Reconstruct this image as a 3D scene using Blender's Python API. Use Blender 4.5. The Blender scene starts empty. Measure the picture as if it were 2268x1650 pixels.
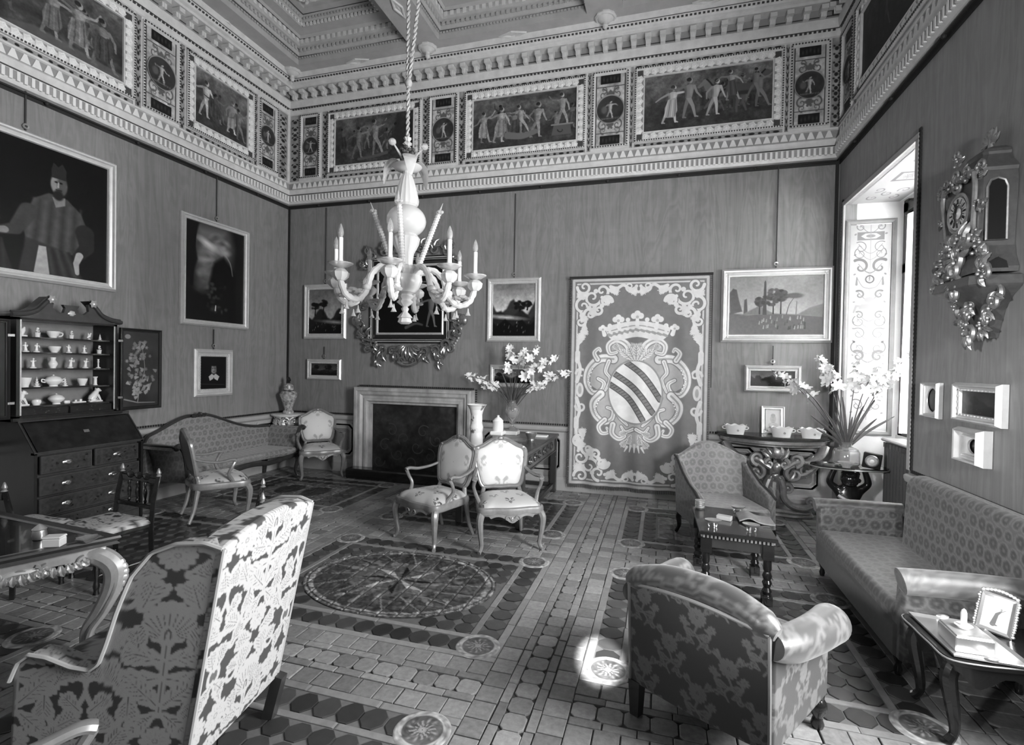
import bpy, math, random
import numpy as np
from mathutils import Vector, Matrix
random.seed(7); RNG = np.random.default_rng(7)
SC = bpy.context.scene
COL = SC.collection
PI = math.pi
XL, XR, YB = -5.85, 1.97, 6.9        # left, right and back wall planes (metres)
YF = -1.6                            # the room is open towards the photographer
ZRAIL, ZCOR, ZSOF = 0.87, 4.21, 6.12  # dado rail, underside of frieze cornice, ceiling soffit

# ---------------------------------------------------------------- camera, light, exposure
cam_d = bpy.data.cameras.new('camera'); cam = bpy.data.objects.new('camera', cam_d); COL.objects.link(cam)
cam_d.sensor_width = 36.0; cam_d.lens = 1127.2 / 2268 * 36.0; cam_d.clip_start = 0.05
def _cam():
    yaw, pitch, roll = .28675, -.01418, .017966
    f = Vector((-math.sin(yaw)*math.cos(pitch), math.cos(yaw)*math.cos(pitch), math.sin(pitch)))
    r = Vector((math.cos(yaw), math.sin(yaw), 0)); u = r.cross(f)
    r2 = math.cos(roll)*r + math.sin(roll)*u; u2 = -math.sin(roll)*r + math.cos(roll)*u
    m = Matrix((r2, u2, -f)).transposed().to_4x4(); m.translation = (0, 0, 1.7)
    return m
cam.matrix_world = _cam(); SC.camera = cam
SC.view_settings.view_transform = 'Standard'; SC.view_settings.look = 'None'
SC.view_settings.gamma = 1.0; SC.view_settings.use_curve_mapping = False
SC.view_settings.exposure = 0.45
W = bpy.data.worlds.new('sky'); SC.world = W; W.use_nodes = True
W.node_tree.nodes['Background'].inputs[0].default_value = (.8, .8, .8, 1)
W.node_tree.nodes['Background'].inputs[1].default_value = 0.10
def area(name, loc, target, size, power, spread=180):
    d = bpy.data.lights.new(name, 'AREA'); d.shape = 'RECTANGLE'; d.size, d.size_y = size
    d.energy = power; d.spread = math.radians(spread)
    o = bpy.data.objects.new(name, d); COL.objects.link(o); o.location = loc
    o.rotation_euler = (Vector(target) - Vector(loc)).to_track_quat('-Z', 'Y').to_euler()
    return o
# daylight from the tall window in the right-hand niche and from the next window behind the camera; the photographer's flood lamp, and an added spot
area('window_daylight', (2.80, 5.75, 2.3), (-2.5, 5.5, 1.6), (1.2, 2.4), 130, 160)
area('second_window_daylight', (2.45, 2.0, 2.3), (-5.0, 3.6, 2.6), (1.3, 2.5), 330, 170)
def spot(name, loc, target, angle, blend, power, radius):
    d = bpy.data.lights.new(name, 'SPOT'); d.energy = power; d.spot_size = math.radians(angle); d.spot_blend = blend; d.shadow_soft_size = radius
    o = bpy.data.objects.new(name, d); COL.objects.link(o); o.location = loc; o.rotation_euler = (Vector(target)-Vector(loc)).to_track_quat('-Z', 'Y').to_euler(); return o
spot('flood_lamp', (1.25, -.9, 2.2), (.2, 6.9, 2.9), 72, .9, 520, .18)
spot('second_flood_lamp', (-1.9, -.8, 1.95), (1.97, 4.0, 1.15), 34, 1.0, 760, .12)
spot('floor_patch_spot', (.10, -.75, 2.3), (-.31, 2.96, 0), 3.6, .35, 5000, .03)  # added narrow beam that makes the bright patch on the floor

# ---------------------------------------------------------------- materials (all greyscale: the place is a black-and-white photograph)
MATS = {}
def _nt(name):
    m = bpy.data.materials.new(name); m.use_nodes = True; nt = m.node_tree
    return m, nt, nt.nodes['Principled BSDF']
def _n(nt, t, **kw):
    n = nt.nodes.new(t)
    for k, v in kw.items():
        if k.startswith('_'): n.inputs[int(k[1:])].default_value = v
        else: setattr(n, k, v)
    return n
def _math(nt, op, a, b=None, clamp=False):
    n = nt.nodes.new('ShaderNodeMath'); n.operation = op; n.use_clamp = clamp
    for i, x in enumerate((a, b)):
        if x is None: continue
        if isinstance(x, (int, float)): n.inputs[i].default_value = x
        else: nt.links.new(x, n.inputs[i])
    return n.outputs[0]
COORD_MODE = None
def _coord(nt, scale):
    mp = nt.nodes.new('ShaderNodeMapping'); mp.inputs['Scale'].default_value = scale
    if COORD_MODE: src = nt.nodes.new('ShaderNodeNewGeometry').outputs['Position']     # one continuous world-space grain over many copies
    else: src = nt.nodes.new('ShaderNodeTexCoord').outputs['Object']
    nt.links.new(src, mp.inputs[0]); return mp.outputs[0]
def _noise(nt, scale, detail=3, rough=.55, dist=0.0, vec=(1, 1, 1)):
    n = nt.nodes.new('ShaderNodeTexNoise'); n.inputs['Scale'].default_value = scale
    n.inputs['Detail'].default_value = detail; n.inputs['Roughness'].default_value = rough; n.inputs['Distortion'].default_value = dist
    nt.links.new(_coord(nt, vec), n.inputs['Vector']); return n.outputs[0]
def _setgrey(nt, bsdf, sock):
    c = nt.nodes.new('ShaderNodeCombineColor')
    for i in range(3): nt.links.new(sock, c.inputs[i])
    nt.links.new(c.outputs[0], bsdf.inputs['Base Color'])
def _bump(nt, bsdf, sock, strength, dist=.01):
    b = nt.nodes.new('ShaderNodeBump'); b.inputs['Strength'].default_value = strength; b.inputs['Distance'].default_value = dist
    nt.links.new(sock, b.inputs['Height']); nt.links.new(b.outputs[0], bsdf.inputs['Normal'])
def mat(name, v, rough=.5, metal=0., var=.0, vscale=8., bump=0., bscale=40., vec=(1, 1, 1), spec=.5, trans=0., ior=1.45, coat=0., rnd=0.):
    """plain grey v (linear), with noise variation and noise relief"""
    if name in MATS: return MATS[name]
    m, nt, b = _nt(name)
    b.inputs['Roughness'].default_value = rough; b.inputs['Metallic'].default_value = metal
    b.inputs['Specular IOR Level'].default_value = spec; b.inputs['Transmission Weight'].default_value = trans
    b.inputs['IOR'].default_value = ior; b.inputs['Coat Weight'].default_value = coat
    b.inputs['Base Color'].default_value = (v, v, v, 1)
    if var or rnd:
        s = _math(nt, 'MULTIPLY_ADD', _noise(nt, vscale, 4, .6, 0, vec), 2*var*v)
        s.node.inputs[2].default_value = v*(1-var)
        if rnd:
            oi = nt.nodes.new('ShaderNodeObjectInfo'); g = nt.nodes.new('ShaderNodeNewGeometry')
            r = _math(nt, 'FRACT', _math(nt, 'ADD', oi.outputs['Random'], g.outputs['Random Per Island']))
            k = _math(nt, 'MULTIPLY_ADD', r, 2*rnd); k.node.inputs[2].default_value = 1-rnd
            s = _math(nt, 'MULTIPLY', s, k)
        _setgrey(nt, b, s)
    if bump: _bump(nt, b, _noise(nt, bscale, 4, .6, 0, vec), bump)
    MATS[name] = m; return m
def mat_vc(name, rough=.6, gain=1., bump=0., bscale=60., metal=0., spec=.4, sheen=0., weave=None):
    """flat print or woven pattern: grey comes from the mesh's colour attribute"""
    if name in MATS: return MATS[name]
    m, nt, b = _nt(name); a = nt.nodes.new('ShaderNodeAttribute'); a.attribute_name = 'Col'
    b.inputs['Roughness'].default_value = rough; b.inputs['Metallic'].default_value = metal
    b.inputs['Specular IOR Level'].default_value = spec; b.inputs['Sheen Weight'].default_value = sheen
    s = _math(nt, 'MULTIPLY', a.outputs['Fac'], gain); _setgrey(nt, b, s)
    if weave:   # satin figure glossier than its ground
        r = _math(nt, 'MULTIPLY_ADD', a.outputs['Fac'], weave[1]-weave[0]); r.node.inputs[2].default_value = weave[0]
        nt.links.new(r, b.inputs['Roughness'])
    if bump: _bump(nt, b, _noise(nt, bscale, 3), bump)
    MATS[name] = m; return m

# ---------------------------------------------------------------- mesh builder
def arr(x): return np.asarray(x, dtype=float)
class MB:
    def __init__(s): s.v = []; s.f = []; s.n = 0; s.M = None; s.c = []
    def add(s, v, f, col=None):
        v = arr(v).reshape(-1, 3)
        if s.M is not None:
            m = arr(s.M); v = v @ m[:3, :3].T + m[:3, 3]
        s.v.append(v); n = s.n
        for q in f: s.f.append([i+n for i in q])
        s.n += len(v); s.c.append(np.full(len(v), .5) if col is None else arr(col).ravel())
        return s
    def box(s, c, d, R=None, top=1.0):
        x, y, z = arr(d)/2
        v = arr([[-x,-y,-z],[x,-y,-z],[x,y,-z],[-x,y,-z],[-x*top,-y*top,z],[x*top,-y*top,z],[x*top,y*top,z],[-x*top,y*top,z]])
        if R is not None: v = v @ arr(R).T
        return s.add(v+arr(c), [[3,2,1,0],[4,5,6,7],[0,1,5,4],[1,2,6,5],[2,3,7,6],[3,0,4,7]])
    def bbox(s, c, d, b=.01, R=None):
        """box with chamfered edges"""
        x, y, z = arr(d)/2; b = min(b, .9*min(x, y, z)); v = []; idx = {}
        for sx in (-1,1):
            for sy in (-1,1):
                for sz in (-1,1):
                    for k, p in enumerate(([x, y-b, z-b],[x-b, y, z-b],[x-b, y-b, z])):
                        idx[sx,sy,sz,k] = len(v); v.append([p[0]*sx, p[1]*sy, p[2]*sz])
        F = []
        for k in range(3):
            for sg in (-1,1):
                q = []
                for (a, c2) in ((-1,-1),(1,-1),(1,1),(-1,1)):
                    t = [0,0,0]; t[k] = sg; t[(k+1)%3] = a; t[(k+2)%3] = c2; q.append(idx[t[0],t[1],t[2],k])
                F.append(q if sg > 0 else q[::-1])
        for k in range(3):
            i, j = (k+1)%3, (k+2)%3
            for a in (-1,1):
                for c2 in (-1,1):
                    t = [0,0,0]; t[i] = a; t[j] = c2; lo = t[:]; hi = t[:]; lo[k] = -1; hi[k] = 1
                    q = [idx[(*lo, i)], idx[(*hi, i)], idx[(*hi, j)], idx[(*lo, j)]]
                    F.append(q if a*c2 < 0 else q[::-1])
        for sx in (-1,1):
            for sy in (-1,1):
                for sz in (-1,1):
                    q = [idx[sx,sy,sz,k] for k in range(3)]; F.append(q if sx*sy*sz > 0 else q[::-1])
        v = arr(v)
        if R is not None: v = v @ arr(R).T
        return s.add(v+arr(c), F)
    def grid(s, P, cu=False, cv=False, flip=False, col=None, capu=False):
        P = arr(P); m, n = P.shape[:2]; F = []
        for i in range(m if cu else m-1):
            a = i*n; b = ((i+1) % m)*n
            for j in range(n if cv else n-1):
                k = (j+1) % n; q = [a+j, b+j, b+k, a+k]
                F.append(q[::-1] if flip else q)
        if capu:
            F.append([j for j in range(n)] if flip else [j for j in range(n)][::-1])
            F.append([(m-1)*n+j for j in range(n)][::-1] if flip else [(m-1)*n+j for j in range(n)])
        return s.add(P.reshape(-1, 3), F, col)
    def tube(s, pts, r, seg=8, cap=True, el=(1, 1), up=(0, 0, 1), closed=False):
        p = arr(pts); n = len(p); r = np.broadcast_to(arr(r), (n,)) if np.ndim(r) < 2 else arr(r)
        t = np.gradient(p, axis=0) if not closed else np.roll(p, -1, 0)-np.roll(p, 1, 0)
        t /= np.linalg.norm(t, axis=1)[:, None]+1e-9
        u = arr(up); P = []; prev = None
        a = np.linspace(0, 2*PI, seg, endpoint=False)
        for i in range(n):
            if prev is None:
                x = np.cross(u, t[i])
                if np.linalg.norm(x) < 1e-3: x = np.cross((1, .2, .1), t[i])
            else: x = prev-t[i]*(prev@t[i])
            x /= np.linalg.norm(x)+1e-9; y = np.cross(t[i], x); prev = x
            P.append(p[i]+r[i]*(el[0]*np.cos(a)[:, None]*x+el[1]*np.sin(a)[:, None]*y))
        return s.grid(arr(P), cu=closed, cv=True, flip=True, capu=cap and not closed)
    def lathe(s, prof, seg=20, c=(0, 0, 0), sq=(1, 1), R=None, lobes=0, lamp=0.):
        p = arr(prof); a = np.linspace(0, 2*PI, seg, endpoint=False); k = 1+lamp*np.cos(lobes*a) if lobes else np.ones(seg)
        P = np.stack([p[:, 0, None]*np.cos(a)*k*sq[0], p[:, 0, None]*np.sin(a)*k*sq[1], np.repeat(p[:, 1, None], seg, 1)], -1)
        if R is not None: P = P @ arr(R).T
        return s.grid(P+arr(c), cv=True, flip=True, capu=True)
    def sph(s, c, r, seg=10, rings=6, R=None):
        r = np.broadcast_to(arr(r), (3,)); th = np.linspace(-PI/2, PI/2, rings+1); th[0] += .02; th[-1] -= .02
        a = np.linspace(0, 2*PI, seg, endpoint=False)
        P = np.stack([np.cos(th)[:, None]*np.cos(a)*r[0], np.cos(th)[:, None]*np.sin(a)*r[1], np.repeat(np.sin(th)[:, None]*r[2], seg, 1)], -1)
        if R is not None: P = P @ arr(R).T
        return s.grid(P+arr(c), cv=True, flip=True, capu=True)
    def prism(s, poly, y0, y1, bev=0.):
        """polygon in the x-z plane (local), extruded from y0 to y1 along y"""
        p = arr(poly); n = len(p)
        ar = .5*np.sum(p[:, 0]*np.roll(p[:, 1], -1)-np.roll(p[:, 0], -1)*p[:, 1])
        if ar < 0: p = p[::-1]
        if y0 > y1: y0, y1 = y1, y0
        f = np.column_stack([p[:, 0], np.full(n, y0), p[:, 1]]); b = np.column_stack([p[:, 0], np.full(n, y1), p[:, 1]])
        F = [list(range(n)), [2*n-1-i for i in range(n)]]+[[i, n+i, n+(i+1) % n, (i+1) % n] for i in range(n)]
        return s.add(np.vstack([f, b]), F)
    def rectframe(s, w, h, prof, z0=0.):
        """mitred frame round a w x h rectangle centred on x, bottom at z0; prof = (inset, out) from the outer edge, out = -y"""
        P = []
        for (i, o) in prof:
            x, z = w/2-i, h/2-i
            P.append([[-x, -o, z0+h/2-z], [x, -o, z0+h/2-z], [x, -o, z0+h/2+z], [-x, -o, z0+h/2+z]])
        P = arr(P); m = len(P)
        for k in range(4):
            q = np.stack([P[:, k], P[:, (k+1) % 4]], 1); s.grid(q, flip=False)
        return s
    def build(s, name, m=None, parent=None, loc=None, rz=None, ang=35, kind=None, label=None, smooth=True, col=False):
        me = bpy.data.meshes.new(name); v = np.vstack(s.v)
        tot = np.fromiter((len(q) for q in s.f), dtype=np.int32, count=len(s.f))
        me.vertices.add(len(v)); me.vertices.foreach_set('co', v.ravel().astype(np.float32))
        me.loops.add(int(tot.sum())); me.loops.foreach_set('vertex_index', np.fromiter((i for q in s.f for i in q), dtype=np.int32, count=int(tot.sum())))
        me.polygons.add(len(s.f)); me.polygons.foreach_set('loop_start', np.concatenate([[0], np.cumsum(tot)[:-1]]).astype(np.int32))
        me.polygons.foreach_set('loop_total', tot)
        me.update(calc_edges=True)
        if smooth:
            me.polygons.foreach_set('use_smooth', np.ones(len(s.f), dtype=bool)); me.set_sharp_from_angle(angle=math.radians(ang))
        else: me.polygons.foreach_set('use_smooth', np.zeros(len(s.f), dtype=bool))
        if col:
            c = np.concatenate(s.c); at = me.color_attributes.new('Col', 'FLOAT_COLOR', 'POINT')
            at.data.foreach_set('color', np.column_stack([c, c, c, np.ones(len(c))]).astype(np.float32).ravel())
        if m: me.materials.append(m)
        o = bpy.data.objects.new(name, me); COL.objects.link(o)
        if parent is not None: o.parent = parent
        if loc is not None: o.location = loc
        if rz is not None: o.rotation_euler = (0, 0, rz)
        if kind: o['kind'] = kind
        if label: o['label'] = label
        return o
def thing(name, label, cat, loc=(0, 0, 0), rz=0., group=None):
    o = bpy.data.objects.new(name, None); COL.objects.link(o); o.location = loc; o.rotation_euler = (0, 0, rz)
    o.empty_display_size = .1; return tag(o, label, cat, group)
def tag(o, label, cat, group=None):
    o['label'] = label; o['category'] = cat
    if group: o['group'] = group
    return o
def dup(root, loc, rz=0., label=None, group=None):
    r = root.copy(); COL.objects.link(r); r.location = loc; r.rotation_euler = (0, 0, rz)
    if label: r['label'] = label
    if group: r['group'] = group
    for ch in list(root.children):
        c = ch.copy(); COL.objects.link(c); c.parent = r
        for g in ch.children:
            d = g.copy(); COL.objects.link(d); d.parent = c
    return r
def cp(o, parent, loc=None, rz=None, scale=None):
    c = o.copy(); COL.objects.link(c); c.parent = parent
    if loc is not None: c.location = loc
    if rz is not None: c.rotation_euler = (0, 0, rz)
    if scale is not None: c.scale = scale
    return c
# curve helpers
def cr(pts, n=8, closed=False):
    """Catmull-Rom through the points"""
    p = arr(pts); m = len(p); out = []
    rng = range(m) if closed else range(m-1)
    for i in rng:
        if closed: a, b, c, d = p[(i-1) % m], p[i], p[(i+1) % m], p[(i+2) % m]
        else: a, b, c, d = p[max(i-1, 0)], p[i], p[i+1], p[min(i+2, m-1)]
        for t in np.linspace(0, 1, n, endpoint=False):
            out.append(.5*((2*b)+(-a+c)*t+(2*a-5*b+4*c-d)*t*t+(-a+3*b-3*c+d)*t**3))
    if not closed: out.append(p[-1])
    return arr(out)
def spiral(cx, cz, r0, a0, turns, r1=.2, n=22):
    t = np.linspace(0, 1, n); r = r0*(1-t*(1-r1)); a = a0+turns*2*PI*t
    return np.column_stack([cx+r*np.cos(a), cz+r*np.sin(a)])
def xz(p2, y=0.):
    p2 = arr(p2); return np.column_stack([p2[:, 0], np.broadcast_to(arr(y), (len(p2),)), p2[:, 1]])
def rotz(a): c, s_ = math.cos(a), math.sin(a); return arr([[c, -s_, 0], [s_, c, 0], [0, 0, 1]])
def rotx(a): c, s_ = math.cos(a), math.sin(a); return arr([[1, 0, 0], [0, c, -s_], [0, s_, c]])
def roty(a): c, s_ = math.cos(a), math.sin(a); return arr([[c, 0, s_], [0, 1, 0], [-s_, 0, c]])
def taper(n, a, b, tip=.3):
    t = np.linspace(0, 1, n); return a+(b-a)*t
def leaf(mb, c, L, w, ang, y0=0., dep=.03, curl=.3, n=7):
    """acanthus leaf lying in the x-z plane, ribbed, bulging towards -y"""
    t = np.linspace(0, 1, n); a = ang+curl*t*t*2
    px = np.cumsum(np.cos(a))*L/n; pz = np.cumsum(np.sin(a))*L/n
    wd = w*np.sin(PI*np.clip(t*.9+.08, 0, 1))**.8*(1+.18*np.cos(t*20)); nx, nz = -np.sin(a), np.cos(a); P = []
    for i in range(n):
        row = []
        for q, dy in ((-1, .25), (-.5, .8), (0, .62), (.5, .8), (1, .25)):
            row.append([c[0]+px[i]+nx[i]*wd[i]*q*.5, y0-dep*dy*np.sin(PI*(.15+.8*t[i])), c[1]+pz[i]+nz[i]*wd[i]*q*.5])
        P.append(row)
    mb.grid(arr(P), flip=True)
    back = arr(P); back[..., 1] = y0; mb.grid(back)
def cscroll(mb, c, r, a0, turns, w, y0=-.02, r1=.18, n=26, flat=1.0):
    p = spiral(c[0], c[1], r, a0, turns, r1, n); rad = w*(1-.55*np.linspace(0, 1, n))
    mb.tube(xz(p, y0), rad, 6, up=(0, 1, 0), el=(1, flat))
    mb.sph((p[-1][0], y0, p[-1][1]), w*.75, 6, 4)
# ---------------------------------------------------------------- raster painter (flat print: canvases, frescoes, woven patterns)
def vnoise(h, w, cells, seed, asp=1.):
    g = np.random.default_rng(seed); n = max(2, int(cells)); m = max(2, int(cells*asp))
    a = g.random((n+2, m+2)); y = np.linspace(0, n, h, endpoint=False); x = np.linspace(0, m, w, endpoint=False)
    yi = y.astype(int); xi = x.astype(int); fy = (y-yi)[:, None]; fx = (x-xi)[None]
    fy = fy*fy*(3-2*fy); fx = fx*fx*(3-2*fx)
    return (a[yi][:, xi]*(1-fy)*(1-fx)+a[yi+1][:, xi]*fy*(1-fx)+a[yi][:, xi+1]*(1-fy)*fx+a[yi+1][:, xi+1]*fy*fx)
def fbm(h, w, cells, seed, asp=1., o=4):
    s = 0; k = 0
    for i in range(o): s = s+vnoise(h, w, cells*2**i, seed+i*17, asp)*.55**i; k += .55**i
    return s/k
class Pic:
    """grey raster, values as seen (gamma 2.2); coordinates x in 0..asp, y in 0..1 upwards"""
    def __init__(s, asp, n=120, bg=.1):
        s.h = n; s.w = max(2, int(round(n*asp))); s.asp = asp; s.a = np.full((s.h, s.w), float(bg))
        s.X, s.Y = np.meshgrid((np.arange(s.w)+.5)/s.h, 1-(np.arange(s.h)+.5)/s.h); s.px = 1./n
    def mix(s, m, v): s.a = s.a*(1-m)+v*m; return s
    def ell(s, x, y, rx, ry, v, rot=0., soft=1., al=1.):
        c, q = math.cos(rot), math.sin(rot); dx, dy = s.X-x, s.Y-y; u = (dx*c+dy*q)/rx; w = (-dx*q+dy*c)/ry
        d = (np.sqrt(u*u+w*w)-1)*min(rx, ry)
        return s.mix(al*np.clip(.5-d/(s.px*soft), 0, 1), v)
    def poly(s, pts, v, soft=1., al=1.):
        p = arr(pts); x0, x1 = p[:, 0].min(), p[:, 0].max(); y0, y1 = p[:, 1].min(), p[:, 1].max()
        ins = np.zeros(s.a.shape, bool); d = np.full(s.a.shape, 9.)
        for i in range(len(p)):
            (ax, ay), (bx, by) = p[i], p[(i+1) % len(p)]
            if ay != by: ins ^= ((ay > s.Y) != (by > s.Y)) & (s.X < (bx-ax)*(s.Y-ay)/(by-ay)+ax)
            t = np.clip(((s.X-ax)*(bx-ax)+(s.Y-ay)*(by-ay))/((bx-ax)**2+(by-ay)**2+1e-12), 0, 1)
            d = np.minimum(d, np.hypot(s.X-ax-t*(bx-ax), s.Y-ay-t*(by-ay)))
        d = np.where(ins, -d, d)
        return s.mix(al*np.clip(.5-d/(s.px*soft), 0, 1), v)
    def line(s, pts, w0, w1, v, soft=1., al=1.):
        p = arr(pts); n = len(p)-1; wm = max(w0, w1)+2*s.px*soft
        m = np.zeros(s.a.shape)
        for i in range(n):
            (ax, ay), (bx, by) = p[i], p[i+1]
            i0 = max(0, int((1-max(ay, by)-wm)/s.px)); i1 = min(s.h, int((1-min(ay, by)+wm)/s.px)+2)
            j0 = max(0, int((min(ax, bx)-wm)/s.px)); j1 = min(s.w, int((max(ax, bx)+wm)/s.px)+2)
            if i0 >= i1 or j0 >= j1: continue
            X = s.X[i0:i1, j0:j1]; Y = s.Y[i0:i1, j0:j1]
            t = np.clip(((X-ax)*(bx-ax)+(Y-ay)*(by-ay))/((bx-ax)**2+(by-ay)**2+1e-12), 0, 1)
            w = w0+(w1-w0)*(i+t)/n; d = np.hypot(X-ax-t*(bx-ax), Y-ay-t*(by-ay))-w*.5
            m[i0:i1, j0:j1] = np.maximum(m[i0:i1, j0:j1], np.clip(.5-d/(s.px*soft), 0, 1))
        return s.mix(m*al, v)
    def tex(s, cells, amp, seed, mul=True):
        f = fbm(s.h, s.w, cells, seed, s.asp)-.5; s.a = s.a*(1+2*amp*f) if mul else s.a+amp*f; return s
    def lin(s): return np.clip(s.a, 0.004, 1)**2.2
    def fleaf(s, x, y, L, w, ang, v, vein=None, lobes=5):
        """lobed leaf"""
        c, q = math.cos(ang), math.sin(ang)
        for k in range(lobes):
            t = (k+.5)/lobes; ww = w*(math.sin(PI*(t*.8+.15)))
            for sg in (-1, 1):
                a2 = ang+sg*.75; bx, by = x+c*L*t*.8, y+q*L*t*.8
                s.line([(bx, by), (bx+math.cos(a2)*ww, by+math.sin(a2)*ww)], L/lobes*1.15, L/lobes*.35, v)
        s.line([(x, y), (x+c*L, y+q*L)], w*.5, w*.1, v)
        if vein is not None:
            s.line([(x, y), (x+c*L*.85, y+q*L*.85)], s.px*2.2, s.px*1.4, vein)
            for k in range(1, lobes):
                t = k/lobes
                for sg in (-1, 1): a2 = ang+sg*.7; bx, by = x+c*L*t*.8, y+q*L*t*.8; ww = w*.75*math.sin(PI*(t*.8+.15)); s.line([(bx+math.cos(a2)*ww*.3, by+math.sin(a2)*ww*.3), (bx+math.cos(a2)*ww, by+math.sin(a2)*ww)], s.px*1.6, s.px*1.4, vein)
    def flower(s, x, y, r, v, dark, n=10, core=.35):
        for i in range(n):
            a = 2*PI*i/n
            s.ell(x+math.cos(a)*r*.62, y+math.sin(a)*r*.62, r*.42, r*.2, v, a)
            s.line([(x+math.cos(a)*r*.4, y+math.sin(a)*r*.4), (x+math.cos(a)*r*.8, y+math.sin(a)*r*.8)], s.px*1.2, s.px*.8, dark, al=.8)
        s.ell(x, y, r*core, r*core, v); s.ell(x, y, r*core*.6, r*core*.6, dark, al=.7); s.ell(x, y, r*core*.3, r*core*.3, v)
    def curl(s, x, y, r, a0, turns, w, v, w1=None):
        s.line(spiral(x, y, r, a0, turns, .15, 26), w, w*.5 if w1 is None else w1, v)
    def fig(s, x, y, h, v, seed, lean=0., robe=None):
        """standing or striding nude/robed figure, h tall, feet at (x, y)"""
        g = random.Random(seed); v = min(v*1.6, .78); robe = None if robe is None else min(robe*1.3, .7); sh = v*.45; t = lambda a, b: (x+(a+lean*b)*h, y+b*h)
        l1, l2 = g.uniform(-.22, -.05), g.uniform(.05, .22)
        for lx, vv in ((l1, v*.8), (l2, v)):
            s.line([t(.0, .5), t(lx*.6, .27), t(lx, .0)], h*.11, h*.045, vv); s.line([t(lx, 0.01), t(lx+.06, -.01)], h*.045, h*.03, vv)
        s.poly([t(-.07, .48), t(.075, .48), t(.12, .78), t(0, .83), t(-.12, .78)], v*.9)
        s.ell(*t(.05, .66), h*.035, h*.12, v*1.12, soft=5, al=.6); s.ell(*t(-.08, .62), h*.03, h*.14, sh, soft=5, al=.7)
        if robe is not None:
            s.poly([t(-.1, .62), t(.1, .66), t(.16, .3), t(.1, .12), t(-.14, .14), t(-.16, .4)], robe)
            for k in range(4): s.line([t(-.1+k*.06, .6), t(-.14+k*.085, .16)], h*.014, h*.02, robe*(.55 if k % 2 else 1.35), soft=2, al=.8)
        for sg in (-1, 1):
            a = g.uniform(-1.2, .9) if sg > 0 else PI-g.uniform(-1.2, .9)
            e = t(sg*.12+.17*math.cos(a), .76+.17*math.sin(a)); a2 = a+g.uniform(-.9, .9)
            s.line([t(sg*.11, .77), e, (e[0]+.17*h*math.cos(a2), e[1]+.17*h*math.sin(a2))], h*.062, h*.032, v*(.75 if sg < 0 else .98))
        s.ell(*t(.01, .915), h*.055, h*.07, v*1.05); s.ell(*t(-.02, .945), h*.055, h*.05, sh*.6); s.ell(*t(-.015, .9), h*.02, h*.04, sh, soft=3, al=.6)
def fresco(asp, seed, n=110, bright=1., figs=(), n_fig=0, sky=.22):
    g = random.Random(seed); p = Pic(asp, n, .22); p.a += .16*np.clip(p.Y-.3, 0, 1)*sky/.22
    p.a *= .6+.8*fbm(p.h, p.w, 3, seed, asp)
    for i in range(5): p.ell(g.uniform(0, asp), g.uniform(.55, .95), g.uniform(.15, .4), g.uniform(.04, .1), .42*bright, soft=14, al=.5)
    p.poly([(0, 0), (asp, 0), (asp, .2+.1*g.random()), (asp*.6, .12+.1*g.random()), (asp*.3, .22), (0, .16)], .24, soft=6); p.tex(9, .35, seed+3)
    for i in range(7):          # shadowy crowd and rocks behind the main figures
        x = g.uniform(.05, .95)*asp; p.fig(x, g.uniform(.2, .34), g.uniform(.4, .55), g.uniform(.18, .3), seed*7+i, g.uniform(-.1, .1), g.choice([None, .16, .2]))
    p.a *= .75+.5*fbm(p.h, p.w, 6, seed+2, asp)
    for f in figs: p.fig(*f)
    q = fbm(p.h, p.w, 9, seed+8, asp)-.5; dx = (q*p.h*.035).astype(int); ii, jj = np.indices(p.a.shape); p.a = p.a[np.clip(ii+dx, 0, p.h-1), np.clip(jj+np.roll(dx, 9, 1), 0, p.w-1)]
    p.tex(24, .22, seed+5); p.tex(60, .12, seed+6); return p
def landscape(asp, seed, n=120, sky=.62, dark=.07, hor=.45, mid=.2, trees=(), light=0):
    g = random.Random(seed); p = Pic(asp, n, sky)
    p.a = sky*(.62+.42*np.clip(1-(p.Y-hor)/(1-hor), 0, 1)); p.a *= .75+.5*fbm(p.h, p.w, 3, seed, asp)
    ridge = [(0, 0)]+[(asp*i/12., hor+.14*math.sin(i*.9+seed)+.06*g.random()) for i in range(13)]+[(asp, 0)]
    p.poly(ridge, mid*1.5, soft=5)
    p.poly([(0, 0)]+[(asp*i/10., hor-.12+.08*math.sin(i*1.3+seed*2)+.03*g.random()) for i in range(11)]+[(asp, 0)], mid, soft=5)
    if light: p.ell(asp*light, hor-.16, asp*.33, .03, sky*1.05, rot=-.08, soft=8)
    p.poly([(0, 0)]+[(asp*i/10., hor-.27+.06*math.sin(i*1.7+seed)+.02*g.random()) for i in range(11)]+[(asp, 0)], dark, soft=4)
    for (x, y, r, hh) in trees:
        p.line([(x, y), (x+.02, y+hh)], .03, .015, dark)
        for k in range(26):
            a, q = g.uniform(0, 2*PI), g.random()**.5; p.ell(x+r*q*math.cos(a), y+hh+r*.8*q*math.sin(a), r*.3, r*.22, dark*g.uniform(.7, 1.9), soft=4)
    for k in range(14):
        x, y = g.uniform(.1, .9)*asp, g.uniform(.06, .25); p.line([(x, y), (x+.008, y+.03)], .014, .01, .3+.4*g.random(), al=.7)
    p.tex(20, .18, seed+9); return p
def canvas(name, p, w, h, m, parent, x0=None, z0=0., y=0., kind=None, bulge=None):
    """painted sheet of w x h metres facing -y, bottom-left at (x0, z0)"""
    if x0 is None: x0 = -w/2
    xs = np.linspace(x0, x0+w, p.w); zs = np.linspace(z0+h, z0, p.h)
    P = np.empty((p.h, p.w, 3)); P[..., 0] = xs[None]; P[..., 2] = zs[:, None]; P[..., 1] = y if bulge is None else y+bulge(P[..., 0], P[..., 2])
    return MB().grid(P, flip=False, col=p.lin()).build(name, m, parent, kind=kind, col=True)
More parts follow.
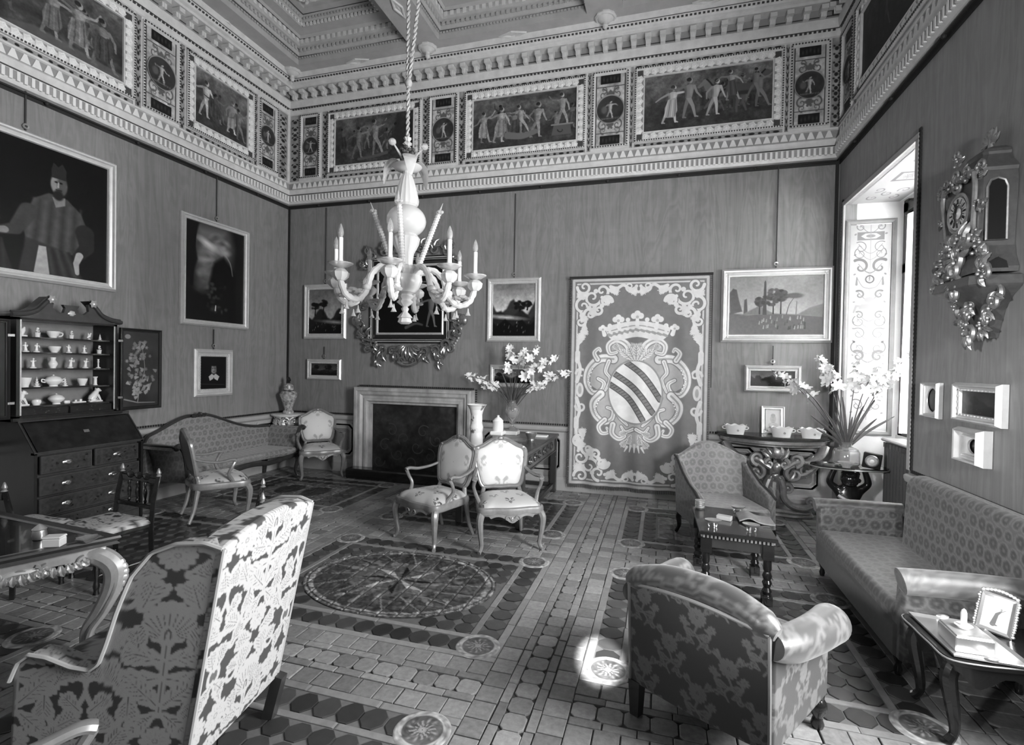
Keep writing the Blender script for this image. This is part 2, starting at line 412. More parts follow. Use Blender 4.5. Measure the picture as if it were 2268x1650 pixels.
def sample(a, u, v):
    """periodic bilinear lookup; u, v in tile units"""
    h, w = a.shape; x = (u % 1.)*w; y = ((-v) % 1.)*h; x0 = np.floor(x).astype(int); y0 = np.floor(y).astype(int); fx = x-x0; fy = y-y0
    x0 %= w; y0 %= h; x1 = (x0+1) % w; y1 = (y0+1) % h
    return a[y0, x0]*(1-fx)*(1-fy)+a[y0, x1]*fx*(1-fy)+a[y1, x0]*(1-fx)*fy+a[y1, x1]*fx*fy
# woven patterns, one tile each (value 0 = ground .. 1 = figure)
def with_veins(a, n):
    """thicken the figure by n pixels, then cut the negative-valued veins out of it"""
    f = np.clip(a, 0, 1); v = np.clip(-a*1.3, 0, 1); b = f+v
    b = np.clip(b, 0, 1); o = b
    for dy in range(-n, n+1):
        for dx in range(-n, n+1): o = np.maximum(o, np.roll(np.roll(b, dy, 0), dx, 1)*.98)
    return np.clip(o-.85*v, 0, 1)
def damask_tile():
    p = Pic(.72, 420, 0.); A = .72; c = A/2; L = 1.; D = -1.
    def both(f):
        f(1, lambda x: c+x); f(-1, lambda x: c-x)
    for oy in (-1, 0, 1):
        y = oy
        for k in range(-6, 7):     # big palmette on the axis
            a = PI/2+k*.2; r = .2-.004*k*k
            p.line([(c, .60+y), (c+r*math.cos(a), .60+y+r*math.sin(a))], .012, .036, L)
        for k in range(-6, 7):
            a = PI/2+k*.2; p.line([(c+.05*math.cos(a), .60+y+.05*math.sin(a)), (c+.15*math.cos(a), .60+y+.15*math.sin(a))], .004, .005, D)
        p.ell(c, .63+y, .035, .06, L); p.ell(c, .63+y, .017, .04, D); p.ell(c, .63+y, .008, .025, L)
        p.line([(c, .60+y), (c, .2+y)], .035, .022, L); p.line([(c, .58+y), (c, .22+y)], .005, .004, D)
        for sg in (-1, 1):
            X = lambda x: c+sg*x
            for (bx, by, LL, w, an) in ((.02, .5, .2, .085, .25), (.02, .4, .24, .1, -.15), (.02, .26, .2, .09, .75), (.03, .2, .16, .07, -.7)):
                p.fleaf(X(bx), by+y, LL, w, an if sg > 0 else PI-an, L, D)
            p.curl(X(.13), .13+y, .075, (PI/2 if sg > 0 else PI/2), sg*-1.1, .026, L)
            p.flower(X(.27), .62+y, .085, L, D, 11); p.fleaf(X(.27), .72+y, .13, .06, 1.2 if sg > 0 else PI-1.2, L, D)
            p.line(cr([(X(.02), .46+y), (X(.1), .55+y), (X(.2), .58+y), (X(.27), .6+y)]), .014, .01, L)
            p.curl(X(.3), .45+y, .06, 0, sg*1.2, .022, L); p.line(cr([(X(.36), .1+y), (X(.31), .2+y), (X(.36), .33+y), (X(.33), .43+y)]), .02, .012, L)
            p.fleaf(X(.33), .22+y, .13, .06, 2.4 if sg > 0 else PI-2.4, L, D); p.ell(X(.345), .9+y, .035, .05, L); p.ell(X(.345), .9+y, .017, .03, D)
            p.fleaf(X(.34), .95+y, .12, .07, 1.9 if sg > 0 else PI-1.9, L, D); p.fleaf(X(.345), .85+y, .13, .06, 3.9 if sg > 0 else PI-3.9, L, D)
            for k in range(5): p.ell(X(.06+.028*k), .915+.014*math.sin(k*1.2)+y, .012, .012, L)
            p.curl(X(.2), .82+y, .07, PI*.5, sg*1.0, .02, L); p.fleaf(X(.14), .84+y, .11, .05, .4 if sg > 0 else PI-.4, L, D)
        p.flower(c, .06+y, .075, L, D, 12)
        for sg in (-1, 1):
            X = lambda x: c+sg*x
            for (bx, by, LL, w, an) in ((.12, .78, .16, .10, 1.9), (.20, .36, .15, .09, 1.0), (.12, .55, .13, .08, 1.4), (.2, .12, .15, .1, .5), (.3, .50, .12, .08, -1.3), (.06, .96, .14, .08, .3), (.24, .02, .13, .09, 2.2), (.15, .30, .13, .08, -1.6)):
                p.fleaf(X(bx), by+y, LL, w, an if sg > 0 else PI-an, L, D)
    return with_veins(p.a, 2)
def floral_tile():
    """scrolling peony brocade of the tub chair"""
    p = Pic(.8, 300, 0.); A = .8; L, D = 1., -1.
    def motif(x, y, f):
        p.flower(x, y+.12, .12, L, D, 13, .3); p.line(cr([(x, y), (x+f*.03, y-.1), (x-f*.05, y-.2), (x, y-.3)]), .022, .016, L)
        for sg in (-1, 1):
            p.curl(x+sg*.11, y-.08, .075, PI/2, -sg*.95, .03, L); p.fleaf(x+sg*.02, y-.12, .15, .07, (.1 if sg > 0 else PI-.1), L, D)
            p.flower(x+sg*.19, y+.02, .055, L, D, 8); p.fleaf(x+sg*.1, y+.2, .13, .07, (.9 if sg > 0 else PI-.9), L, D)
            p.fleaf(x+sg*.05, y-.24, .11, .06, (.6 if sg > 0 else PI-.6), L, D); p.curl(x+sg*.15, y-.25, .04, 0, sg, .018, L)
    for oy in (-1, 0, 1):
        for ox in (-1, 0, 1):
            motif(A*.25+ox*A, .3+oy, 1); motif(A*.75+ox*A, .8+oy, -1)
    return with_veins(p.a, 1)
def brocade_tile():
    """network of rounded blossoms on a light ground line (sofas)"""
    p = Pic(.86, 240, .62); A = .86; g = random.Random(3)
    cs = []
    for j in range(6):
        for i in range(5): cs.append(((i+.5*(j % 2))*A/5+g.uniform(-.02, .02), (j+.5)/6+g.uniform(-.015, .015), g.uniform(.055, .082)))
    for ox in (-1, 0, 1):
        for oy in (-1, 0, 1):
            for (x, y, r) in cs:
                x2, y2 = x+ox*A, y+oy; p.ell(x2, y2, r+.02, r+.02, 1.); p.ell(x2, y2, r, r, .45)
    for ox in (-1, 0, 1):
        for oy in (-1, 0, 1):
            for i, (x, y, r) in enumerate(cs):
                x2, y2 = x+ox*A, y+oy
                for k in range(7):
                    a = k*2*PI/7+i; p.ell(x2+r*.55*math.cos(a), y2+r*.55*math.sin(a), r*.3, r*.22, .2, a, al=.9)
                p.ell(x2, y2, r*.28, r*.28, .75)
    return p.a
def petit_tile():
    """sprigged silk of the gilt armchairs"""
    p = Pic(1., 220, 1.)
    for ox in (-1, 0, 1):
        for oy in (-1, 0, 1):
            for (x, y) in ((.25, .3), (.75, .8)):
                x2, y2 = x+ox, y+oy
                for sg in (-1, 1):
                    p.curl(x2+sg*.12, y2, .09, PI/2, sg*.9, .035, 0.); p.fleaf(x2+sg*.04, y2+.08, .15, .06, (.6 if sg > 0 else PI-.6), 0.)
                p.flower(x2, y2-.12, .07, 0., 1., 8)
    return np.clip(p.a, 0, 1)
T_DAM, T_FLO, T_BRO, T_PET = damask_tile(), floral_tile(), brocade_tile(), petit_tile()
def weave(tile, u, v, tw, th, lo, hi):
    return lo+(hi-lo)*np.clip(sample(tile, u/tw, v/th), 0, 1)
# ================================================================ THE ROOM
def mat_moire(name, v, sx):
    """watered silk: fine vertical rep with wavy moire figure"""
    m, nt, b = _nt(name); b.inputs['Roughness'].default_value = .55; b.inputs['Sheen Weight'].default_value = .15
    n1 = _noise(nt, 1.0, 3, .5, .6, (18, 18, .7)); n2 = _noise(nt, 1.0, 4, .6, .2, (5, 5, 9)); n3 = _noise(nt, 1.0, 2, .5, 0, (1.3, 1.3, .5)); n4 = _noise(nt, 1.0, 2, .5, 1.2, (60, 60, 1.5))
    w = _math(nt, 'SINE', _math(nt, 'MULTIPLY', _math(nt, 'ADD', _noise(nt, 1.0, 3, .55, .8, (3.2, 3.2, .55)), _math(nt, 'MULTIPLY', n2, .05)), 75.))
    s = _math(nt, 'ADD', _math(nt, 'MULTIPLY', w, .075), _math(nt, 'MULTIPLY', n1, .60))
    s = _math(nt, 'ADD', s, _math(nt, 'MULTIPLY', n2, .28)); s = _math(nt, 'ADD', s, _math(nt, 'MULTIPLY', n3, .2)); s = _math(nt, 'ADD', s, _math(nt, 'MULTIPLY', n4, .30))
    s = _math(nt, 'MULTIPLY', _math(nt, 'ADD', s, .31), v); _setgrey(nt, b, s); MATS[name] = m; return m
M_SILK = mat_moire('moire_silk', .215, 1)
M_PLASTER = mat('pale_plaster', .80, .6, var=.12, vscale=5, bump=.08, bscale=60)
M_CARVED = mat('carved_pale_wood', .66, .55, var=.28, vscale=9, bump=.12, bscale=50)
M_COFFER = mat('coffer_wood', .44, .5, var=.22, vscale=6, bump=.1, bscale=30)
M_DARKLINE = mat('dark_line_and_shade', .06, .6)
M_DADO = mat('painted_dado', .42, .5, var=.18, vscale=7)
M_DADO2 = mat('painted_dado_dark', .20, .5, var=.3, vscale=9)
M_GROUND_SHADE = mat('toned_ground_shade', .30, .6, var=.2)
M_STONE = mat('veined_stone', .40, .4, var=.85, vscale=6, bump=.1, vec=(1, 1, .5))
M_BRAID = mat('dark_braid', .02, .7)
M_PAINT = mat_vc('oil_paint', .35, 1.0, spec=.35)
M_FRESCO = mat_vc('fresco', .6, 1.0)
M_GILT = mat('gilt_wood', .60, .34, metal=.55, var=.25, vscale=30)
M_GILT_D = mat('dark_gilt', .42, .3, metal=.7, var=.5, vscale=25)
M_BRASS = mat('brass', .62, .25, metal=1., var=.15, vscale=20)
M_BLACK = mat('ebonised_wood', .012, .18, spec=.6, coat=.3)
M_DWOOD = mat('dark_walnut', .035, .28, var=.4, vscale=12, vec=(1, 1, .2), coat=.2)
COORD_MODE = 'Position'
M_TILE_D = mat('dark_glazed_tile', .045, .30, var=.35, vscale=14, rnd=.45, spec=.5)
M_TILE_P = mat('worn_terracotta_tile', .235, .36, var=.55, vscale=34, rnd=.34, bump=.08, bscale=70)
M_STRIP = mat('pale_marble_strip', .24, .35, var=.35, vscale=22, rnd=.2)
COORD_MODE = None
M_MORT_L = mat('pale_mortar', .13, .6, var=.3, vscale=30)
M_MORT_D = mat('dark_mortar', .055, .6, var=.3, vscale=30)
M_INLAY = mat_vc('inlaid_majolica', .33, 1.0)

# ---- floor: bed and individually laid tiles
fl = MB().box(((XL+XR)/2+.1, (YF+YB)/2, -.06), (XR-XL+1.6, YB-YF+.3, .10)).build('floor', M_MORT_D, kind='structure')
PXS = [(-5.55, -3.49), (-3.0, -.885), (-.40, 1.38)]; PYS = [(.62, 2.26), (2.745, 4.40), (4.90, 6.42)]
T = .1262
def proj(x, y, z=0.):
    w = cam.matrix_world.inverted() @ Vector((x, y, z))
    return (1134+1127.2*w.x/-w.z, 825-1127.2*w.y/-w.z, -w.z) if w.z < -.05 else (9e9, 9e9, 0)
octs, sqs, thins, strips = [], [], [], []     # (x, y, sx, sy, dark)
def run(a, b, step):
    n = max(1, int(round((b-a)/step))); s_ = (b-a)/n; return [(a+(i+.5)*s_, s_) for i in range(n)]
beds = MB()
for (x0, x1) in PXS:
    for (y0, y1) in PYS:
        beds.box(((x0+x1)/2, (y0+y1)/2, -.0095), (x1-x0, y1-y0, .006)); S = .052
        for (x, w) in run(x0, x1, .42):
            for y in (y0+S/2, y1-S/2): strips.append((x, y, w, S))
        for (y, w) in run(y0+S, y1-S, .42):
            for x in (x0+S/2, x1-S/2): strips.append((x, y, S, w))
        R = .15; a0, a1, b0, b1 = x0+S+.0, x1-S, y0+S, y1-S
        for (x, w) in run(a0+R, a1-R, .135):
            for y in (b0+R/2, b1-R/2): octs.append((x, y, w, R, 1))
        for (y, w) in run(b0+R, b1-R, .135):
            for x in (a0+R/2, a1-R/2): octs.append((x, y, R, w, 1))
        for (x, w) in run(a0+R, a1-R, .34):
            for y in (b0+R+.022, b1-R-.022): strips.append((x, y, w, .044))
        for (y, w) in run(b0+R+.044, b1-R-.044, .34):
            for x in (a0+R+.022, a1-R-.022): strips.append((x, y, .044, w))
        ix0, ix1, iy0, iy1 = a0+R+.044, a1-R-.044, b0+R+.044, b1-R-.044; cx, cy = (x0+x1)/2, (y0+y1)/2
        big = (x0 == PXS[1][0]); ea, eb = (.77, .575) if big else (.52, .40)
        for (x, w) in run(ix0, ix1, T):
            for (y, h) in run(iy0, iy1, T):
                inside = (((x-cx)/(ea+.03))**2+((y-cy)/(eb+.03))**2 < 1 if big and y0 > 2.5 and y0 < 3 else (not big and y0 > 4.5 and abs(x-cx) < ea and abs(y-cy) < eb))
                if not inside: octs.append((x, y, w, h, 1))
beds.build('mortar_bed', M_MORT_L, fl)
def path(horizontal, c0, c1, L0, L1, skip):
    w = c1-c0; q = .128 if w > .46 else .12; th = .054; o = w-2*q-2*th
    bands = [(c0+q/2, q, 's'), (c0+q+th/2, th, 't'), (c0+q+th+o/2, o, 'o'), (c1-q-th/2, th, 't'), (c1-q/2, q, 's')]
    for (c, wd, k) in bands:
        for (l, s_) in run(L0, L1, {'s': .128, 't': .165, 'o': T}[k]):
            if any(a < l < b for a, b in skip): continue
            x, y, sx, sy = (l, c, s_, wd) if horizontal else (c, l, wd, s_)
            {'s': sqs, 't': thins, 'o': octs}[k].append((x, y, sx, sy, 0) if k != 't' else (x, y, sx, sy))
for (c0, c1) in ((-3.49, -3.0), (-.885, -.40), (1.38, 1.97)): path(False, c0, c1, .62, 6.9, ())
for (c0, c1) in ((2.26, 2.745), (4.40, 4.90), (6.42, 6.9)): [path(True, c0, c1, a_, b_, ()) for (a_, b_) in ((-5.55, -3.49), (-3.0, -.885), (-.40, 1.38))]
path(False, XL, -5.55, .62, 6.9, ())
def tile_mesh(poly, ch=.035, t=.012):
    p = arr(poly); n = len(p); v = np.vstack([np.column_stack([p*(1-ch), np.zeros(n)]), np.column_stack([p, np.full(n, -.002)]), np.column_stack([p, np.full(n, -t)])])
    F = [list(range(n))]
    for r in range(2):
        for i in range(n): F.append([r*n+i, (r+1)*n+i, (r+1)*n+(i+1) % n, r*n+(i+1) % n])
    return v, F
K = .30
OCT = tile_mesh([(.5, -.5+K), (.5, .5-K), (.5-K, .5), (-.5+K, .5), (-.5, .5-K), (-.5, -.5+K), (-.5+K, -.5), (.5-K, -.5)], .05)
K2 = .17
OCTP = tile_mesh([(.5, -.5+K2), (.5, .5-K2), (.5-K2, .5), (-.5+K2, .5), (-.5, .5-K2), (-.5, -.5+K2), (-.5+K2, -.5), (.5-K2, -.5)], .05)
SQ = tile_mesh([(.5, -.48), (.5, .49), (.48, .5), (-.49, .5), (-.5, .48), (-.5, -.49), (-.48, -.5), (.49, -.5)], .05)
def lay(items, shape, mtl, name, limit, gap):
    r = random.Random(len(items)); vis = []; rest = []
    for it in items:
        px, py, d = proj(it[0], it[1]); ok = -60 < px < 2330 and 700 < py < 1720
        (vis if ok else rest).append((it[2]*it[3]/max(d, .1)**3, it))
    vis.sort(key=lambda q: -q[0]); top = vis[:limit]; rest += vis[limit:]; me = None
    for _, it in top:
        sx, sy = it[2]-gap*r.uniform(.6, 1.5), it[3]-gap*r.uniform(.6, 1.5)
        if me is None:
            o = MB().add(*shape).build(name, mtl, fl, smooth=False); me = o
        else: o = me.copy(); COL.objects.link(o)
        o.location = (it[0]+r.uniform(-.002, .002), it[1]+r.uniform(-.002, .002), r.uniform(-.0012, .0008))
        o.rotation_euler = (r.uniform(-.004, .004), r.uniform(-.004, .004), r.uniform(-.012, .012)); o.scale = (sx, sy, 1)
    if rest:
        mb = MB(); v, F = shape
        for _, it in rest:
            s2 = arr([it[2]-gap, it[3]-gap, 1.]); mb.add(v*s2+arr([it[0], it[1], r.uniform(-.0012, .0008)]), F)
        mb.build(name.replace('tile', 'tiles').replace('strip', 'strips'), mtl, fl, smooth=False, kind='stuff')
lay([o for o in octs if o[4]], OCT, M_TILE_D, 'dark_octagonal_tile', 300, .008)
lay([o for o in octs if not o[4]], OCTP, M_TILE_P, 'octagonal_tile', 200, .006)
lay(sqs, SQ, M_TILE_P, 'square_tile', 300, .006)
lay(thins, SQ, M_TILE_P, 'border_strip', 200, .006)
lay(strips, SQ, M_STRIP, 'marble_strip', 140, .004)
# roundels at the panel corners
rp = Pic(1., 70, .62); rp.tex(16, .35, 5); rp.ell(.5, .5, .36, .36, .34); rp.tex(12, .5, 8)
for k in range(12):
    a = k*PI/6; rp.line([(.5+.1*math.cos(a), .5+.1*math.sin(a)), (.5+.3*math.cos(a+.3), .5+.3*math.sin(a+.3))], .03, .015, .62)
rp.ell(.5, .5, .07, .07, .6)
def inlay_disc(name, cx, cy, rx, ry, pic, nr, na, z):
    t = np.linspace(0.02, 1, nr); a = np.linspace(0, 2*PI, na, endpoint=False)
    X = np.outer(t, np.cos(a)); Y = np.outer(t, np.sin(a)); u, v = X*.5+.5, Y*.5+.5
    Z = np.full_like(X, z); Z[-1] = z-.004
    j = np.clip((u*pic.w).astype(int), 0, pic.w-1); i = np.clip(((1-v)*pic.h).astype(int), 0, pic.h-1)
    P = np.stack([X*rx, Y*ry, Z], -1)
    return MB().grid(P, cv=True, col=pic.lin()[i, j], flip=True).build(name, M_INLAY, fl, col=True, loc=(cx, cy, 0))
rd = None
for (x0, x1) in PXS:
    for (y0, y1) in PYS:
        for x in (x0+.145, x1-.145):
            for y in (y0+.13, y1-.13):
                if rd is None: rd = inlay_disc('roundel', x, y, .135, .135, rp, 20, 40, .0035)
                else: cp(rd, fl, (x, y, 0), random.random()*6)
# the oval medallion of the middle panel, cut into square tiles; rectangular inlays in the other panels
mp = Pic(1.34, 420, .30); mp.tex(30, .5, 3); c0 = (.67, .5)
for k in range(3): mp.ell(*c0, (.66-.006*k*2), (.49-.006*k*2), .52 if k % 2 == 0 else .2)
mp.ell(*c0, .60, .445, .26); mp.tex(40, .55, 12)
for k in range(24):
    a = k*PI/12; r = random.Random(k)
    for q in range(5):
        t = .3+.13*q; mp.ell(c0[0]+.6*t*math.cos(a), c0[1]+.45*t*math.sin(a), .035, .02, r.choice([.14, .2, .42, .52, .3]), a, al=.8)
mp.ell(*c0, .36, .25, .40, al=.6); mp.tex(50, .5, 21)
for k in range(8):
    a = k*PI/4+.2; mp.poly([c0, (c0[0]+.16*math.cos(a-.3), c0[1]+.13*math.sin(a-.3)), (c0[0]+.3*math.cos(a), c0[1]+.22*math.sin(a))], .66 if k % 2 else .10)
for k in range(16):
    a = k*PI/8; mp.line([(c0[0]+.34*math.cos(a), c0[1]+.25*math.sin(a)), (c0[0]+.6*math.cos(a+.2), c0[1]+.44*math.sin(a+.2))], .012, .006, .5)
mpl = mp.lin()
def inlay_tiles(cx, cy, hx, hy, pic, oval, n, m_):
    lin = pic.lin()
    for i in range(n):
        for j in range(m_):
            x0, x1 = -hx+2*hx*i/n, -hx+2*hx*(i+1)/n; y0, y1 = -hy+2*hy*j/m_, -hy+2*hy*(j+1)/m_; g = .0025
            xs = np.linspace(x0+g, x1-g, 12); ys = np.linspace(y0+g, y1-g, 12); X, Y = np.meshgrid(xs, ys)
            if oval:
                r_ = np.sqrt((X/hx)**2+(Y/hy)**2)
                if r_.min() > .985: continue
                k = np.where(r_ > 1, 1/r_, 1); X, Y = X*k, Y*k
            u = np.clip(((X/hx*.5+.5)*pic.w).astype(int), 0, pic.w-1); v = np.clip(((.5-Y/hy*.5)*pic.h).astype(int), 0, pic.h-1)
            z = random.uniform(.0015, .003); Z = np.full_like(X, z); Z[0] = Z[-1] = -.004; Z[:, 0] = Z[:, -1] = -.004
            o = MB().grid(np.stack([X, Y, Z], -1), flip=True, col=lin[v, u]).build('medallion_tile', M_INLAY, fl, col=True, loc=(cx, cy, 0), smooth=False)
inlay_tiles((-3.0-.885)/2, (2.745+4.40)/2, .775, .58, mp, True, 12, 9)
qp = Pic(1.3, 200, .42); qp.tex(24, .5, 31); qp.ell(.38, .5, .22, .3, .2); qp.ell(.92, .5, .22, .3, .2); qp.tex(20, .4, 33)
for k in range(10): qp.curl(.13*k+.06, .12, .05, 0, 1, .02, .2); qp.curl(.13*k+.06, .88, .05, 0, -1, .02, .2)
for (x, y, hx, hy) in ((-4.52, 5.66, .50, .38), (.49, 5.66, .5, .38)): inlay_tiles(x, y, hx, hy, qp, False, 6, 5)

# ---- walls
TH = .12
MB().box(((XL+XR)/2, YB+TH/2, 3.15), (XR-XL+2*TH, TH, 6.5)).build('wall_back', M_SILK, kind='structure')
MB().box((XL-TH/2, (YF+YB)/2, 3.15), (TH, YB-YF, 6.5)).build('wall_left', M_SILK, kind='structure')
NY0, NY1, NZ, NX = 4.95, 6.68, 3.60, 2.52
wr = MB(); wr.box((XR+TH/2, (2.75+NY0)/2, 3.15), (TH, NY0-2.75, 6.5)); wr.box((XR+TH/2, (YF+1.25)/2, 3.15), (TH, 1.25-YF, 6.5)); wr.box((XR+TH/2, 2.0, .45), (TH, 1.5, .9)); wr.box((XR+TH/2, 2.0, 5.05), (TH, 1.5, 2.7)); wr.box((XR+TH/2, (NY1+YB)/2, 3.15), (TH, YB-NY1, 6.5)); wr.box((XR+TH/2, (NY0+NY1)/2, (NZ+6.4)/2), (TH, NY1-NY0, 6.4-NZ))
wall_right = wr.build('wall_right', M_SILK, kind='structure')
WALLS = {'B': ((0, YB, 0), 0.), 'L': ((XL, 0, 0), PI/2), 'R': ((XR, 0, 0), -PI/2)}
def onwall(w, along, z):
    if w == 'B': return (along, YB, z), 0.
    if w == 'L': return (XL, along, z), PI/2
    return (XR, along, z), -PI/2
EXT = {'B': (XL, XR, 1, 1), 'L': (YF, YB, 0, 1), 'R': (-YB, -YF, 1, 0)}   # local x range and mitred ends
def sweep_wall(mb, w, prof, cut=None):
    x0, x1, ma, mb_ = EXT[w]
    if cut: x0, x1 = cut; ma = mb_ = 0
    P = arr([[[x0+ma*o, -o, z], [x1-mb_*o, -o, z]] for (o, z) in prof])
    mb.grid(P, flip=False); return mb
LOWP = [(0, 4.21), (.05, 4.215), (.075, 4.25), (.085, 4.33), (.06, 4.34), (.055, 4.36), (.07, 4.43), (.05, 4.45), (.03, 4.455), (.03, 4.55), (.045, 4.555), (.045, 4.575), (.012, 4.58), (.012, 5.66)]
UPP = [(.012, 5.64), (.03, 5.65), (.05, 5.70), (.05, 5.725), (.07, 5.73), (.085, 5.80), (.085, 5.95), (.21, 5.952), (.21, 5.985), (.25, 6.0), (.28, 6.05), (.30, 6.06), (.32, 6.12), (.0, 6.125)]
TRI = MB()
ROS = None
def rosette_mesh():
    mb = MB(); mb.lathe([(.001, -.002), (.040, .0), (.043, .010), (.034, .016), (.026, .010), (.016, .020), (.001, .022)], 10, R=rotx(PI/2), lobes=5, lamp=.14); return mb
M_RELIEF = mat_vc('painted_stucco', .6, 1.0)
def _noop(): pass
def frieze(w, num, frs, pils, strips_):
    (loc, rz) = WALLS[w]; x0, x1, ma, mb_ = EXT[w]; xa, xb = x0+ma*.09, x1-mb_*.09
    root = sweep_wall(MB(), w, LOWP).build('trim_%d' % num, M_CARVED, loc=loc, rz=rz, kind='structure', ang=30)
    sweep_wall(MB(), w, UPP).build('crown_moulding', M_CARVED, root, ang=30)
    mb = MB(); n = int((xb-xa)/.058)                      # gadroon ribs of the lowest moulding
    for i in range(n):
        x = xa+(i+.5)*(xb-xa)/n; mb.box((x, -.078, 4.285), (.026, .03, .085))
    mb.build('gadroon', M_PLASTER, root, kind='stuff', smooth=False)
    mb = MB(); n = int((xb-xa)/.095)
    for i in range(n):
        x = xa+(i+.5)*(xb-xa)/n; mb.prism([(x-.042, 4.46), (x+.042, 4.46), (x+.012, 4.54), (x-.012, 4.54)], -.032, -.045)
    mb.build('lappet', M_PLASTER, root, kind='stuff', smooth=False)
    for q_ in ([(.0772, 4.252), (.0868, 4.328)], [(.0315, 4.458), (.0315, 4.547)], [(.0868, 5.835), (.0868, 5.948)]): sweep_wall(MB(), w, q_).build('moulding_ground_shade', M_GROUND_SHADE, root, smooth=False)  # backing tone: shade between ribs and under modillions painted in, ground behind lappets
    mb = MB()                                            # dark strips painting in groove shade, and fine bead rows
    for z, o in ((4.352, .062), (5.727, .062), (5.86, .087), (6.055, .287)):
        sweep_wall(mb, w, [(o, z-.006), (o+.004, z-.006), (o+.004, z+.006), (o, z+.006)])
    mb.build('groove_shade', M_DARKLINE, root, smooth=False)
    mb = MB()
    for (z, o, st) in ((5.712, .052, .05), (6.03, .268, .05)):
        n = int((xb-xa)/st)
        for i in range(n): mb.box((xa+(i+.5)*(xb-xa)/n, -o, z), (st*.55, .02, .018))
    mb.build('bead_row', M_DARKLINE, root, kind='stuff', smooth=False)
    n = int((xb-xa)/.18); mo = None                       # modillions
    for i in range(n):
        x = xa+.1+i*.18
        if x > xb-.05: break
        if mo is None:
            b = MB(); b.prism([(0, 0)]+[(0, 0)]*0+[(-.04, -.085), (.04, -.085), (.04, 0), (-.04, 0)][0:0]+[(-.04, 0), (-.04, -.05), (.04, -.05), (.04, 0)], -.08, -.2) if False else None
            b.box((0, -.145, -.035), (.075, .13, .05)); b.box((0, -.115, -.085), (.06, .07, .06)); b.box((0, -.152, -.09), (.014, .012, .07))
            mo = b.build('modillion', M_CARVED, root, smooth=False); mo.location = (x, 0, 5.945)
        else: cp(mo, root, (x, 0, 5.945))
    ros = None
    for (a, b, pic) in frs:
        za, zb = 4.64, 5.60; fw, fh = b-a, zb-za; bd = .125
        f = MB().rectframe(fw, fh, [(0, 0), (0, .05), (.018, .055), (.03, .03), (bd-.02, .022), (bd-.012, .04), (bd, .04), (bd, .012)]).build('fresco_frame', M_CARVED, root, loc=((a+b)/2, 0, za), ang=20)
        MB().rectframe(fw, fh, [(.026, .0245), (bd-.022, .0245)]).build('rosette_ground', M_GROUND_SHADE, f, smooth=False)
        canvas('fresco_panel', pic, fw-2*bd, fh-2*bd, M_FRESCO, f, z0=bd, y=-.014)
        nx = max(3, int(round((fw-.1)/.098))); nz = int(round((fh-.1)/.098)); pts = []
        for i in range(1, nx-1+1): pts += [(-fw/2+(i+.5)*fw/(nx+1), .067), (-fw/2+(i+.5)*fw/(nx+1), fh-.067)] if i < nx+0 else []
        for j in range(1, nz): pts += [(-fw/2+.067, (j+.5)*fh/(nz+1)), (fw/2-.067, (j+.5)*fh/(nz+1))]
        for (px, pz) in pts:
            if ros is None: ros = rosette_mesh().build('rosette', M_PLASTER, f)
            r = ros if ros.parent == f and ros.location.z == 0 else cp(ros, f)
            r.location = (px, -.024, pz)
        mb = MB()
        for i in range(int(fw/.03)):
            for z in (.012, fh-.012): mb.box((-fw/2+(i+.5)*.03, -.056, z), (.015, .01, .015))
        for i in range(int(fh/.03)):
            for x in (-fw/2+.012, fw/2-.012): mb.box((x, -.056, (i+.5)*.03), (.015, .01, .015))
        for sx in (-1, 1):
            for z in (.067, fh-.067): mb.box((sx*(fw/2-.067), -.024, z), (.07, .012, .07))
        mb.build('dotted_bead', M_DARKLINE, f, kind='stuff', smooth=False)
    for (a, b, seed) in pils:
        za, zb = 4.62, 5.62; pw, ph = b-a, zb-za; asp = pw/ph
        p = Pic(asp, 170, .70); p.tex(14, .35, seed)
        for sg in (-1, 1):
            X = lambda x: asp/2+sg*x
            for (y, d) in ((.72, 1), (.28, -1)):
                p.curl(X(asp*.24), y, asp*.17, PI/2, sg*d*1.2, .022, .36); p.curl(X(asp*.22), y+.07*d, asp*.12, -PI/2, -sg*d*1.1, .018, .4)
                p.fleaf(X(asp*.05), y-.04, .1, .07, PI/2+sg*.6, .38)
            p.line([(X(asp*.48), 0), (X(asp*.48), 1)], .02, .02, .25)
        p.line([(0, .17), (asp, .17)], .012, .012, .3); p.line([(0, .83), (asp, .83)], .012, .012, .3)
        q = MB().rectframe(pw, ph, [(0, 0), (0, .04), (.016, .046), (.03, .03), (.04, .012)]).build('pilaster_panel', M_CARVED, root, loc=((a+b)/2, 0, za), ang=20)
        canvas('grotesque_ground', p, pw-.08, ph-.08, M_RELIEF, q, z0=.04, y=-.014)
        for z in (.10, ph-.10):
            pl = Pic(1.6, 44, .10); pl.tex(6, .4, seed+int(z*9))
            for k in range(5): pl.ell(.25+.28*k, .5+.1*math.sin(k*2+seed), .07, .22, .26, soft=4, al=.8)
            canvas('plaque', pl, pw*.55, .115, M_FRESCO, q, z0=z-.058, y=-.02)
        r_ = min(pw*.40, .19); mp_ = Pic(1., 80, .22); mp_.tex(6, .3, seed+4); mp_.fig(.5, .2, .6, .46, seed); mp_.ell(.3, .5, .1, .12, .36, soft=4); mp_.line([(.2, .2), (.8, .2)], .03, .02, .4)
        t = np.linspace(.02, 1, 22); an = np.linspace(0, 2*PI, 44, endpoint=False); X = np.outer(t, np.cos(an)); Z = np.outer(t, np.sin(an))
        cc = mp_.lin()[np.clip(((.5-Z*.48)*80).astype(int), 0, 79), np.clip(((X*.48+.5)*80).astype(int), 0, 79)]; cc[-2:] = .3
        Yd = -.02-.012*(t[:, None]**6)+0*X; rim = .97
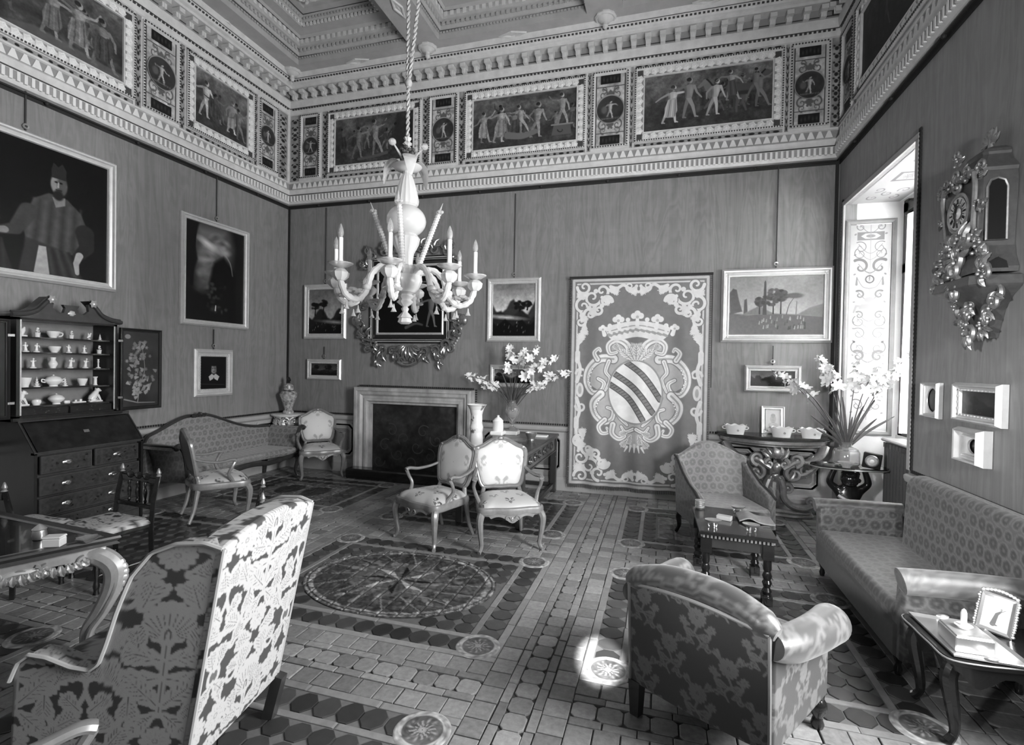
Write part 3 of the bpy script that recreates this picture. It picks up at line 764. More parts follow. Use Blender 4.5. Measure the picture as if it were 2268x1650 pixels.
        MB().grid(np.stack([X*r_, Yd, Z*r_*1.02], -1), cv=True, col=cc, flip=True).build('medallion', M_FRESCO, q, loc=(0, 0, ph/2), col=True)
        mb = MB()
        for i in range(int(ph/.034)):
            for x in (-pw/2+.01, pw/2-.01): mb.box((x, -.046, (i+.5)*.034), (.016, .01, .017))
        for i in range(int(pw/.034)):
            for z in (.01, ph-.01): mb.box((-pw/2+(i+.5)*.034, -.046, z), (.017, .01, .016))
        mb.build('dotted_bead', M_DARKLINE, q, kind='stuff', smooth=False)
    for (a, b, seed, vert) in strips_:                    # arabesque strips between the panels
        if vert:
            asp = (b-a)/1.06; p = Pic(asp, 190, .6); p.tex(10, .3, seed); r = random.Random(seed); y = .04
            while y < .95:
                p.ell(asp/2, y, asp*.2, .022, .16); p.ell(asp/2-.25*asp, y+.03, asp*.12, .012, .2, .5); p.ell(asp/2+.25*asp, y+.03, asp*.12, .012, .2, -.5); y += r.uniform(.06, .11)
            canvas('arabesque_strip', p, b-a, 1.06, M_RELIEF, root, x0=a, z0=4.585, y=-.0135)
        else:
            asp = (b-a)/.07; p = Pic(asp, 16, .58); p.tex(2, .2, seed)
            for k in range(int(asp/1.3)): p.ell(.7+k*1.3, .5, .28 if k % 3 else .5, .26, .14)
            for z in (4.582, 5.605): canvas('arabesque_strip', p, b-a, .05, M_RELIEF, root, x0=a, z0=z, y=-.0135)
    return root
F1 = fresco(1.80, 11, 170, figs=[(.52, .14, .66, .30, 3, .06, None), (.98, .16, .76, .36, 5, -.1, None), (1.34, .2, .6, .18, 8, .1, None)])
F1.line(cr([(.55, .1), (.9, .13), (1.2, .18)]), .05, .07, .34, soft=3); F1.line([(1.1, .8), (1.45, .95)], .05, .03, .3, soft=2); F1.poly([(1.3, .2), (1.8, .2), (1.8, 1), (1.42, 1)], .13, soft=8, al=.7)
F2 = fresco(1.95, 12, 180, figs=[(.20, .16, .6, .38, 2, .02, .42), (.52, .14, .68, .42, 4, .06, .40), (.98, .26, .55, .40, 6, -.18, None), (1.2, .16, .66, .36, 9, .1, None), (1.70, .34, .6, .38, 12, -.03, None)])
F2.poly([(1.5, .14), (1.86, .14), (1.84, .34), (1.54, .34)], .34); F2.line([(1.5, .34), (1.88, .34)], .03, .03, .5); F2.line(cr([(.68, .24), (.95, .2), (1.2, .26)]), .14, .1, .42, soft=3); F2.curl(1.68, .24, .07, PI, .5, .02, .15)
F3 = fresco(2.0, 13, 190, sky=.3, figs=[(.42, .14, .66, .52, 3, .1, .5), (.7, .2, .7, .34, 6, .06, None), (1.25, .2, .6, .44, 9, .12, None), (1.66, .26, .62, .30, 14, -.1, .24), (1.86, .3, .6, .22, 17, -.1, None)])
F3.line(cr([(.86, .62), (.98, .5), (1.2, .48), (1.6, .5), (1.74, .36)]), .16, .20, .36, soft=4); F3.line([(.86, .62), (.8, .5)], .1, .05, .34, soft=2)
def horse(P_, x, y, h, v, f):
    X = lambda a, b: (x+f*a*h, y+b*h)
    P_.line(cr([X(-.45, .52), X(-.2, .56), X(.1, .54), X(.3, .58)]), h*.34, h*.30, v, soft=2); P_.line(cr([X(.28, .62), X(.42, .82), X(.5, .98)]), h*.26, h*.14, v*1.1, soft=2); P_.line([X(.5, .98), X(.66, .84)], h*.13, h*.08, v*1.15, soft=2); P_.line(cr([X(.25, .75), X(.38, .95), X(.46, 1.04)]), h*.05, h*.04, v*.4, soft=2)
    for (a, b, c_, d) in ((-.4, .42, -.32, 0), (-.5, .42, -.56, .02), (.2, .42, .36, .06), (.3, .46, .5, .2)): P_.line([X(a, b), X((a+c_)/2+.05, .26), X(c_, d)], h*.11, h*.05, v*.85, soft=2)
    P_.line(cr([X(-.58, .6), X(-.72, .5), X(-.74, .3)]), h*.06, h*.02, v*.5, soft=2); P_.ell(*X(-.1, .44), h*.3, h*.06, v*.5, soft=5, al=.7)
F3 = fresco(2.0, 13, 190, sky=.3, figs=[])
horse(F3, 1.28, .2, .60, .40, -1); horse(F3, 1.62, .26, .58, .30, 1)
for q_ in ((.42, .14, .66, .52, 3, .1, .5), (.70, .2, .7, .36, 6, .06, None), (1.10, .2, .62, .46, 9, .12, None), (1.42, .42, .52, .40, 14, -.1, .24), (1.84, .26, .6, .30, 17, -.1, None), (1.72, .42, .5, .3, 21, .1, None)): F3.fig(*q_)


FL1 = fresco(2.6, 14, 170, figs=[(1.3, .2, .6, .22, 3, .05, .2), (1.78, .14, .66, .34, 7, .02, .3), (2.05, .12, .72, .36, 5, .03, .34), (2.35, .08, .72, .3, 8, 0, .2)]); FL1.poly([(1.2, 0), (2.6, 0), (2.6, .12), (1.6, .16)], .4, soft=4, al=.6)
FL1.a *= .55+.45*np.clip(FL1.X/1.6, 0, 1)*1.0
FL2 = fresco(1.15, 15, 150, sky=.4, figs=[(.22, .2, .66, .48, 4, .05, None), (.42, .2, .5, .2, 6, 0, .2), (.78, .16, .62, .5, 9, .06, .45), (.95, .1, .6, .3, 2, 0, None)]); FL2.ell(.7, .6, .2, .24, .42, soft=20, al=.6)
FR1 = fresco(2.2, 16, 120, figs=[(.6, .2, .6, .16, 3, 0, None), (1.3, .2, .6, .16, 5, 0, .1)]); FR1.a *= .5
frieze('B', 1, [(-5.10, -3.50, F1), (-2.80, -1.06, F2), (-.42, 1.34, F3)], [(-5.62, -5.25, 1), (-3.37, -2.92, 2), (-.97, -.50, 3), (1.41, 1.83, 4)],
       [(-5.82, -5.65, 5, 1), (-5.22, -5.12, 6, 1), (-3.48, -3.39, 7, 1), (-2.90, -2.82, 8, 1), (-1.04, -.99, 9, 1), (-.48, -.44, 10, 1), (1.36, 1.40, 11, 1), (1.85, 1.95, 12, 1), (-5.1, -3.5, 1, 0), (-2.8, -1.06, 2, 0), (-.42, 1.34, 3, 0)])
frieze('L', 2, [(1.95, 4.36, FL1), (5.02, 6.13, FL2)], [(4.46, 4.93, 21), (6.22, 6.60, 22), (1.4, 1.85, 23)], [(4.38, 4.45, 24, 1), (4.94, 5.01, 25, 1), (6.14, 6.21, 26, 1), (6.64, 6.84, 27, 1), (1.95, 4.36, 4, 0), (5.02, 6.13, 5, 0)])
frieze('R', 3, [(-6.35, -4.45, FR1), (-3.9, -2.0, FR1)], [(-6.83, -6.45, 31), (-4.4, -3.95, 32)], [(-6.44, -6.37, 33, 1)])

# ---- coffered ceiling
ce = MB(); CXS = [(-5.30, -3.46), (-3.02, -1.0), (-.56, 1.46)]; CYS = [(4.30, 6.42), (1.75, 3.9)]
xs = sorted([XL]+[v for c in CXS for v in c]+[XR]); ys = sorted([YF]+[v for c in CYS for v in c]+[YB])
for i in range(len(xs)-1):
    for j in range(len(ys)-1):
        if any(abs(xs[i]-c[0]) < 1e-6 for c in CXS) and any(abs(ys[j]-c[0]) < 1e-6 for c in CYS): continue
        ce.box(((xs[i]+xs[i+1])/2, (ys[j]+ys[j+1])/2, ZSOF+.04), (xs[i+1]-xs[i], ys[j+1]-ys[j], .08))
ceil = ce.build('ceiling', M_COFFER, kind='structure', smooth=False)
STEP = [(-.004, .081), (.0, .10), (.035, .115), (.05, .15), (.05, .19), (.10, .20), (.12, .24), (.12, .28), (.16, .31), (.30, .315), (.30, .36), (.33, .39), (.33, .42), (.37, .44), (.46, .445), (.46, .48)]
relief = None
for ci, (x0, x1) in enumerate(CXS):
    for (y0, y1) in CYS:
        w, d = x1-x0, y1-y0; P = []
        for (i, z) in STEP: P.append([[x0+i, y0+i, ZSOF+z], [x1-i, y0+i, ZSOF+z], [x1-i, y1-i, ZSOF+z], [x0+i, y1-i, ZSOF+z]])
        P = arr(P); mb = MB()
        for k in range(4): mb.grid(np.stack([P[:, k], P[:, (k+1) % 4]], 1))
        mb.add(P[-1], [[0, 1, 2, 3]]); co = mb.build('coffer', M_COFFER, ceil, smooth=False)
        mb = MB(); md = MB()
        for (i, z, st, hh, dd, tgt) in ((.015, .085, .045, .02, .02, md), (.055, .17, .07, .045, .035, md), (.105, .255, .09, .06, .04, mb), (.31, .34, .06, .04, .03, mb), (.34, .405, .05, .025, .02, md)):
            ww, dv = w-2*i, d-2*i
            for k in range(int(ww/st)):
                for y in (y0+i, y1-i): tgt.box((x0+i+(k+.5)*st, y, ZSOF+z), (st*.55, dd, hh))
            for k in range(int(dv/st)):
                for x in (x0+i, x1-i): tgt.box((x, y0+i+(k+.5)*st, ZSOF+z), (dd, st*.55, hh))
        mb.build('leaf_moulding', M_CARVED, co, kind='stuff', smooth=False); md.build('egg_moulding', M_COFFER, co, kind='stuff', smooth=False)
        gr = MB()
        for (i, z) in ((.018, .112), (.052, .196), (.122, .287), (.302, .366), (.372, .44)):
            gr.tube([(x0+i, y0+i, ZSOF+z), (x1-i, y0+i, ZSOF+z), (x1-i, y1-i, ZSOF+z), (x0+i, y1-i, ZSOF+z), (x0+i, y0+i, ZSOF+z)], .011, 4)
        gr.build('groove_shade', M_DARKLINE, co, smooth=False)  # dark rods paint in the shade between the coffer steps
        ng = 90; gx = np.linspace(x0+.5, x1-.5, ng); gy = np.linspace(y0+.5, y1-.5, ng); X, Y = np.meshgrid(gx, gy)
        rp_ = Pic(1., ng, 0.); rr = random.Random(ci)
        for sg in (-1, 1):
            for (a, b, r_) in ((.22, .25, .13), (.3, .55, .16), (.2, .8, .12), (.4, .85, .08), (.42, .3, .09)): rp_.curl(.5+sg*a, b, r_, rr.uniform(0, 6), sg*1.5, .05, 1.)
            rp_.fleaf(.5, .2, .3, .2, PI/2+sg*.5, 1.); rp_.fleaf(.5, .6, .25, .2, PI/2+sg*.9, 1.)
        MB().grid(np.stack([X, Y, ZSOF+.479-.07*rp_.a[::-1]], -1)).build('carved_relief', M_CARVED, co)
# pendants and diamond studs on the beams
pend = None; PL = []
for x in (-5.50, -3.24, -.78, 1.68):
    for y in (6.53, 4.1): PL.append((x, y))
for (x, y) in PL:
    if pend is None:
        pend = MB().lathe([(.001, 0), (.13, 0), (.135, -.02), (.115, -.035), (.10, -.03), (.07, -.06), (.03, -.075), (.028, -.10), (.035, -.115), (.02, -.15), (.001, -.16)], 22, lobes=11, lamp=.03).build('pendant_boss', M_CARVED, ceil, loc=(x, y, ZSOF))
    else: cp(pend, ceil, (x, y, ZSOF))
stud = None
for (x, y, a) in [((c[0]+c[1])/2, 6.55, 0) for c in CXS]+[(-5.58, (c[0]+c[1])/2, PI/2) for c in CYS]+[((CXS[0][1]+CXS[1][0])/2, 5.7, PI/2), ((CXS[1][1]+CXS[2][0])/2, 5.7, PI/2)]:
    if stud is None:
        mb = MB(); q = [(.20, 0), (0, .065), (-.20, 0), (0, -.065)]
        for k in range(4):
            a0, a1 = arr(q[k]), arr(q[(k+1) % 4]); mb.grid([[[*a0, 0], [*a1, 0]], [[*(a0*.95), -.02], [*(a1*.95), -.02]], [[*(a0*.7), -.02], [*(a1*.7), -.02]], [[*(a0*.6), 0], [*(a1*.6), 0]], [[0, 0, -.012], [0, 0, -.012]]], flip=True)
        stud = mb.build('diamond_stud', M_CARVED, ceil, smooth=False, loc=(x, y, ZSOF-.001), rz=a)
    else: cp(stud, ceil, (x, y, ZSOF-.001), a)
# rail for hanging pictures, right under the cornice
for w, nm in (('B', 4), ('L', 5), ('R', 6)):
    (loc, rz) = WALLS[w]; x0, x1, a, b = EXT[w]; mb = MB(); mb.tube([(x0+a*.05, -.035, 4.185), (x1-b*.05, -.035, 4.185)], .010, 8); mb.box(((x0+x1)/2, -.006, 4.175), (x1-x0, .012, .05))
    for i in range(int((x1-x0)/.9)): mb.sph((x0+.6+i*.9, -.04, 4.17), .02, 8, 5)
    mb.build('trim_%d' % nm, M_BRAID, loc=loc, rz=rz, kind='structure')

# ---- dado with painted panels, skirting, braid edging
def dado(w, num, spans, panels):
    (loc, rz) = WALLS[w]; mb = MB()
    for (a, b) in spans:
        sweep_wall(mb, w, [(0, .0), (.05, 0), (.05, .14), (.035, .16), (.03, .18), (.018, .19), (.018, .79), (.03, .80), (.05, .815), (.06, .84), (.06, .865), (.045, .875), (0, .876)], cut=(a, b))
        for x in (a, b): mb.add([(x, 0, 0), (x, -.05, 0), (x, -.05, .16), (x, -.018, .19), (x, -.018, .79), (x, -.06, .84), (x, -.06, .865), (x, 0, .876)], [[0, 1, 2, 3, 4, 5, 6, 7] if x == b else [7, 6, 5, 4, 3, 2, 1, 0]])
    root = mb.build('baseboard_%s' % num, M_DADO, loc=loc, rz=rz, kind='structure', ang=25)
    for (a, b) in panels:
        c = .055; x0, x1, z0, z1 = a, b, .235, .765
        def ring(i, q): return [(x0+i+q, z0+i), (x1-i-q, z0+i), (x1-i, z0+i+q), (x1-i, z1-i-q), (x1-i-q, z1-i), (x0+i+q, z1-i), (x0+i, z1-i-q), (x0+i, z0+i+q)]
        P = arr([[[x, -o, z] for (x, z) in ring(i, c)] for (i, o) in ((0, .018), (0, .030), (.018, .034), (.03, .022), (.03, .018), (.05, .018), (.05, .03), (.062, .03), (.07, .02))])
        pn = MB().grid(P, cv=True).build('panel_moulding', M_DADO, root, ang=25)
        MB().prism([(x, z) for (x, z) in ring(.095, .03)], -.017, -.0215).build('panel_field', M_DADO2, pn)
    mb = MB()
    for (a, b) in spans:
        n = int((b-a)/.032)
        for i in range(n): mb.box((a+(i+.5)*(b-a)/n, -.008, .895), (.016, .014, .024))
    mb.build('braid', M_BRAID, root, kind='stuff', smooth=False); return root
dado('B', 'back', [(XL, -4.48), (-2.57, XR)], [(-5.75, -5.2), (-5.1, -4.56), (-2.45, -1.95), (-1.85, -1.3), (-1.2, -.5), (.62, 1.15), (1.28, 1.85)])
dado('L', 'left', [(YF, YB)], [(3.95, 4.6), (4.75, 5.4), (5.55, 6.1), (6.2, 6.8)])
dado('R', 'right', [(-NY0+.06, -YF)], [(-4.8, -4.1), (-4.0, -3.2)])
mb = MB()                                               # vertical braids in the corners and round the niche
def vbraid(mb, x, y, z0, z1, ax):
    n = int((z1-z0)/.034)
    for i in range(n): mb.box((x, y, z0+(i+.5)*(z1-z0)/n), (.03, .014, .017) if ax == 'x' else (.014, .03, .017))
    mb.box((x, y, (z0+z1)/2), (.036, .008, z1-z0) if ax == 'x' else (.008, .036, z1-z0))
vbraid(mb, XR-.03, YB-.008, .9, 4.15, 'x'); vbraid(mb, XL+.02, YB-.008, .9, 4.15, 'x'); vbraid(mb, XR-.008, NY1+.06, .9, 3.68, 'y'); vbraid(mb, XR-.008, NY0-.055, .9, 3.68, 'y')
n = int((NY1-NY0+.1)/.034)
tr = mb.build('trim_7', M_BRAID, kind='structure', smooth=False)

# ---- window niche: painted reveals, window, net curtain, radiator
gp = Pic(.175, 640, .66); A = .175; cx = A/2; r = random.Random(4); gp.tex(14, .08, 3)
gp.poly([(.03, .925), (.145, .925), (.145, .965), (.03, .965)], .42); gp.poly([(.045, .945), (.065, .958), (.11, .958), (.13, .945), (.11, .932), (.065, .932)], .66); gp.ell(cx, .945, .02, .008, .45)
for sg in (-1, 1):
    X = lambda x: cx+sg*x
    for (y, rr, st, w_) in ((.99, .02, -1.2, .004), (.89, .03, 1.2, .004), (.86, .028, -1.2, .004), (.795, .04, .9, .014), (.66, .022, 1.1, .01), (.56, .02, 1.1, .008), (.53, .03, -1.2, .005), (.47, .03, 1.2, .005), (.40, .035, -1.2, .006), (.36, .028, 1.1, .013), (.28, .03, 1.2, .006), (.2, .028, -1.1, .006), (.12, .03, 1.1, .006)):
        gp.curl(X(.042), y, rr, PI/2+(.6 if sg < 0 else -.6), sg*st, w_, .38, w_*.5); gp.line(cr([(cx, y-.03), (X(.02), y-.02), (X(.05), y+.015)]), w_*.6, .003, .42)
        gp.ell(X(.065), y-.035, .006, .004, .45, r.random()*3)
    gp.line(cr([(X(.0), .69), (X(.03), .70), (X(.055), .745)]), .006, .003, .45); gp.line([(X(.055), .745), (X(.056), .71)], .005, .011, .42)
    gp.line([(X(.008), .60), (X(.055), .605), (X(.065), .575)], .014, .01, .5); gp.ell(X(.06), .43, .006, .006, .3)
gp.line([(cx, 1), (cx, .05)], .003, .003, .5); gp.ell(cx, .735, .02, .02, .3); gp.ell(cx, .735, .014, .014, .6); gp.fig(cx, .725, .022, .3, 3)
for k in range(18): a = k*PI/9; gp.line([(cx+.021*math.cos(a), .735+.021*math.sin(a)), (cx+.027*math.cos(a), .735+.027*math.sin(a))], .002, .001, .4)
gp.poly([(.04, .59), (.135, .59), (.12, .615), (.055, .615)], .5); gp.ell(cx, .635, .022, .014, .5); gp.poly([(.05, .2), (.125, .2), (.12, .245), (.055, .245)], .4)
nb = MB()
nb.box(((XR+TH+NX)/2, NY1+.03, NZ/2), (NX-XR-TH, .06, NZ)); nb.box(((XR+TH+NX)/2, NY0-.03, NZ/2), (NX-XR-TH, .06, NZ)); nb.box(((XR+TH+NX)/2, (NY0+NY1)/2, NZ+.03), (NX-XR-TH, NY1-NY0+.18, .06))
nb.box((NX+.3, NY1+.03, 1.9), (.6, .06, 3.9)); nb.box((NX+.3, NY0-.06, 1.9), (.6, .06, 3.9)); nb.box((NX+.04, (NY0+NY1)/2, .5), (.08, NY1-NY0, 1.0))
niche = nb.build('window_1', M_PLASTER, kind='structure', smooth=False)
o = canvas('painted_reveal', gp, .40, 2.32, M_FRESCO, niche, x0=XR+.06, z0=1.04, y=NY1-.004)
MB().rectframe(.50, 2.44, [(0, 0), (0, .012), (.02, .016), (.045, .010), (.048, .0)], .98).build('reveal_border', M_DADO2, niche, loc=(XR+.26, NY1-.002, 0), smooth=False)
sp = Pic(2.6, 130, .62); sp.poly([(1.1, .25), (1.5, .25), (1.5, .75), (1.1, .75)], .4); sp.poly([(1.16, .32), (1.44, .32), (1.44, .68), (1.16, .68)], .66); sp.flower(1.3, .5, .12, .45, .7, 8)
for k, (x, y) in enumerate(((.3, .3), (.3, .7), (.65, .25), (.7, .75), (1.9, .3), (1.95, .7), (2.3, .5), (.5, .5))): sp.curl(x, y, .12, k, 1.1 if k % 2 else -1.1, .03, .42)
XS = np.linspace(XR+.05, NX-.03, sp.h); YS = np.linspace(NY1-.03, NY0+.03, sp.w); GX, GY = np.meshgrid(XS, YS, indexing='ij')
MB().grid(np.stack([GX, GY, np.full_like(GX, NZ-.003)], -1), col=sp.lin()).build('painted_soffit', M_FRESCO, niche, col=True)
if True: mb = MB()      # timber lining at the room edge
mb.box((XR-.008, NY1+.02, NZ/2+.45), (.02, .05, NZ-.9)); mb.box((XR-.008, NY0-.02, NZ/2+.45), (.02, .05, NZ-.9)); mb.box((XR-.008, (NY0+NY1)/2, NZ+.02), (.02, NY1-NY0+.09, .05))
mb.build('architrave', M_DADO, niche, smooth=False)
fr = MB(); WX = NX+.05
for y in (NY0+.12, NY1-.06, (NY0+NY1)/2): fr.box((WX, y, 2.3), (.06, .12 if y < 6 else .10, 2.6))
for z in (1.04, 2.85, 3.52): fr.box((WX, (NY0+NY1)/2, z), (.06, NY1-NY0, .10))
fr.build('window_frame', M_DWOOD, niche, smooth=False)
gl = mat('window_glass', .95, .02, trans=1., ior=1.01)
for (y, z, dy, dz) in ((5.45, 1.95, .74, 1.7), (6.24, 1.95, .72, 1.7), (5.45, 3.18, .74, .56), (6.24, 3.18, .72, .56)): MB().box((WX, y, z), (.004, dy, dz)).build('pane', gl, niche)
MB().box((NX+.62, (NY0+NY1)/2, 2.2), (.02, 2.0, 3.4)).build('outside_reflector', mat('reflector_white', .8, .9), niche)  # added pale board outside, bounces daylight so the panes look bright
def mat_net():
    m, nt, b = _nt('net_curtain'); b.inputs['Base Color'].default_value = (.9, .9, .9, 1); b.inputs['Roughness'].default_value = .9
    t = nt.nodes.new('ShaderNodeBsdfTranslucent'); t.inputs[0].default_value = (.95, .95, .95, 1); mx = nt.nodes.new('ShaderNodeMixShader'); mx.inputs[0].default_value = .6
    out = [n for n in nt.nodes if n.type == 'OUTPUT_MATERIAL'][0]; nt.links.new(b.outputs[0], mx.inputs[1]); nt.links.new(t.outputs[0], mx.inputs[2]); nt.links.new(mx.outputs[0], out.inputs[0]); return m
M_NET = mat_net()
U = np.linspace(0, 1, 90); V = np.linspace(0, 1, 24); gu, gv = np.meshgrid(U, V, indexing='ij')
cY = NY0+.1+gu*(1.28+.06*gv); cZ = 3.36-gv*(2.33-.03*np.sin(gu*9)); cX = NX-.06-.03*np.sin(gu*40+gv*1.5)*(.4+.6*gv)-.02*np.sin(gu*9)
ct = MB().grid(np.stack([cX, cY, cZ], -1)).build('net_curtain', M_NET); tag(ct, 'white net curtain hanging to the radiator in the window niche', 'curtain')
rad = thing('radiator', 'dark ribbed cast-iron radiator under the niche window', 'radiator', (2.36, 5.72, 0)); M_RAD = mat('radiator_iron', .10, .45)
MB().bbox((0, 0, .985), (.22, 1.2, .03), .012).build('shelf', M_DADO, rad)
mb = None
for i in range(16):
    if mb is None:
        b = MB()
        for k in (-1, 0, 1): b.tube(cr([(k*.06, 0, .10), (k*.06, 0, .16), (k*.06, 0, .88), (k*.06, 0, .95)], 3), .028, 8, el=(1, .85))
        b.box((0, 0, .93), (.17, .05, .05)); b.box((0, 0, .13), (.17, .05, .05)); mb = b.build('radiator_section', M_RAD, rad, loc=(0, -.56, 0))
    else: cp(mb, rad, (0, -.56+i*.075, 0))
for y in (-.56, .565): MB().box((0, y, .06), (.12, .04, .12)).build('foot', M_RAD, rad)

# ---- fireplace
fp = thing('fireplace', 'moulded veined-stone fireplace with a dark closed opening in the far wall', 'fireplace', (-3.525, YB-.026, 0))
W_, H_ = 1.90, 1.33; prof = [(0, 0), (0, .16), (.02, .18), (.05, .18), (.055, .15), (.10, .15), (.13, .12), (.16, .12), (.165, .135), (.20, .135), (.215, .09), (.245, .085), (.255, .03), (.255, 0)]
P = arr([[[-W_/2+i, -o_, 0], [-W_/2+i, -o_, H_-i], [W_/2-i, -o_, H_-i], [W_/2-i, -o_, 0]] for (i, o_) in prof]); mb = MB()
for k, nm in ((0, 'jamb'), (1, 'lintel'), (2, 'jamb')):
    MB().grid(np.stack([P[:, k], P[:, k+1]], 1), flip=True).build(nm, M_STONE, fp, ang=25)
bp = Pic(1.3, 150, .2); bp.tex(5, .5, 77); bp.tex(18, .3, 78)
for k in range(12): bp.curl(.1+.1*k, .2+.55*((k*7) % 5)/5, .1, k, 1.1 if k % 2 else -1.1, .012, .3)
bd = MB().box((0, -.02, .54), (W_-.5, .02, 1.08)).build('fire_board', M_DWOOD, fp)
canvas('leather_face', bp, W_-.54, 1.06, mat_vc('stamped_leather', .4, 1.0), bd, z0=.01, y=-.034)
MB().bbox((.235, -.32, .075), (2.28, .22, .15), .02).build('hearth_kerb', M_BLACK, fp)
mb = MB()
for (a, b, c, d) in ((-W_/2-.02, -W_/2-.02, .9, H_+.02), (W_/2+.02, W_/2+.02, .9, H_+.02)):
    n = int((d-c)/.032)
    for i in range(n): mb.box((a, -.008, c+(i+.5)*.032), (.026, .014, .016))
for i in range(int(W_/.032)): mb.box((-W_/2+(i+.5)*.032, -.008, H_+.018), (.016, .014, .024))
mb.build('braid', M_BRAID, fp, kind='stuff', smooth=False)
# ================================================================ SEAT FURNITURE (local frame: front towards -y, x to the sitter's left in the picture's right, z up)
M_SILKCH = mat_vc('sprigged_silk', .45, 1.0, sheen=.2, weave=(.55, .32))
M_DAMASK = mat_vc('cut_velvet_damask', .55, 1.0, bump=.06, bscale=300)
M_BROC = mat_vc('silk_brocade', .40, 1.0, sheen=.25, bump=.05, bscale=250)
M_FLORAL = mat_vc('floral_brocade', .38, 1.0, sheen=.2, bump=.05, bscale=250)
M_GILTCH = mat('worn_gilt_beech', .24, .32, metal=.25, var=.35, vscale=20)
M_PIPING = mat('pale_piping', .40, .5)
M_SATIN = mat('plain_satin', .20, .45)
def fill_radial(mb, outline, c, nr, height, flip=False, tile=None, tw=.3, th=.3, lo=.2, hi=.6, off=(0, 0), P3=None):
    """domed pad inside an outline (N x 2); height(t) for t = 0 centre .. 1 edge; P3 maps (x, y, h) to space"""
    o = arr(outline); t = np.linspace(0.015, 1, nr); X = c[0]+np.outer(t, o[:, 0]-c[0]); Y = c[1]+np.outer(t, o[:, 1]-c[1]); H = np.repeat(height(t)[:, None], len(o), 1)
    col = None if tile is None else weave(tile, X+off[0], Y+off[1], tw, th, lo, hi)
    P = P3(X, Y, H); mb.grid(P, cv=True, flip=flip, col=col); return mb
def make_fauteuil(label, loc, rz):
    t = thing('gilt_armchair', label, 'armchair', loc, rz, 'gilt open armchairs')
    for sx in (-1, 1):
        p = cr([(sx*.265, -.235, .37), (sx*.292, -.268, .30), (sx*.285, -.262, .18), (sx*.272, -.25, .07), (sx*.288, -.268, .02), (sx*.30, -.28, .012)], 6)
        n = len(p); r = np.interp(np.linspace(0, 1, n), [0, .15, .5, .8, .92, 1], [.034, .036, .022, .016, .021, .016]); MB().tube(p, r, 8).build('leg', M_GILTCH, t)
        p = cr([(sx*.205, .20, .37), (sx*.21, .215, .28), (sx*.215, .24, .14), (sx*.23, .285, .013)], 6); MB().tube(p, np.interp(np.linspace(0, 1, len(p)), [0, .6, 1], [.028, .019, .016]), 8).build('leg', M_GILTCH, t)
    ol = cr([(-.285, -.25), (-.15, -.275), (0, -.295), (.15, -.275), (.285, -.25), (.275, -.05), (.215, .215), (0, .235), (-.215, .215), (-.275, -.05)], 7, True)
    m = MB(); m.tube(np.column_stack([ol, np.full(len(ol), .375)]), .02, 8, closed=True, el=(1, 1.9))
    m.build('seat_rail', M_GILTCH, t)
    xs = np.linspace(-.26, .26, 33); bot = .335-.04*np.cos(xs/.26*PI*1.0)**2*(np.abs(xs) < .2)-.02*np.exp(-(xs/.05)**2)
    ap = MB(); yy = -.29+.10*(xs/.285)**2*.5
    P = arr([[[x, y-.014, .37] for x, y in zip(xs, yy)], [[x, y-.018, b] for x, y, b in zip(xs, yy, bot)], [[x, y+.012, b] for x, y, b in zip(xs, yy, bot)], [[x, y+.012, .37] for x, y in zip(xs, yy)]])
    ap.grid(P, flip=False)
    for sg in (-1, 1): cscroll(ap, (sg*.05, .318), .028, PI if sg > 0 else 0, sg*-.9, .007, -.31)
    leaf(ap, (0, .335), .05, .05, -PI/2, -.305, .012); ap.build('carved_apron', M_GILTCH, t)
    o2 = arr(ol)*.97
    sc = MB(); fill_radial(sc, cr([tuple(q) for q in o2[::3]], 7, True), (0, -.03), 46, lambda q: .395+.085*np.sqrt(np.clip(1-q**3.2, 0, 1)), False, T_PET, .26, .23, .03, .42, (.07, .05), lambda X, Y, H: np.stack([X, Y, H], -1)); sc.build('seat_cushion', M_SILKCH, t, col=True, ang=80)
    tilt = .20; ct, st = math.cos(tilt), math.sin(tilt)
    def B(X, Z, D): return np.stack([X, .205+(Z-.45)*st+D*ct, .45+(Z-.45)*ct-D*st], -1)     # D: backwards from the back plane
    bo = cr([(-.19, .50), (-.235, .62), (-.262, .78), (-.25, .86), (-.17, .90), (-.075, .955), (0, .972), (.075, .955), (.17, .90), (.25, .86), (.262, .78), (.235, .62), (.19, .50), (.08, .492), (0, .488), (-.08, .492)], 6, True)
    m = MB(); m.tube(B(bo[:, 0], bo[:, 1], np.zeros(len(bo))), .024, 8, closed=True, el=(1, .8))
    bi = np.column_stack([bo[:, 0]*.93, .72+(bo[:, 1]-.72)*.94]); m.tube(B(bi[:, 0], bi[:, 1], np.full(len(bi), -.018)), .008, 6, closed=True)
    cscroll(m, (-.03, .0), .0001, 0, .1, .0001) if False else None
    for sg in (-1, 1): leafp = None
    m.build('back_frame', M_GILTCH, t); m = MB()
    m.sph(B(arr(0.), arr(.965), arr(-.02)), (.03, .014, .022), 8, 6)
    for sg in (-1, 1):
        m.tube(B(arr([sg*.03, sg*.06, sg*.09]), arr([.965, .962, .945]), arr([-.02, -.022, -.02])), [.012, .009, .004], 6); m.sph(B(arr(sg*.235), arr(.868), arr(-.018)), (.022, .012, .02), 8, 5)
    m.build('crest_carving', M_GILTCH, t)
    bp = np.column_stack([bo[:, 0]*.91, .72+(bo[:, 1]-.72)*.92]); m = MB()
    fill_radial(m, bp, (0, .71), 50, lambda q: -.010-.028*np.sqrt(np.clip(1-q**2.5, 0, 1)), False, T_PET, .44, .42, .34, .60, (.11, .03), lambda X, Z, H: B(X, Z, H)); m.build('back_pad', M_SILKCH, t, col=True, ang=80)
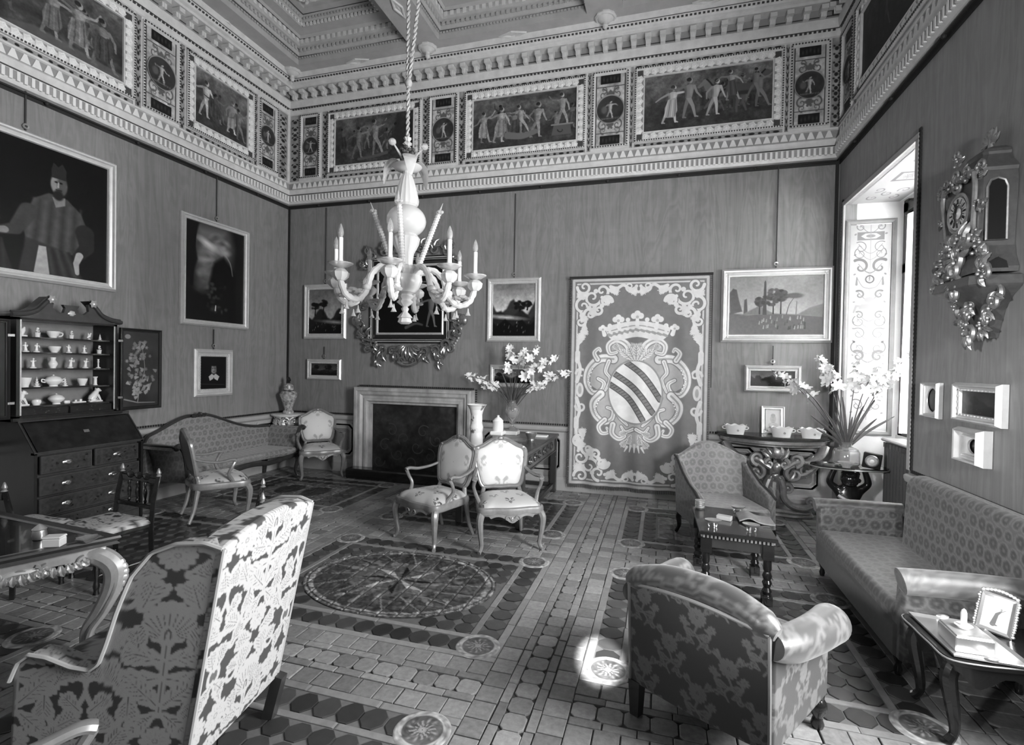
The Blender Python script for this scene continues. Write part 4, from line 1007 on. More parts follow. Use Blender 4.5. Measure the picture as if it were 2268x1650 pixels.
    m = MB(); fill_radial(m, bp, (0, .71), 8, lambda q: .012+.012*np.sqrt(np.clip(1-q**3, 0, 1)), True, None, P3=lambda X, Z, H: B(X, Z, H)); m.build('back_lining', M_SATIN, t, ang=80)
    for sx in (-1, 1):
        m = MB(); m.tube([B(arr(sx*.17), arr(.51), arr(0.)), (sx*.19, .2, .44), (sx*.20, .2, .37)], [.022, .022, .024], 8); m.build('back_post', M_GILTCH, t)
        a0 = B(arr(sx*.245), arr(.68), arr(0.)); p = cr([a0, (sx*.275, .15, .645), (sx*.305, .02, .632), (sx*.315, -.085, .648), (sx*.322, -.125, .635)], 6)
        MB().tube(p, np.interp(np.linspace(0, 1, len(p)), [0, .3, .8, 1], [.016, .018, .022, .024]), 8, el=(1.1, .8)).build('arm', M_GILTCH, t)
        p = cr([(sx*.318, -.118, .63), (sx*.325, -.085, .57), (sx*.305, -.06, .50), (sx*.275, -.10, .42), (sx*.268, -.115, .375)], 6)
        MB().tube(p, np.interp(np.linspace(0, 1, len(p)), [0, .4, 1], [.018, .016, .024]), 8).build('arm_support', M_GILTCH, t)
    return t
CH = make_fauteuil('left of the two gilt armchairs before the desk, turned towards the left', (-2.10, 4.57, 0), math.radians(-24.5))
dup(CH, (-1.415, 4.66, 0), math.radians(29.5), 'right of the two gilt armchairs before the desk, its pale back facing the viewer')
dup(CH, (-4.90, 6.50, 0), math.radians(45), 'gilt armchair in the far corner between brown sofa and fireplace')
dup(CH, (-4.655, 4.41, 0), math.radians(148), 'gilt armchair seen from the side in front of the long camel-back sofa')
dup(CH, (-1.367, .767, 0), math.radians(143), 'gilt armchair cut off at the bottom left, only one curved arm showing')

# ---- spindle-back side chairs
def make_side(label, loc, rz):
    t = thing('spindle_chair', label, 'chair', loc, rz, 'dark spindle-back chairs'); h = .80
    for sx in (-1, 1):
        m = MB(); m.tube([(sx*.225, .19, 0), (sx*.225, .18, .40), (sx*.225, .20, .60), (sx*.226, .235, h-.03)], [.019, .022, .02, .018], 4); m.build('back_post', M_BLACK, t)
        MB().lathe([(.001, h-.035), (.02, h-.03), (.012, h-.02), (.018, h-.005), (.012, h+.012), (.006, h+.03), (.001, h+.034)], 10, (sx*.226, .236, 0)).build('finial', M_GILT_D, t)
        MB().lathe([(.001, 0), (.02, .0), (.016, .03), (.022, .06), (.014, .10), (.022, .16), (.018, .24), (.024, .30), (.022, .42), (.001, .42)], 10, (sx*.215, -.19, 0)).build('leg', M_BLACK, t)
        MB().tube([(sx*.22, -.19, .13), (sx*.222, .185, .13)], .012, 8).build('stretcher', M_BLACK, t)
    for (z, hh, y) in ((.73, .05, .232), (.53, .035, .196)):
        m = MB(); m.bbox((0, y, z), (.43, .022, hh), .006)
        if z > .6:
            for k in (-1, 0, 1): m.sph((k*.10, y-.01, z+.028), (.05, .012, .03), 8, 5)
        m.build('back_rail', M_BLACK, t)
    for k in (-1, 0, 1):
        MB().lathe([(.001, .54), (.008, .545), (.013, .56), (.007, .575), (.012, .60), (.015, .625), (.012, .65), (.007, .675), (.013, .69), (.008, .71), (.001, .715)], 8, (k*.10, .213, 0)).build('spindle', M_BLACK, t)
    m = MB(); m.bbox((0, -.005, .40), (.46, .40, .05), .008); m.build('seat_frame', M_BLACK, t)
    ol = cr([(-.235, -.21), (0, -.215), (.235, -.21), (.24, 0), (.23, .18), (0, .185), (-.23, .18), (-.24, 0)], 6, True); m = MB()
    fill_radial(m, ol, (0, 0), 40, lambda q: .415+.055*np.clip(1-q**5, 0, 1)**.6, False, T_DAM, .42, .5, .05, .42, (.1, .3), lambda X, Y, H: np.stack([X, Y, H], -1)); m.build('seat_cushion', M_DAMASK, t, col=True, ang=80)
    return t
SCH = make_side('dark spindle-back chair with patterned seat beside the lacquer bureau', (-4.06, 2.86, 0), math.radians(-6))
dup(SCH, (-2.83, 2.75, 0), math.radians(-47.8), 'dark spindle-back chair hidden behind the wing chair, only its finials showing')

dup(SCH, (-4.55, 2.60, 0), math.radians(180), 'dark spindle-back chair at the left edge, only its carved top corner showing')

# ---- upholstered pieces built from shaped slabs
def slab(mb, X0, X1, zb, zt, D, nu, nv, place, tile, tw, th, lo, hi, off=(0, 0), round_=.03):
    """cushioned slab between x = X0..X1, z from zb(s) to zt(s), D thick; place(x, z, d) -> xyz; all faces carry the weave"""
    s = np.linspace(0, 1, nu); v = np.linspace(0, 1, nv); S, V = np.meshgrid(s, v, indexing='ij'); X = X0+(X1-X0)*S; zb_, zt_ = zb(s)[:, None], zt(s)[:, None]; Z = zb_+(zt_-zb_)*V
    e = np.minimum(np.minimum(S*abs(X1-X0), (1-S)*abs(X1-X0)), np.minimum(1.0*(Z*0+9), (zt_-Z))); bul = round_*(1-np.sqrt(np.clip(1-(1-np.clip(e/round_, 0, 1))**2, 0, 1)))
    f = place(X, Z, bul); b = place(X, Z, D-bul); c = weave(tile, X+off[0], Z+off[1], tw, th, lo, hi)
    mb.grid(f, flip=False, col=c); mb.grid(b, flip=True, col=c)
    m = 7; dd = np.linspace(0, 1, m)
    for (xs_, zs_, fl) in ((X[:, -1], Z[:, -1], True), (X[:, 0], Z[:, 0], False), (X[0], Z[0], True), (X[-1], Z[-1], False)):
        q = []
        for k in dd:
            bb = round_ if (zs_ is not Z[:, 0]) else 0; q.append(place(xs_, zs_, bb+(D-2*bb)*k+0*xs_))
        q = arr(q); mb.grid(q, flip=not fl, col=weave(tile, np.repeat((xs_+off[0])[None], m, 0)+dd[:, None]*D*.0+zs_*0, np.repeat((zs_+off[1])[None], m, 0)+dd[:, None]*D, tw, th, lo, hi))
    return mb
def roll(mb, pts, r, seg, tile, tw, th, lo, hi, el=(1, 1), up=(0, 0, 1)):
    """round bolster along a path, woven pattern wrapped round it"""
    p = arr(pts); n = len(p); r = np.broadcast_to(arr(r), (n,)); t = np.gradient(p, axis=0); L = np.concatenate([[0], np.cumsum(np.linalg.norm(np.diff(p, axis=0), axis=1))]); t /= np.linalg.norm(t, axis=1)[:, None]+1e-9
    a = np.linspace(0, 2*PI, seg, endpoint=False); P = []; prev = None
    for i in range(n):
        x = np.cross(arr(up), t[i]) if prev is None else prev-t[i]*(prev@t[i]); x /= np.linalg.norm(x); y = np.cross(t[i], x); prev = x
        P.append(p[i]+r[i]*(el[0]*np.cos(a)[:, None]*x+el[1]*np.sin(a)[:, None]*y))
    c = weave(tile, np.repeat(L[:, None], seg, 1), np.outer(np.maximum(r, .001), a), tw, th, lo, hi); mb.grid(arr(P), cv=True, flip=True, col=c, capu=True); return mb
ZZ = lambda v: (lambda s: np.full_like(s, v))

# wing chair: damask, seen from behind on the left of the picture
wc = thing('wing_chair', 'tall wing chair in pale large-figured damask, its back to the viewer', 'armchair', (-1.985, 1.665, 0), math.radians(-80.0))
# local: back plane y = +.30 (rear), width +-.315; faces -y
HW = .315; DK = (T_DAM, .50, .69)
def wcol(lo=.16, hi=.66): return (lo, hi)
m = MB()
zt = lambda s: 1.03+.055*np.sin(PI*np.clip(s, 0, 1))**.8
slab(m, -HW, HW, ZZ(.20), zt, .13, 150, 190, lambda X, Z, D: np.stack([X*(.94+.06*np.clip((Z-.2)/.8, 0, 1)), .31-D+(Z-.2)*.19, Z], -1), *DK, .06, .44, (.25, .1), .02)
m.build('back', M_DAMASK, wc, col=True, ang=60)
for sx in (-1, 1):
    # side: wing on top, arm below, outline as a function of distance forward from the back
    def place(X, Z, D, sx=sx): return np.stack([sx*(HW*(.94+.06*np.clip((Z-.2)/.8, 0, 1))-.002-D+.12*np.clip(X, 0, 1)*1.0), .30+(Z-.2)*.19*(1-np.clip(X/.3, 0, 1)*.6)-X, Z], -1)
    top = lambda s: np.interp(s, [0, .08, .2, .3, .38, .43, .47, .51, .56, .66, .8, .9, .96, 1], [1.03, 1.05, 1.045, 1.01, .92, .80, .68, .60, .575, .585, .62, .63, .60, .53])
    m = MB(); slab(m, 0, .64, ZZ(.20), top, .085, 150, 160, place, *DK, .06, .36, (.13, .42), .02); m.build('wing_and_arm', M_DAMASK, wc, col=True, ang=60)
    s = np.linspace(0, 1, 70); pt = place(s*.64, top(s), -.004+0*s); MB().tube(pt, .008, 6).build('piping', M_PIPING, wc)
    ed = place(np.zeros(30), np.linspace(.2, 1.03, 30), np.zeros(30)); ed[:, 1] += .004; MB().tube(ed, .007, 6).build('piping', M_PIPING, wc)
    continue_roll = False; m = MB(); 0 and roll(m, [place(arr(.47), arr(.60), arr(.01)), place(arr(.56), arr(.60), arr(-.005)), place(arr(.68), arr(.585), arr(-.015))], .055, 18, *DK, .06, .36); 
    MB().box((sx*.285, .295, .10), (.05, .05, .22), R=rotx(-.25)).build('leg', M_DWOOD, wc); MB().lathe([(.001, 0), (.02, 0), (.026, .05), (.02, .12), (.03, .22), (.001, .22)], 8, (sx*.30, -.33, 0)).build('leg', M_DWOOD, wc)
m = MB(); m.bbox((0, -.06, .30), (.54, .66, .22), .02); m.c[-1][:] = .2; m.build('seat_base', M_DAMASK, wc, col=True); m = MB(); slab(m, -.25, .25, ZZ(0), ZZ(.56), .11, 30, 30, lambda X, Z, D: np.stack([X, .18-Z, .50-D], -1), *DK, .06, .36, (0, 0), .03); m.build('seat_cushion', M_DAMASK, wc, col=True)

# tub armchair in the right foreground, seen from behind
TF = (T_FLO, .27, .34)
tc = thing('club_armchair', 'low armchair in scrolling floral brocade, its back to the viewer at right', 'armchair', (.335, 2.68, 0), math.radians(149.5))
# local: faces -y; rotated so that its back runs from (-.14,2.5) to (.45,2.2)
BW = .325; BYK = .36
m = MB(); slab(m, -BW, BW, ZZ(.17), lambda s: .655+.035*np.sin(PI*s), .11, 150, 110, lambda X, Z, D: np.stack([X, BYK-D-.02*(X/BW)**2+(Z-.17)*.06, Z], -1), *TF, .035, .12, (.1, .2), .012); m.build('back', M_FLORAL, tc, col=True, ang=60)
pp = np.linspace(-BW, BW, 40); pl = np.column_stack([pp, BYK-.02*(pp/BW)**2+(.655+.035*np.cos(pp/BW*PI/2)-.17)*.06+.004, .655+.035*np.cos(pp/BW*PI/2)]); MB().tube(pl, .008, 6).build('piping', M_SATIN, tc)
for sx in (-1, 1): MB().tube([(sx*BW, BYK-.018, .17), (sx*BW, BYK-.008, .40), (sx*BW, BYK+.01, .655)], .008, 6).build('piping', M_SATIN, tc)
m = MB(); rp2 = cr([(-BW-.02, BYK-.02, .655), (-BW+.06, BYK-.03, .685), (-.15, BYK-.045, .715), (0, BYK-.05, .725), (.15, BYK-.045, .715), (BW-.06, BYK-.03, .685), (BW+.02, BYK-.02, .655)], 8); roll(m, rp2, np.interp(np.linspace(0, 1, len(rp2)), [0, .12, .88, 1], [.03, .06, .06, .03]), 24, *TF, .045, .11); m.build('back_roll', M_FLORAL, tc, col=True)
for sx in (-1, 1):
    m = MB(); slab(m, 0, .62, ZZ(.17), lambda s: .53+.10*(1-s)**2, .09, 70, 60, lambda X, Z, D, sx=sx: np.stack([sx*(BW+.012-D+.04*X), BYK-.02-X, Z], -1), *TF, .035, .12, (.3, .1), .015); m.build('arm_panel', M_FLORAL, tc, col=True, ang=60)
    m = MB(); ap = cr([(sx*(BW+.0), BYK-.02, .60), (sx*(BW+.02), BYK-.14, .575), (sx*(BW+.04), .0, .545), (sx*(BW+.05), -.17, .53), (sx*(BW+.05), -.25, .52)], 8); roll(m, ap, np.interp(np.linspace(0, 1, len(ap)), [0, .3, .93, 1], [.05, .075, .088, .076]), 26, *TF, .045, .11); m.build('arm_roll', M_FLORAL, tc, col=True, ang=50)
    MB().box((sx*.30, BYK-.04, .085), (.045, .045, .18), top=1.35).build('leg', M_DWOOD, tc); MB().lathe([(.001, 0), (.024, 0), (.03, .02), (.02, .05), (.04, .09), (.04, .12), (.026, .14), (.03, .17), (.001, .17)], 14, (sx*.33, -.25, 0)).build('leg', M_BLACK, tc)
m = MB(); slab(m, -.30, .30, ZZ(0), ZZ(.60), .14, 30, 40, lambda X, Z, D: np.stack([X, .25-Z, .42-D], -1), *TF, .035, .12, (0, 0), .03); m.build('seat_cushion', M_FLORAL, tc, col=True); MB().box((0, -.0, .225), (.62, .60, .11)).build('seat_base', M_SATIN, tc)

# shaped-back brocade armchair under the tapestry
TB = (T_BRO, .42, .48)
ac = thing('brocade_armchair', 'shaped-back brocade armchair on cabriole legs in front of the hanging', 'armchair', (.58, 5.30, 0), math.radians(17.5))
m = MB(); slab(m, -.35, .35, ZZ(.27), lambda s: .82+.13*np.sin(PI*s)**1.5, .09, 90, 90, lambda X, Z, D: np.stack([X*(1-.04*0), .32-D+(Z-.3)*.16-.10*(X/.35)**2, Z], -1), *TB, .10, .22, (.1, .1), .025); m.build('back', M_BROC, ac, col=True, ang=60)
for sx in (-1, 1):
    top = lambda s: np.interp(s, [0, .15, .35, .6, .85, 1], [.80, .77, .68, .60, .56, .52])
    m = MB(); slab(m, 0, .62, ZZ(.25), top, .065, 60, 60, lambda X, Z, D, sx=sx: np.stack([sx*(.355-D+.01*np.sin(X*5)), .28+(Z-.3)*.12*(1-X)-X, Z], -1), *TB, .07, .17, (.2, .2), .02); m.build('arm', M_BROC, ac, col=True, ang=60)
    s = np.linspace(0, 1, 40); MB().tube(np.column_stack([np.full(40, sx*.352), .28+(top(s)-.3)*.12*(1-s*.62)-s*.62, top(s)+.004]), .012, 6).build('piping', M_DWOOD, ac)
    p = cr([(sx*.315, -.29, .27), (sx*.335, -.32, .20), (sx*.31, -.295, .09), (sx*.325, -.325, .012)], 6); MB().tube(p, np.interp(np.linspace(0, 1, len(p)), [0, .3, .8, 1], [.035, .034, .018, .022]), 8).build('leg', M_BLACK, ac)
    p = cr([(sx*.30, .27, .27), (sx*.31, .30, .18), (sx*.30, .31, .09), (sx*.31, .36, .012)], 6); MB().tube(p, np.interp(np.linspace(0, 1, len(p)), [0, .3, .8, 1], [.03, .03, .018, .02]), 8).build('leg', M_BLACK, ac)
m = MB(); slab(m, -.29, .29, ZZ(0), ZZ(.58), .12, 50, 50, lambda X, Z, D: np.stack([X, .22-Z, .44-D], -1), *TB, .10, .22, (0, 0), .03); m.build('seat_cushion', M_BROC, ac, col=True); MB().bbox((0, -.03, .285), (.62, .58, .09), .01).build('seat_base', M_BROC, ac)

# sofa on the right wall: seat, leaning back cushion, far and near arms with bolster
sf = thing('brocade_sofa', 'dark brocade sofa with rolled arms against the right-hand wall', 'sofa', (1.60, 4.06, 0), -PI/2)
# local x = -Y (so +x towards the viewer), local -y = towards room (-X)
LX = .78
m = MB(); slab(m, -LX+.05, LX-.05, ZZ(0), ZZ(.60), .14, 130, 60, lambda X, Z, D: np.stack([X, .28-Z, .385-D], -1), *TB, .03, .13, (0, 0), .04); m.build('seat', M_BROC, sf, col=True, ang=60)
m = MB(); slab(m, -LX+.02, LX-.02, ZZ(.12), ZZ(.30), .05, 90, 12, lambda X, Z, D: np.stack([X, -.33+D, Z], -1), *TB, .055, .075, (0, 0), .01); m.build('front_rail', M_BROC, sf, col=True)
m = MB(); slab(m, -.56, LX+.3, ZZ(.30), lambda s: .93-.10*np.clip(1-s*14, 0, 1)**2, .14, 150, 80, lambda X, Z, D: np.stack([X, .335-D-.0+(Z-.4)*.04, Z-.02*0], -1), *TB, .02, .17, (.2, .1), .05); m.build('back_cushion', M_BROC, sf, col=True, ang=60)
for sx, nm in ((-1, 'arm'), (1, 'arm')):
    m = MB(); slab(m, 0, .60, ZZ(.12), lambda s: .56+.03*np.sin(s*3), .10, 60, 50, lambda X, Z, D, sx=sx: np.stack([sx*(LX+.03-D+.03*np.clip((Z-.3)/.3, 0, 1)**2), .28-X, Z], -1), *TB, .03, .14, (.1, .3), .02); m.build(nm, M_BROC, sf, col=True, ang=60)
    m = MB(); roll(m, cr([(sx*(LX+.03), .30, .575), (sx*(LX+.03), 0, .575), (sx*(LX+.03), -.28, .565), (sx*(LX+.03), -.335, .56)], 10), np.interp(np.linspace(0, 1, 31), [0, .9, 1], [.07, .07, .04]) if sx > 0 else .055, 22, *TB, .05, .14); m.build('bolster', M_BROC, sf, col=True, ang=50)
    for y in (-.29, .26): MB().lathe([(.001, 0), (.016, 0), (.022, .03), (.014, .06), (.026, .10), (.026, .14), (.001, .14)], 12, (sx*(LX-.07), y, 0)).build('leg', M_BLACK, sf)

# long camel-back sofa on the left wall
cs = thing('camelback_sofa', 'long camel-back sofa with dark carved frame along the left wall', 'sofa', (-5.50, 5.44, 0), PI/2)
# local x = +Y, local -y = +X (room)
HL = 1.02
bx = np.linspace(-HL, HL, 90)
topz = lambda x: .70+.28*np.exp(-((x+.28)/.60)**2)-.02*np.exp(-((x+.28)/.10)**2)-.12*np.clip((np.abs(x)-.92)/.1, 0, 1)**2
tz = lambda s: topz(-HL+2*HL*s)
m = MB(); slab(m, -HL, HL, ZZ(.36), tz, .07, 130, 60, lambda X, Z, D: np.stack([X, .20+D+(Z-.4)*.16-.0, Z], -1)[:, ::1] if False else np.stack([X, .25-.07+D-.0+(Z-.4)*.14, Z], -1), *TB, .10, .27, (.1, .1), .02); m.build('back', M_BROC, cs, col=True, ang=60)
s = np.linspace(0, 1, 80); m = MB(); m.tube(np.column_stack([-HL+2*HL*s, .205+(tz(s)-.4)*.14, tz(s)+.01]), .024, 8); m.build('back_rail', M_DWOOD, cs)
m = MB(); leaf(m, (-.28, topz(arr(-.28))+.0), .07, .07, PI/2, .22, .04); leaf(m, (-.30, topz(arr(-.28))+.01), .1, .05, PI*.9, .22, .04); leaf(m, (-.26, topz(arr(-.28))+.01), .1, .05, PI*.1, .22, .04, -.3); m.build('crest_carving', M_DWOOD, cs)
m = MB(); slab(m, -.88, .88, ZZ(0), lambda s: .52+.04*np.cos(s*2*PI), .10, 130, 50, lambda X, Z, D: np.stack([X, .22-Z, .435-D], -1), *TB, .10, .28, (0, 0), .04); m.build('seat', M_BROC, cs, col=True, ang=60)
m = MB(); rx_ = np.linspace(-.90, .90, 60); rz_ = .30+.025*np.cos(rx_/.9*2*PI); m.tube(np.column_stack([rx_, -.30-.03*np.cos(rx_/.9*2*PI), rz_]), .026, 8, el=(.9, 1.3)); m.build('seat_rail', M_DWOOD, cs)
for sx in (-1, 1):
    ax = lambda q: cr(q, 8)
    ar = cr([(sx*.88, .30), (sx*.885, .42), (sx*.905, .58), (sx*.94, .68), (sx*1.0, .725), (sx*1.06, .70)], 8)
    th = np.linspace(.22, -.30, 36); P = arr([[[q[0], y, q[1]] for y in th] for q in ar]); L = np.concatenate([[0], np.cumsum(np.hypot(*np.diff(ar, axis=0).T))])
    c = weave(T_BRO, np.repeat(th[None], len(ar), 0), np.repeat(L[:, None], 36, 1), .42, .48, .10, .27); m = MB(); m.grid(P, flip=sx < 0, col=c)
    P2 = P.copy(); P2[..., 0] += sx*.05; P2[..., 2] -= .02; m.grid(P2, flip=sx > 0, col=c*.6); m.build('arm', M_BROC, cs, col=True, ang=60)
    m = MB(); m.tube(np.column_stack([ar[:, 0]+sx*.02, np.full(len(ar), -.31), ar[:, 1]]), np.interp(np.linspace(0, 1, len(ar)), [0, 1], [.035, .026]), 8, up=(0, 1, 0)); m.sph((sx*1.05, -.31, .70), .035, 8, 6); m.tube([(sx*1.05, -.31, .71), (sx*1.05, .22, .71)], .016, 6); m.build('arm_frame', M_DWOOD, cs)
    p = cr([(sx*.885, -.30, .34), (sx*.91, -.33, .24), (sx*.88, -.31, .10), (sx*.90, -.335, .014)], 6); MB().tube(p, np.interp(np.linspace(0, 1, len(p)), [0, .25, .8, 1], [.036, .036, .018, .022]), 8).build('leg', M_DWOOD, cs)
    p = cr([(sx*.87, .20, .32), (sx*.88, .22, .16), (sx*.89, .25, .013)], 6); MB().tube(p, .022, 8).build('leg', M_DWOOD, cs)
# ================================================================ CABINETS, TABLES AND WHAT STANDS ON THEM
M_LACQ = mat_vc('painted_lacquer', .28, 1.0, spec=.5)
M_LACQD = mat('dark_lacquer', .014, .3, var=.5, vscale=14)
M_LACQM = mat('faded_lacquer', .045, .32, var=.5, vscale=16)
M_WHITE = mat('white_porcelain', .80, .18, spec=.5)
M_PORC_P = mat_vc('painted_porcelain', .2, 1.0)
M_SILVER = mat('silver', .72, .3, metal=.9)
M_DMARB = mat('dark_marble_top', .05, .2, var=.8, vscale=20)
def lacq(asp, seed, n=110, bg=.18, fg=.5, dense=14):
    p = Pic(asp, n, bg); p.tex(7, .3, seed); r = random.Random(seed)
    for k in range(dense):
        x, y = r.uniform(.08, .92)*asp, r.uniform(.12, .88)
        if r.random() < .5: p.fleaf(x, y, .16, .08, r.uniform(0, 6), fg*r.uniform(.7, 1.1))
        else: p.flower(x, y, .06, fg*r.uniform(.7, 1.15), bg, 7)
    return p
bu = thing('lacquer_bureau', 'tall lacquered bureau cabinet with open doors showing white porcelain', 'cabinet', (XL+.03, 3.58, 0), PI/2)
# local: x = +Y, -y = towards the room (depth 0..-.55)
W2 = .49
m = MB(); pr = [(0, 0), (-.53, 0), (-.55, .04), (-.55, .845), (-.34, 1.10), (-.34, 1.14), (0, 1.14)]
for sx in (-1, 1):
    P = arr([(sx*W2, y, z) for y, z in pr]+[(sx*(W2-.025), y, z) for y, z in pr]); k = len(pr); F = [list(range(k)) if sx > 0 else list(range(k))[::-1], list(range(2*k-1, k-1, -1)) if sx > 0 else list(range(k, 2*k))]
    F += [[i, i+k, (i+1) % k+k, (i+1) % k] if sx > 0 else [i, (i+1) % k, (i+1) % k+k, i+k] for i in range(k)]
    MB().add(P, F).build('side', M_LACQD, bu, smooth=False)
MB().box((0, -.26, .06), (2*W2, .54, .12)).box((0, -.17, 1.125), (2*W2, .35, .03)).box((0, -.53, .84), (2*W2, .04, .02)).box((0, -.01, .6), (2*W2, .02, 1.1)).box((0, -.3, .47), (2*W2-.06, .40, .72)).build('carcass', M_LACQM, bu, smooth=False)
pf = Pic(3.0, 60, .12); pf.tex(6, .5, 2)
L = math.hypot(.21, .255); a = math.atan2(.255, .21); m = MB(); xs = np.linspace(-W2+.03, W2-.03, pf.w); vs = np.linspace(L, 0, pf.h)
P = np.empty((pf.h, pf.w, 3)); P[..., 0] = xs[None]; P[..., 1] = (-.553+vs*math.cos(a))[:, None]; P[..., 2] = (.848+vs*math.sin(a))[:, None]; fall = m.grid(P, col=pf.lin()).build('fall_front', M_LACQ, bu, col=True)
MB().box((0, -.445, .985), (.05, .015, .03), R=rotx(-.6)).build('escutcheon', M_BRASS, fall)
MB().tube([(-W2, -.556, .848), (W2, -.556, .848)], .007, 6).tube([(-W2+.005, -.556, .848), (-W2+.005, -.343, 1.105)], .006, 6).tube([(W2-.005, -.556, .848), (W2-.005, -.343, 1.105)], .006, 6).build('edge_moulding', M_LACQM, bu)
for (x0, x1, z0, z1, sd) in ((-.44, -.012, .65, .815, 1), (.012, .44, .65, .815, 2), (-.45, .45, .455, .625, 3), (-.45, .45, .27, .435, 4), (-.45, .45, .12, .25, 5)):
    w, h = x1-x0, z1-z0; d = MB().bbox((0, 0, h/2), (w, .03, h), .006).build('drawer', M_LACQM, bu, loc=((x0+x1)/2, -.538, z0), smooth=False)
    canvas('drawer_face', lacq(w/h, sd, 90, .22, .12, 10 if w < .6 else 18), w-.03, h-.03, M_LACQ, d, z0=.015, y=-.0155)
    for x in ((0,) if w < .6 else (-.23, .18)):
        pl = MB(); pl.sph((x, -.018, h*.5), (.045, .006, .022), 10, 6); pl.tube(cr([(x-.028, -.022, h*.5), (x, -.036, h*.42), (x+.028, -.022, h*.5)], 5), .004, 6); pl.build('handle', M_BRASS, d)
# upper cabinet
UC = MB()
for sx in (-1, 1): UC.box((sx*(W2-.045), -.165, 1.60), (.03, .33, .93))
UC.box((0, -.165, 1.15), (2*W2-.06, .33, .025)).box((0, -.165, 2.045), (2*W2-.06, .33, .03)).box((0, -.345, 1.135), (2*W2+.02, .03, .03)).build('upper_case', M_LACQD, bu, smooth=False)
MB().box((0, -.012, 1.6), (2*W2-.08, .02, .9)).build('back_board', mat('cabinet_lining', .20, .6, var=.35, vscale=8), bu, smooth=False)
for z in (1.244, 1.417, 1.592, 1.742, 1.883):
    x = np.linspace(-W2+.06, W2-.06, 50); f = -.25-.015*np.cos(x*14); P = arr([np.column_stack([x, f*0-.02, x*0+z]), np.column_stack([x, f, x*0+z]), np.column_stack([x, f, x*0+z-.014]), np.column_stack([x, f*0-.02, x*0+z-.014])]); MB().grid(P, flip=True).build('shelf', M_LACQD, bu, smooth=False)
for k, sd in ((-1, 4), (1, 9)):
    d = MB().bbox((k*.215, -.30, 1.195), (.41, .03, .07), .004).build('small_drawer', M_LACQD, bu, smooth=False); canvas('drawer_face', lacq(5.6, sd, 26, .12, .4, 12), .39, .06, M_LACQ, d, x0=k*.215-.195, z0=1.165, y=-.3165)
hf = MB(); zz = np.linspace(1.17, 2.02, 30)
for sx in (-1, 1): hf.box((sx*(W2-.062), -.333, 1.60), (.012, .006, .86))
hf.build('gilt_fillet', M_GILT, bu, smooth=False)
hw = 2*W2-.03                                   # swan-neck pediment
top = [(-W2, 2.05), (-W2, 2.085), (-.40, 2.09), (-.30, 2.125), (-.23, 2.20), (-.185, 2.235), (-.155, 2.22), (-.165, 2.16), (-.12, 2.12), (-.07, 2.125), (-.055, 2.17), (-.075, 2.20), (.075, 2.20), (.055, 2.17), (.07, 2.125), (.12, 2.12), (.165, 2.16), (.155, 2.22), (.185, 2.235), (.23, 2.20), (.30, 2.125), (.40, 2.09), (W2, 2.085), (W2, 2.05)]
ped = MB().prism(top, -.335, -.30).build('pediment', M_LACQM, bu, smooth=False)
for sx in (-1, 1):
    m = MB(); pth = cr([(sx*(W2+.01), -.34, 2.075), (sx*.40, -.34, 2.085), (sx*.30, -.34, 2.125), (sx*.23, -.34, 2.20), (sx*.185, -.34, 2.243)], 6)
    m.tube(pth, .02, 8); q = pth.copy(); q[:, 1] += .02; q[:, 2] += .022; m.tube(q, .013, 6); q2 = q.copy(); q2[:, 1] += .14; m.grid(np.stack([q, q2], 1), flip=sx > 0); m.build('swan_neck', M_LACQM, ped)
    MB().lathe([(.001, 0), (.03, .004), (.036, .018), (.022, .026), (.012, .034), (.001, .036)], 12, (sx*.19, -.35, 2.235), R=rotx(PI/2), lobes=6, lamp=.2).build('rosette', M_GILT, ped)
leafm = MB(); leaf(leafm, (0, 2.09), .06, .07, PI/2, -.337, .012); leafm.build('carved_shell', M_GILT, ped)
dp = Pic(.5, 260, .20); dp.tex(5, .25, 6); r = random.Random(8)
for k in range(90):
    t = r.random(); x = .25+(.04+.13*math.sin(PI*t))*r.uniform(-1.3, 1.1); y = .12+.75*t
    (dp.fleaf(x, y, .06, .035, r.uniform(0, 6.2), r.uniform(.38, .6)) if r.random() < .6 else dp.flower(x, y, .024, r.uniform(.45, .66), .25, 6))
dp.line(cr([(.2, .05), (.24, .3), (.3, .5), (.26, .8)]), .012, .006, .5); dp.line([(.02, .1), (.2, .05), (.45, .04)], .02, .01, .45); dp.ell(.06, .93, .04, .03, .5)
for sx in (-1, 1):
    d = MB().rectframe(.46, .88, [(0, 0), (0, .028), (.012, .03), (.022, .022), (.03, .022), (.034, .014)]).box((0, -.008, .44), (.44, .014, .86)).build('door', M_LACQD, bu, loc=(.642 if sx > 0 else -.768, -.30, 1.145), smooth=False)
    canvas('door_panel', dp if sx > 0 else lacq(.5, 44, 120, .08, .2, 10), .39, .81, M_LACQ, d, z0=.035, y=-.0165)
    for z in (.14, .74): MB().box((-sx*.235, -.016, z), (.05, .03, .022)).build('hinge', M_BRASS, d)
for o_ in list(bu.children):
    if o_.name.split('.')[0] in ('upper_case', 'back_board', 'shelf', 'small_drawer', 'gilt_fillet', 'pediment'): o_.location.x -= .063; o_.scale.x = .945
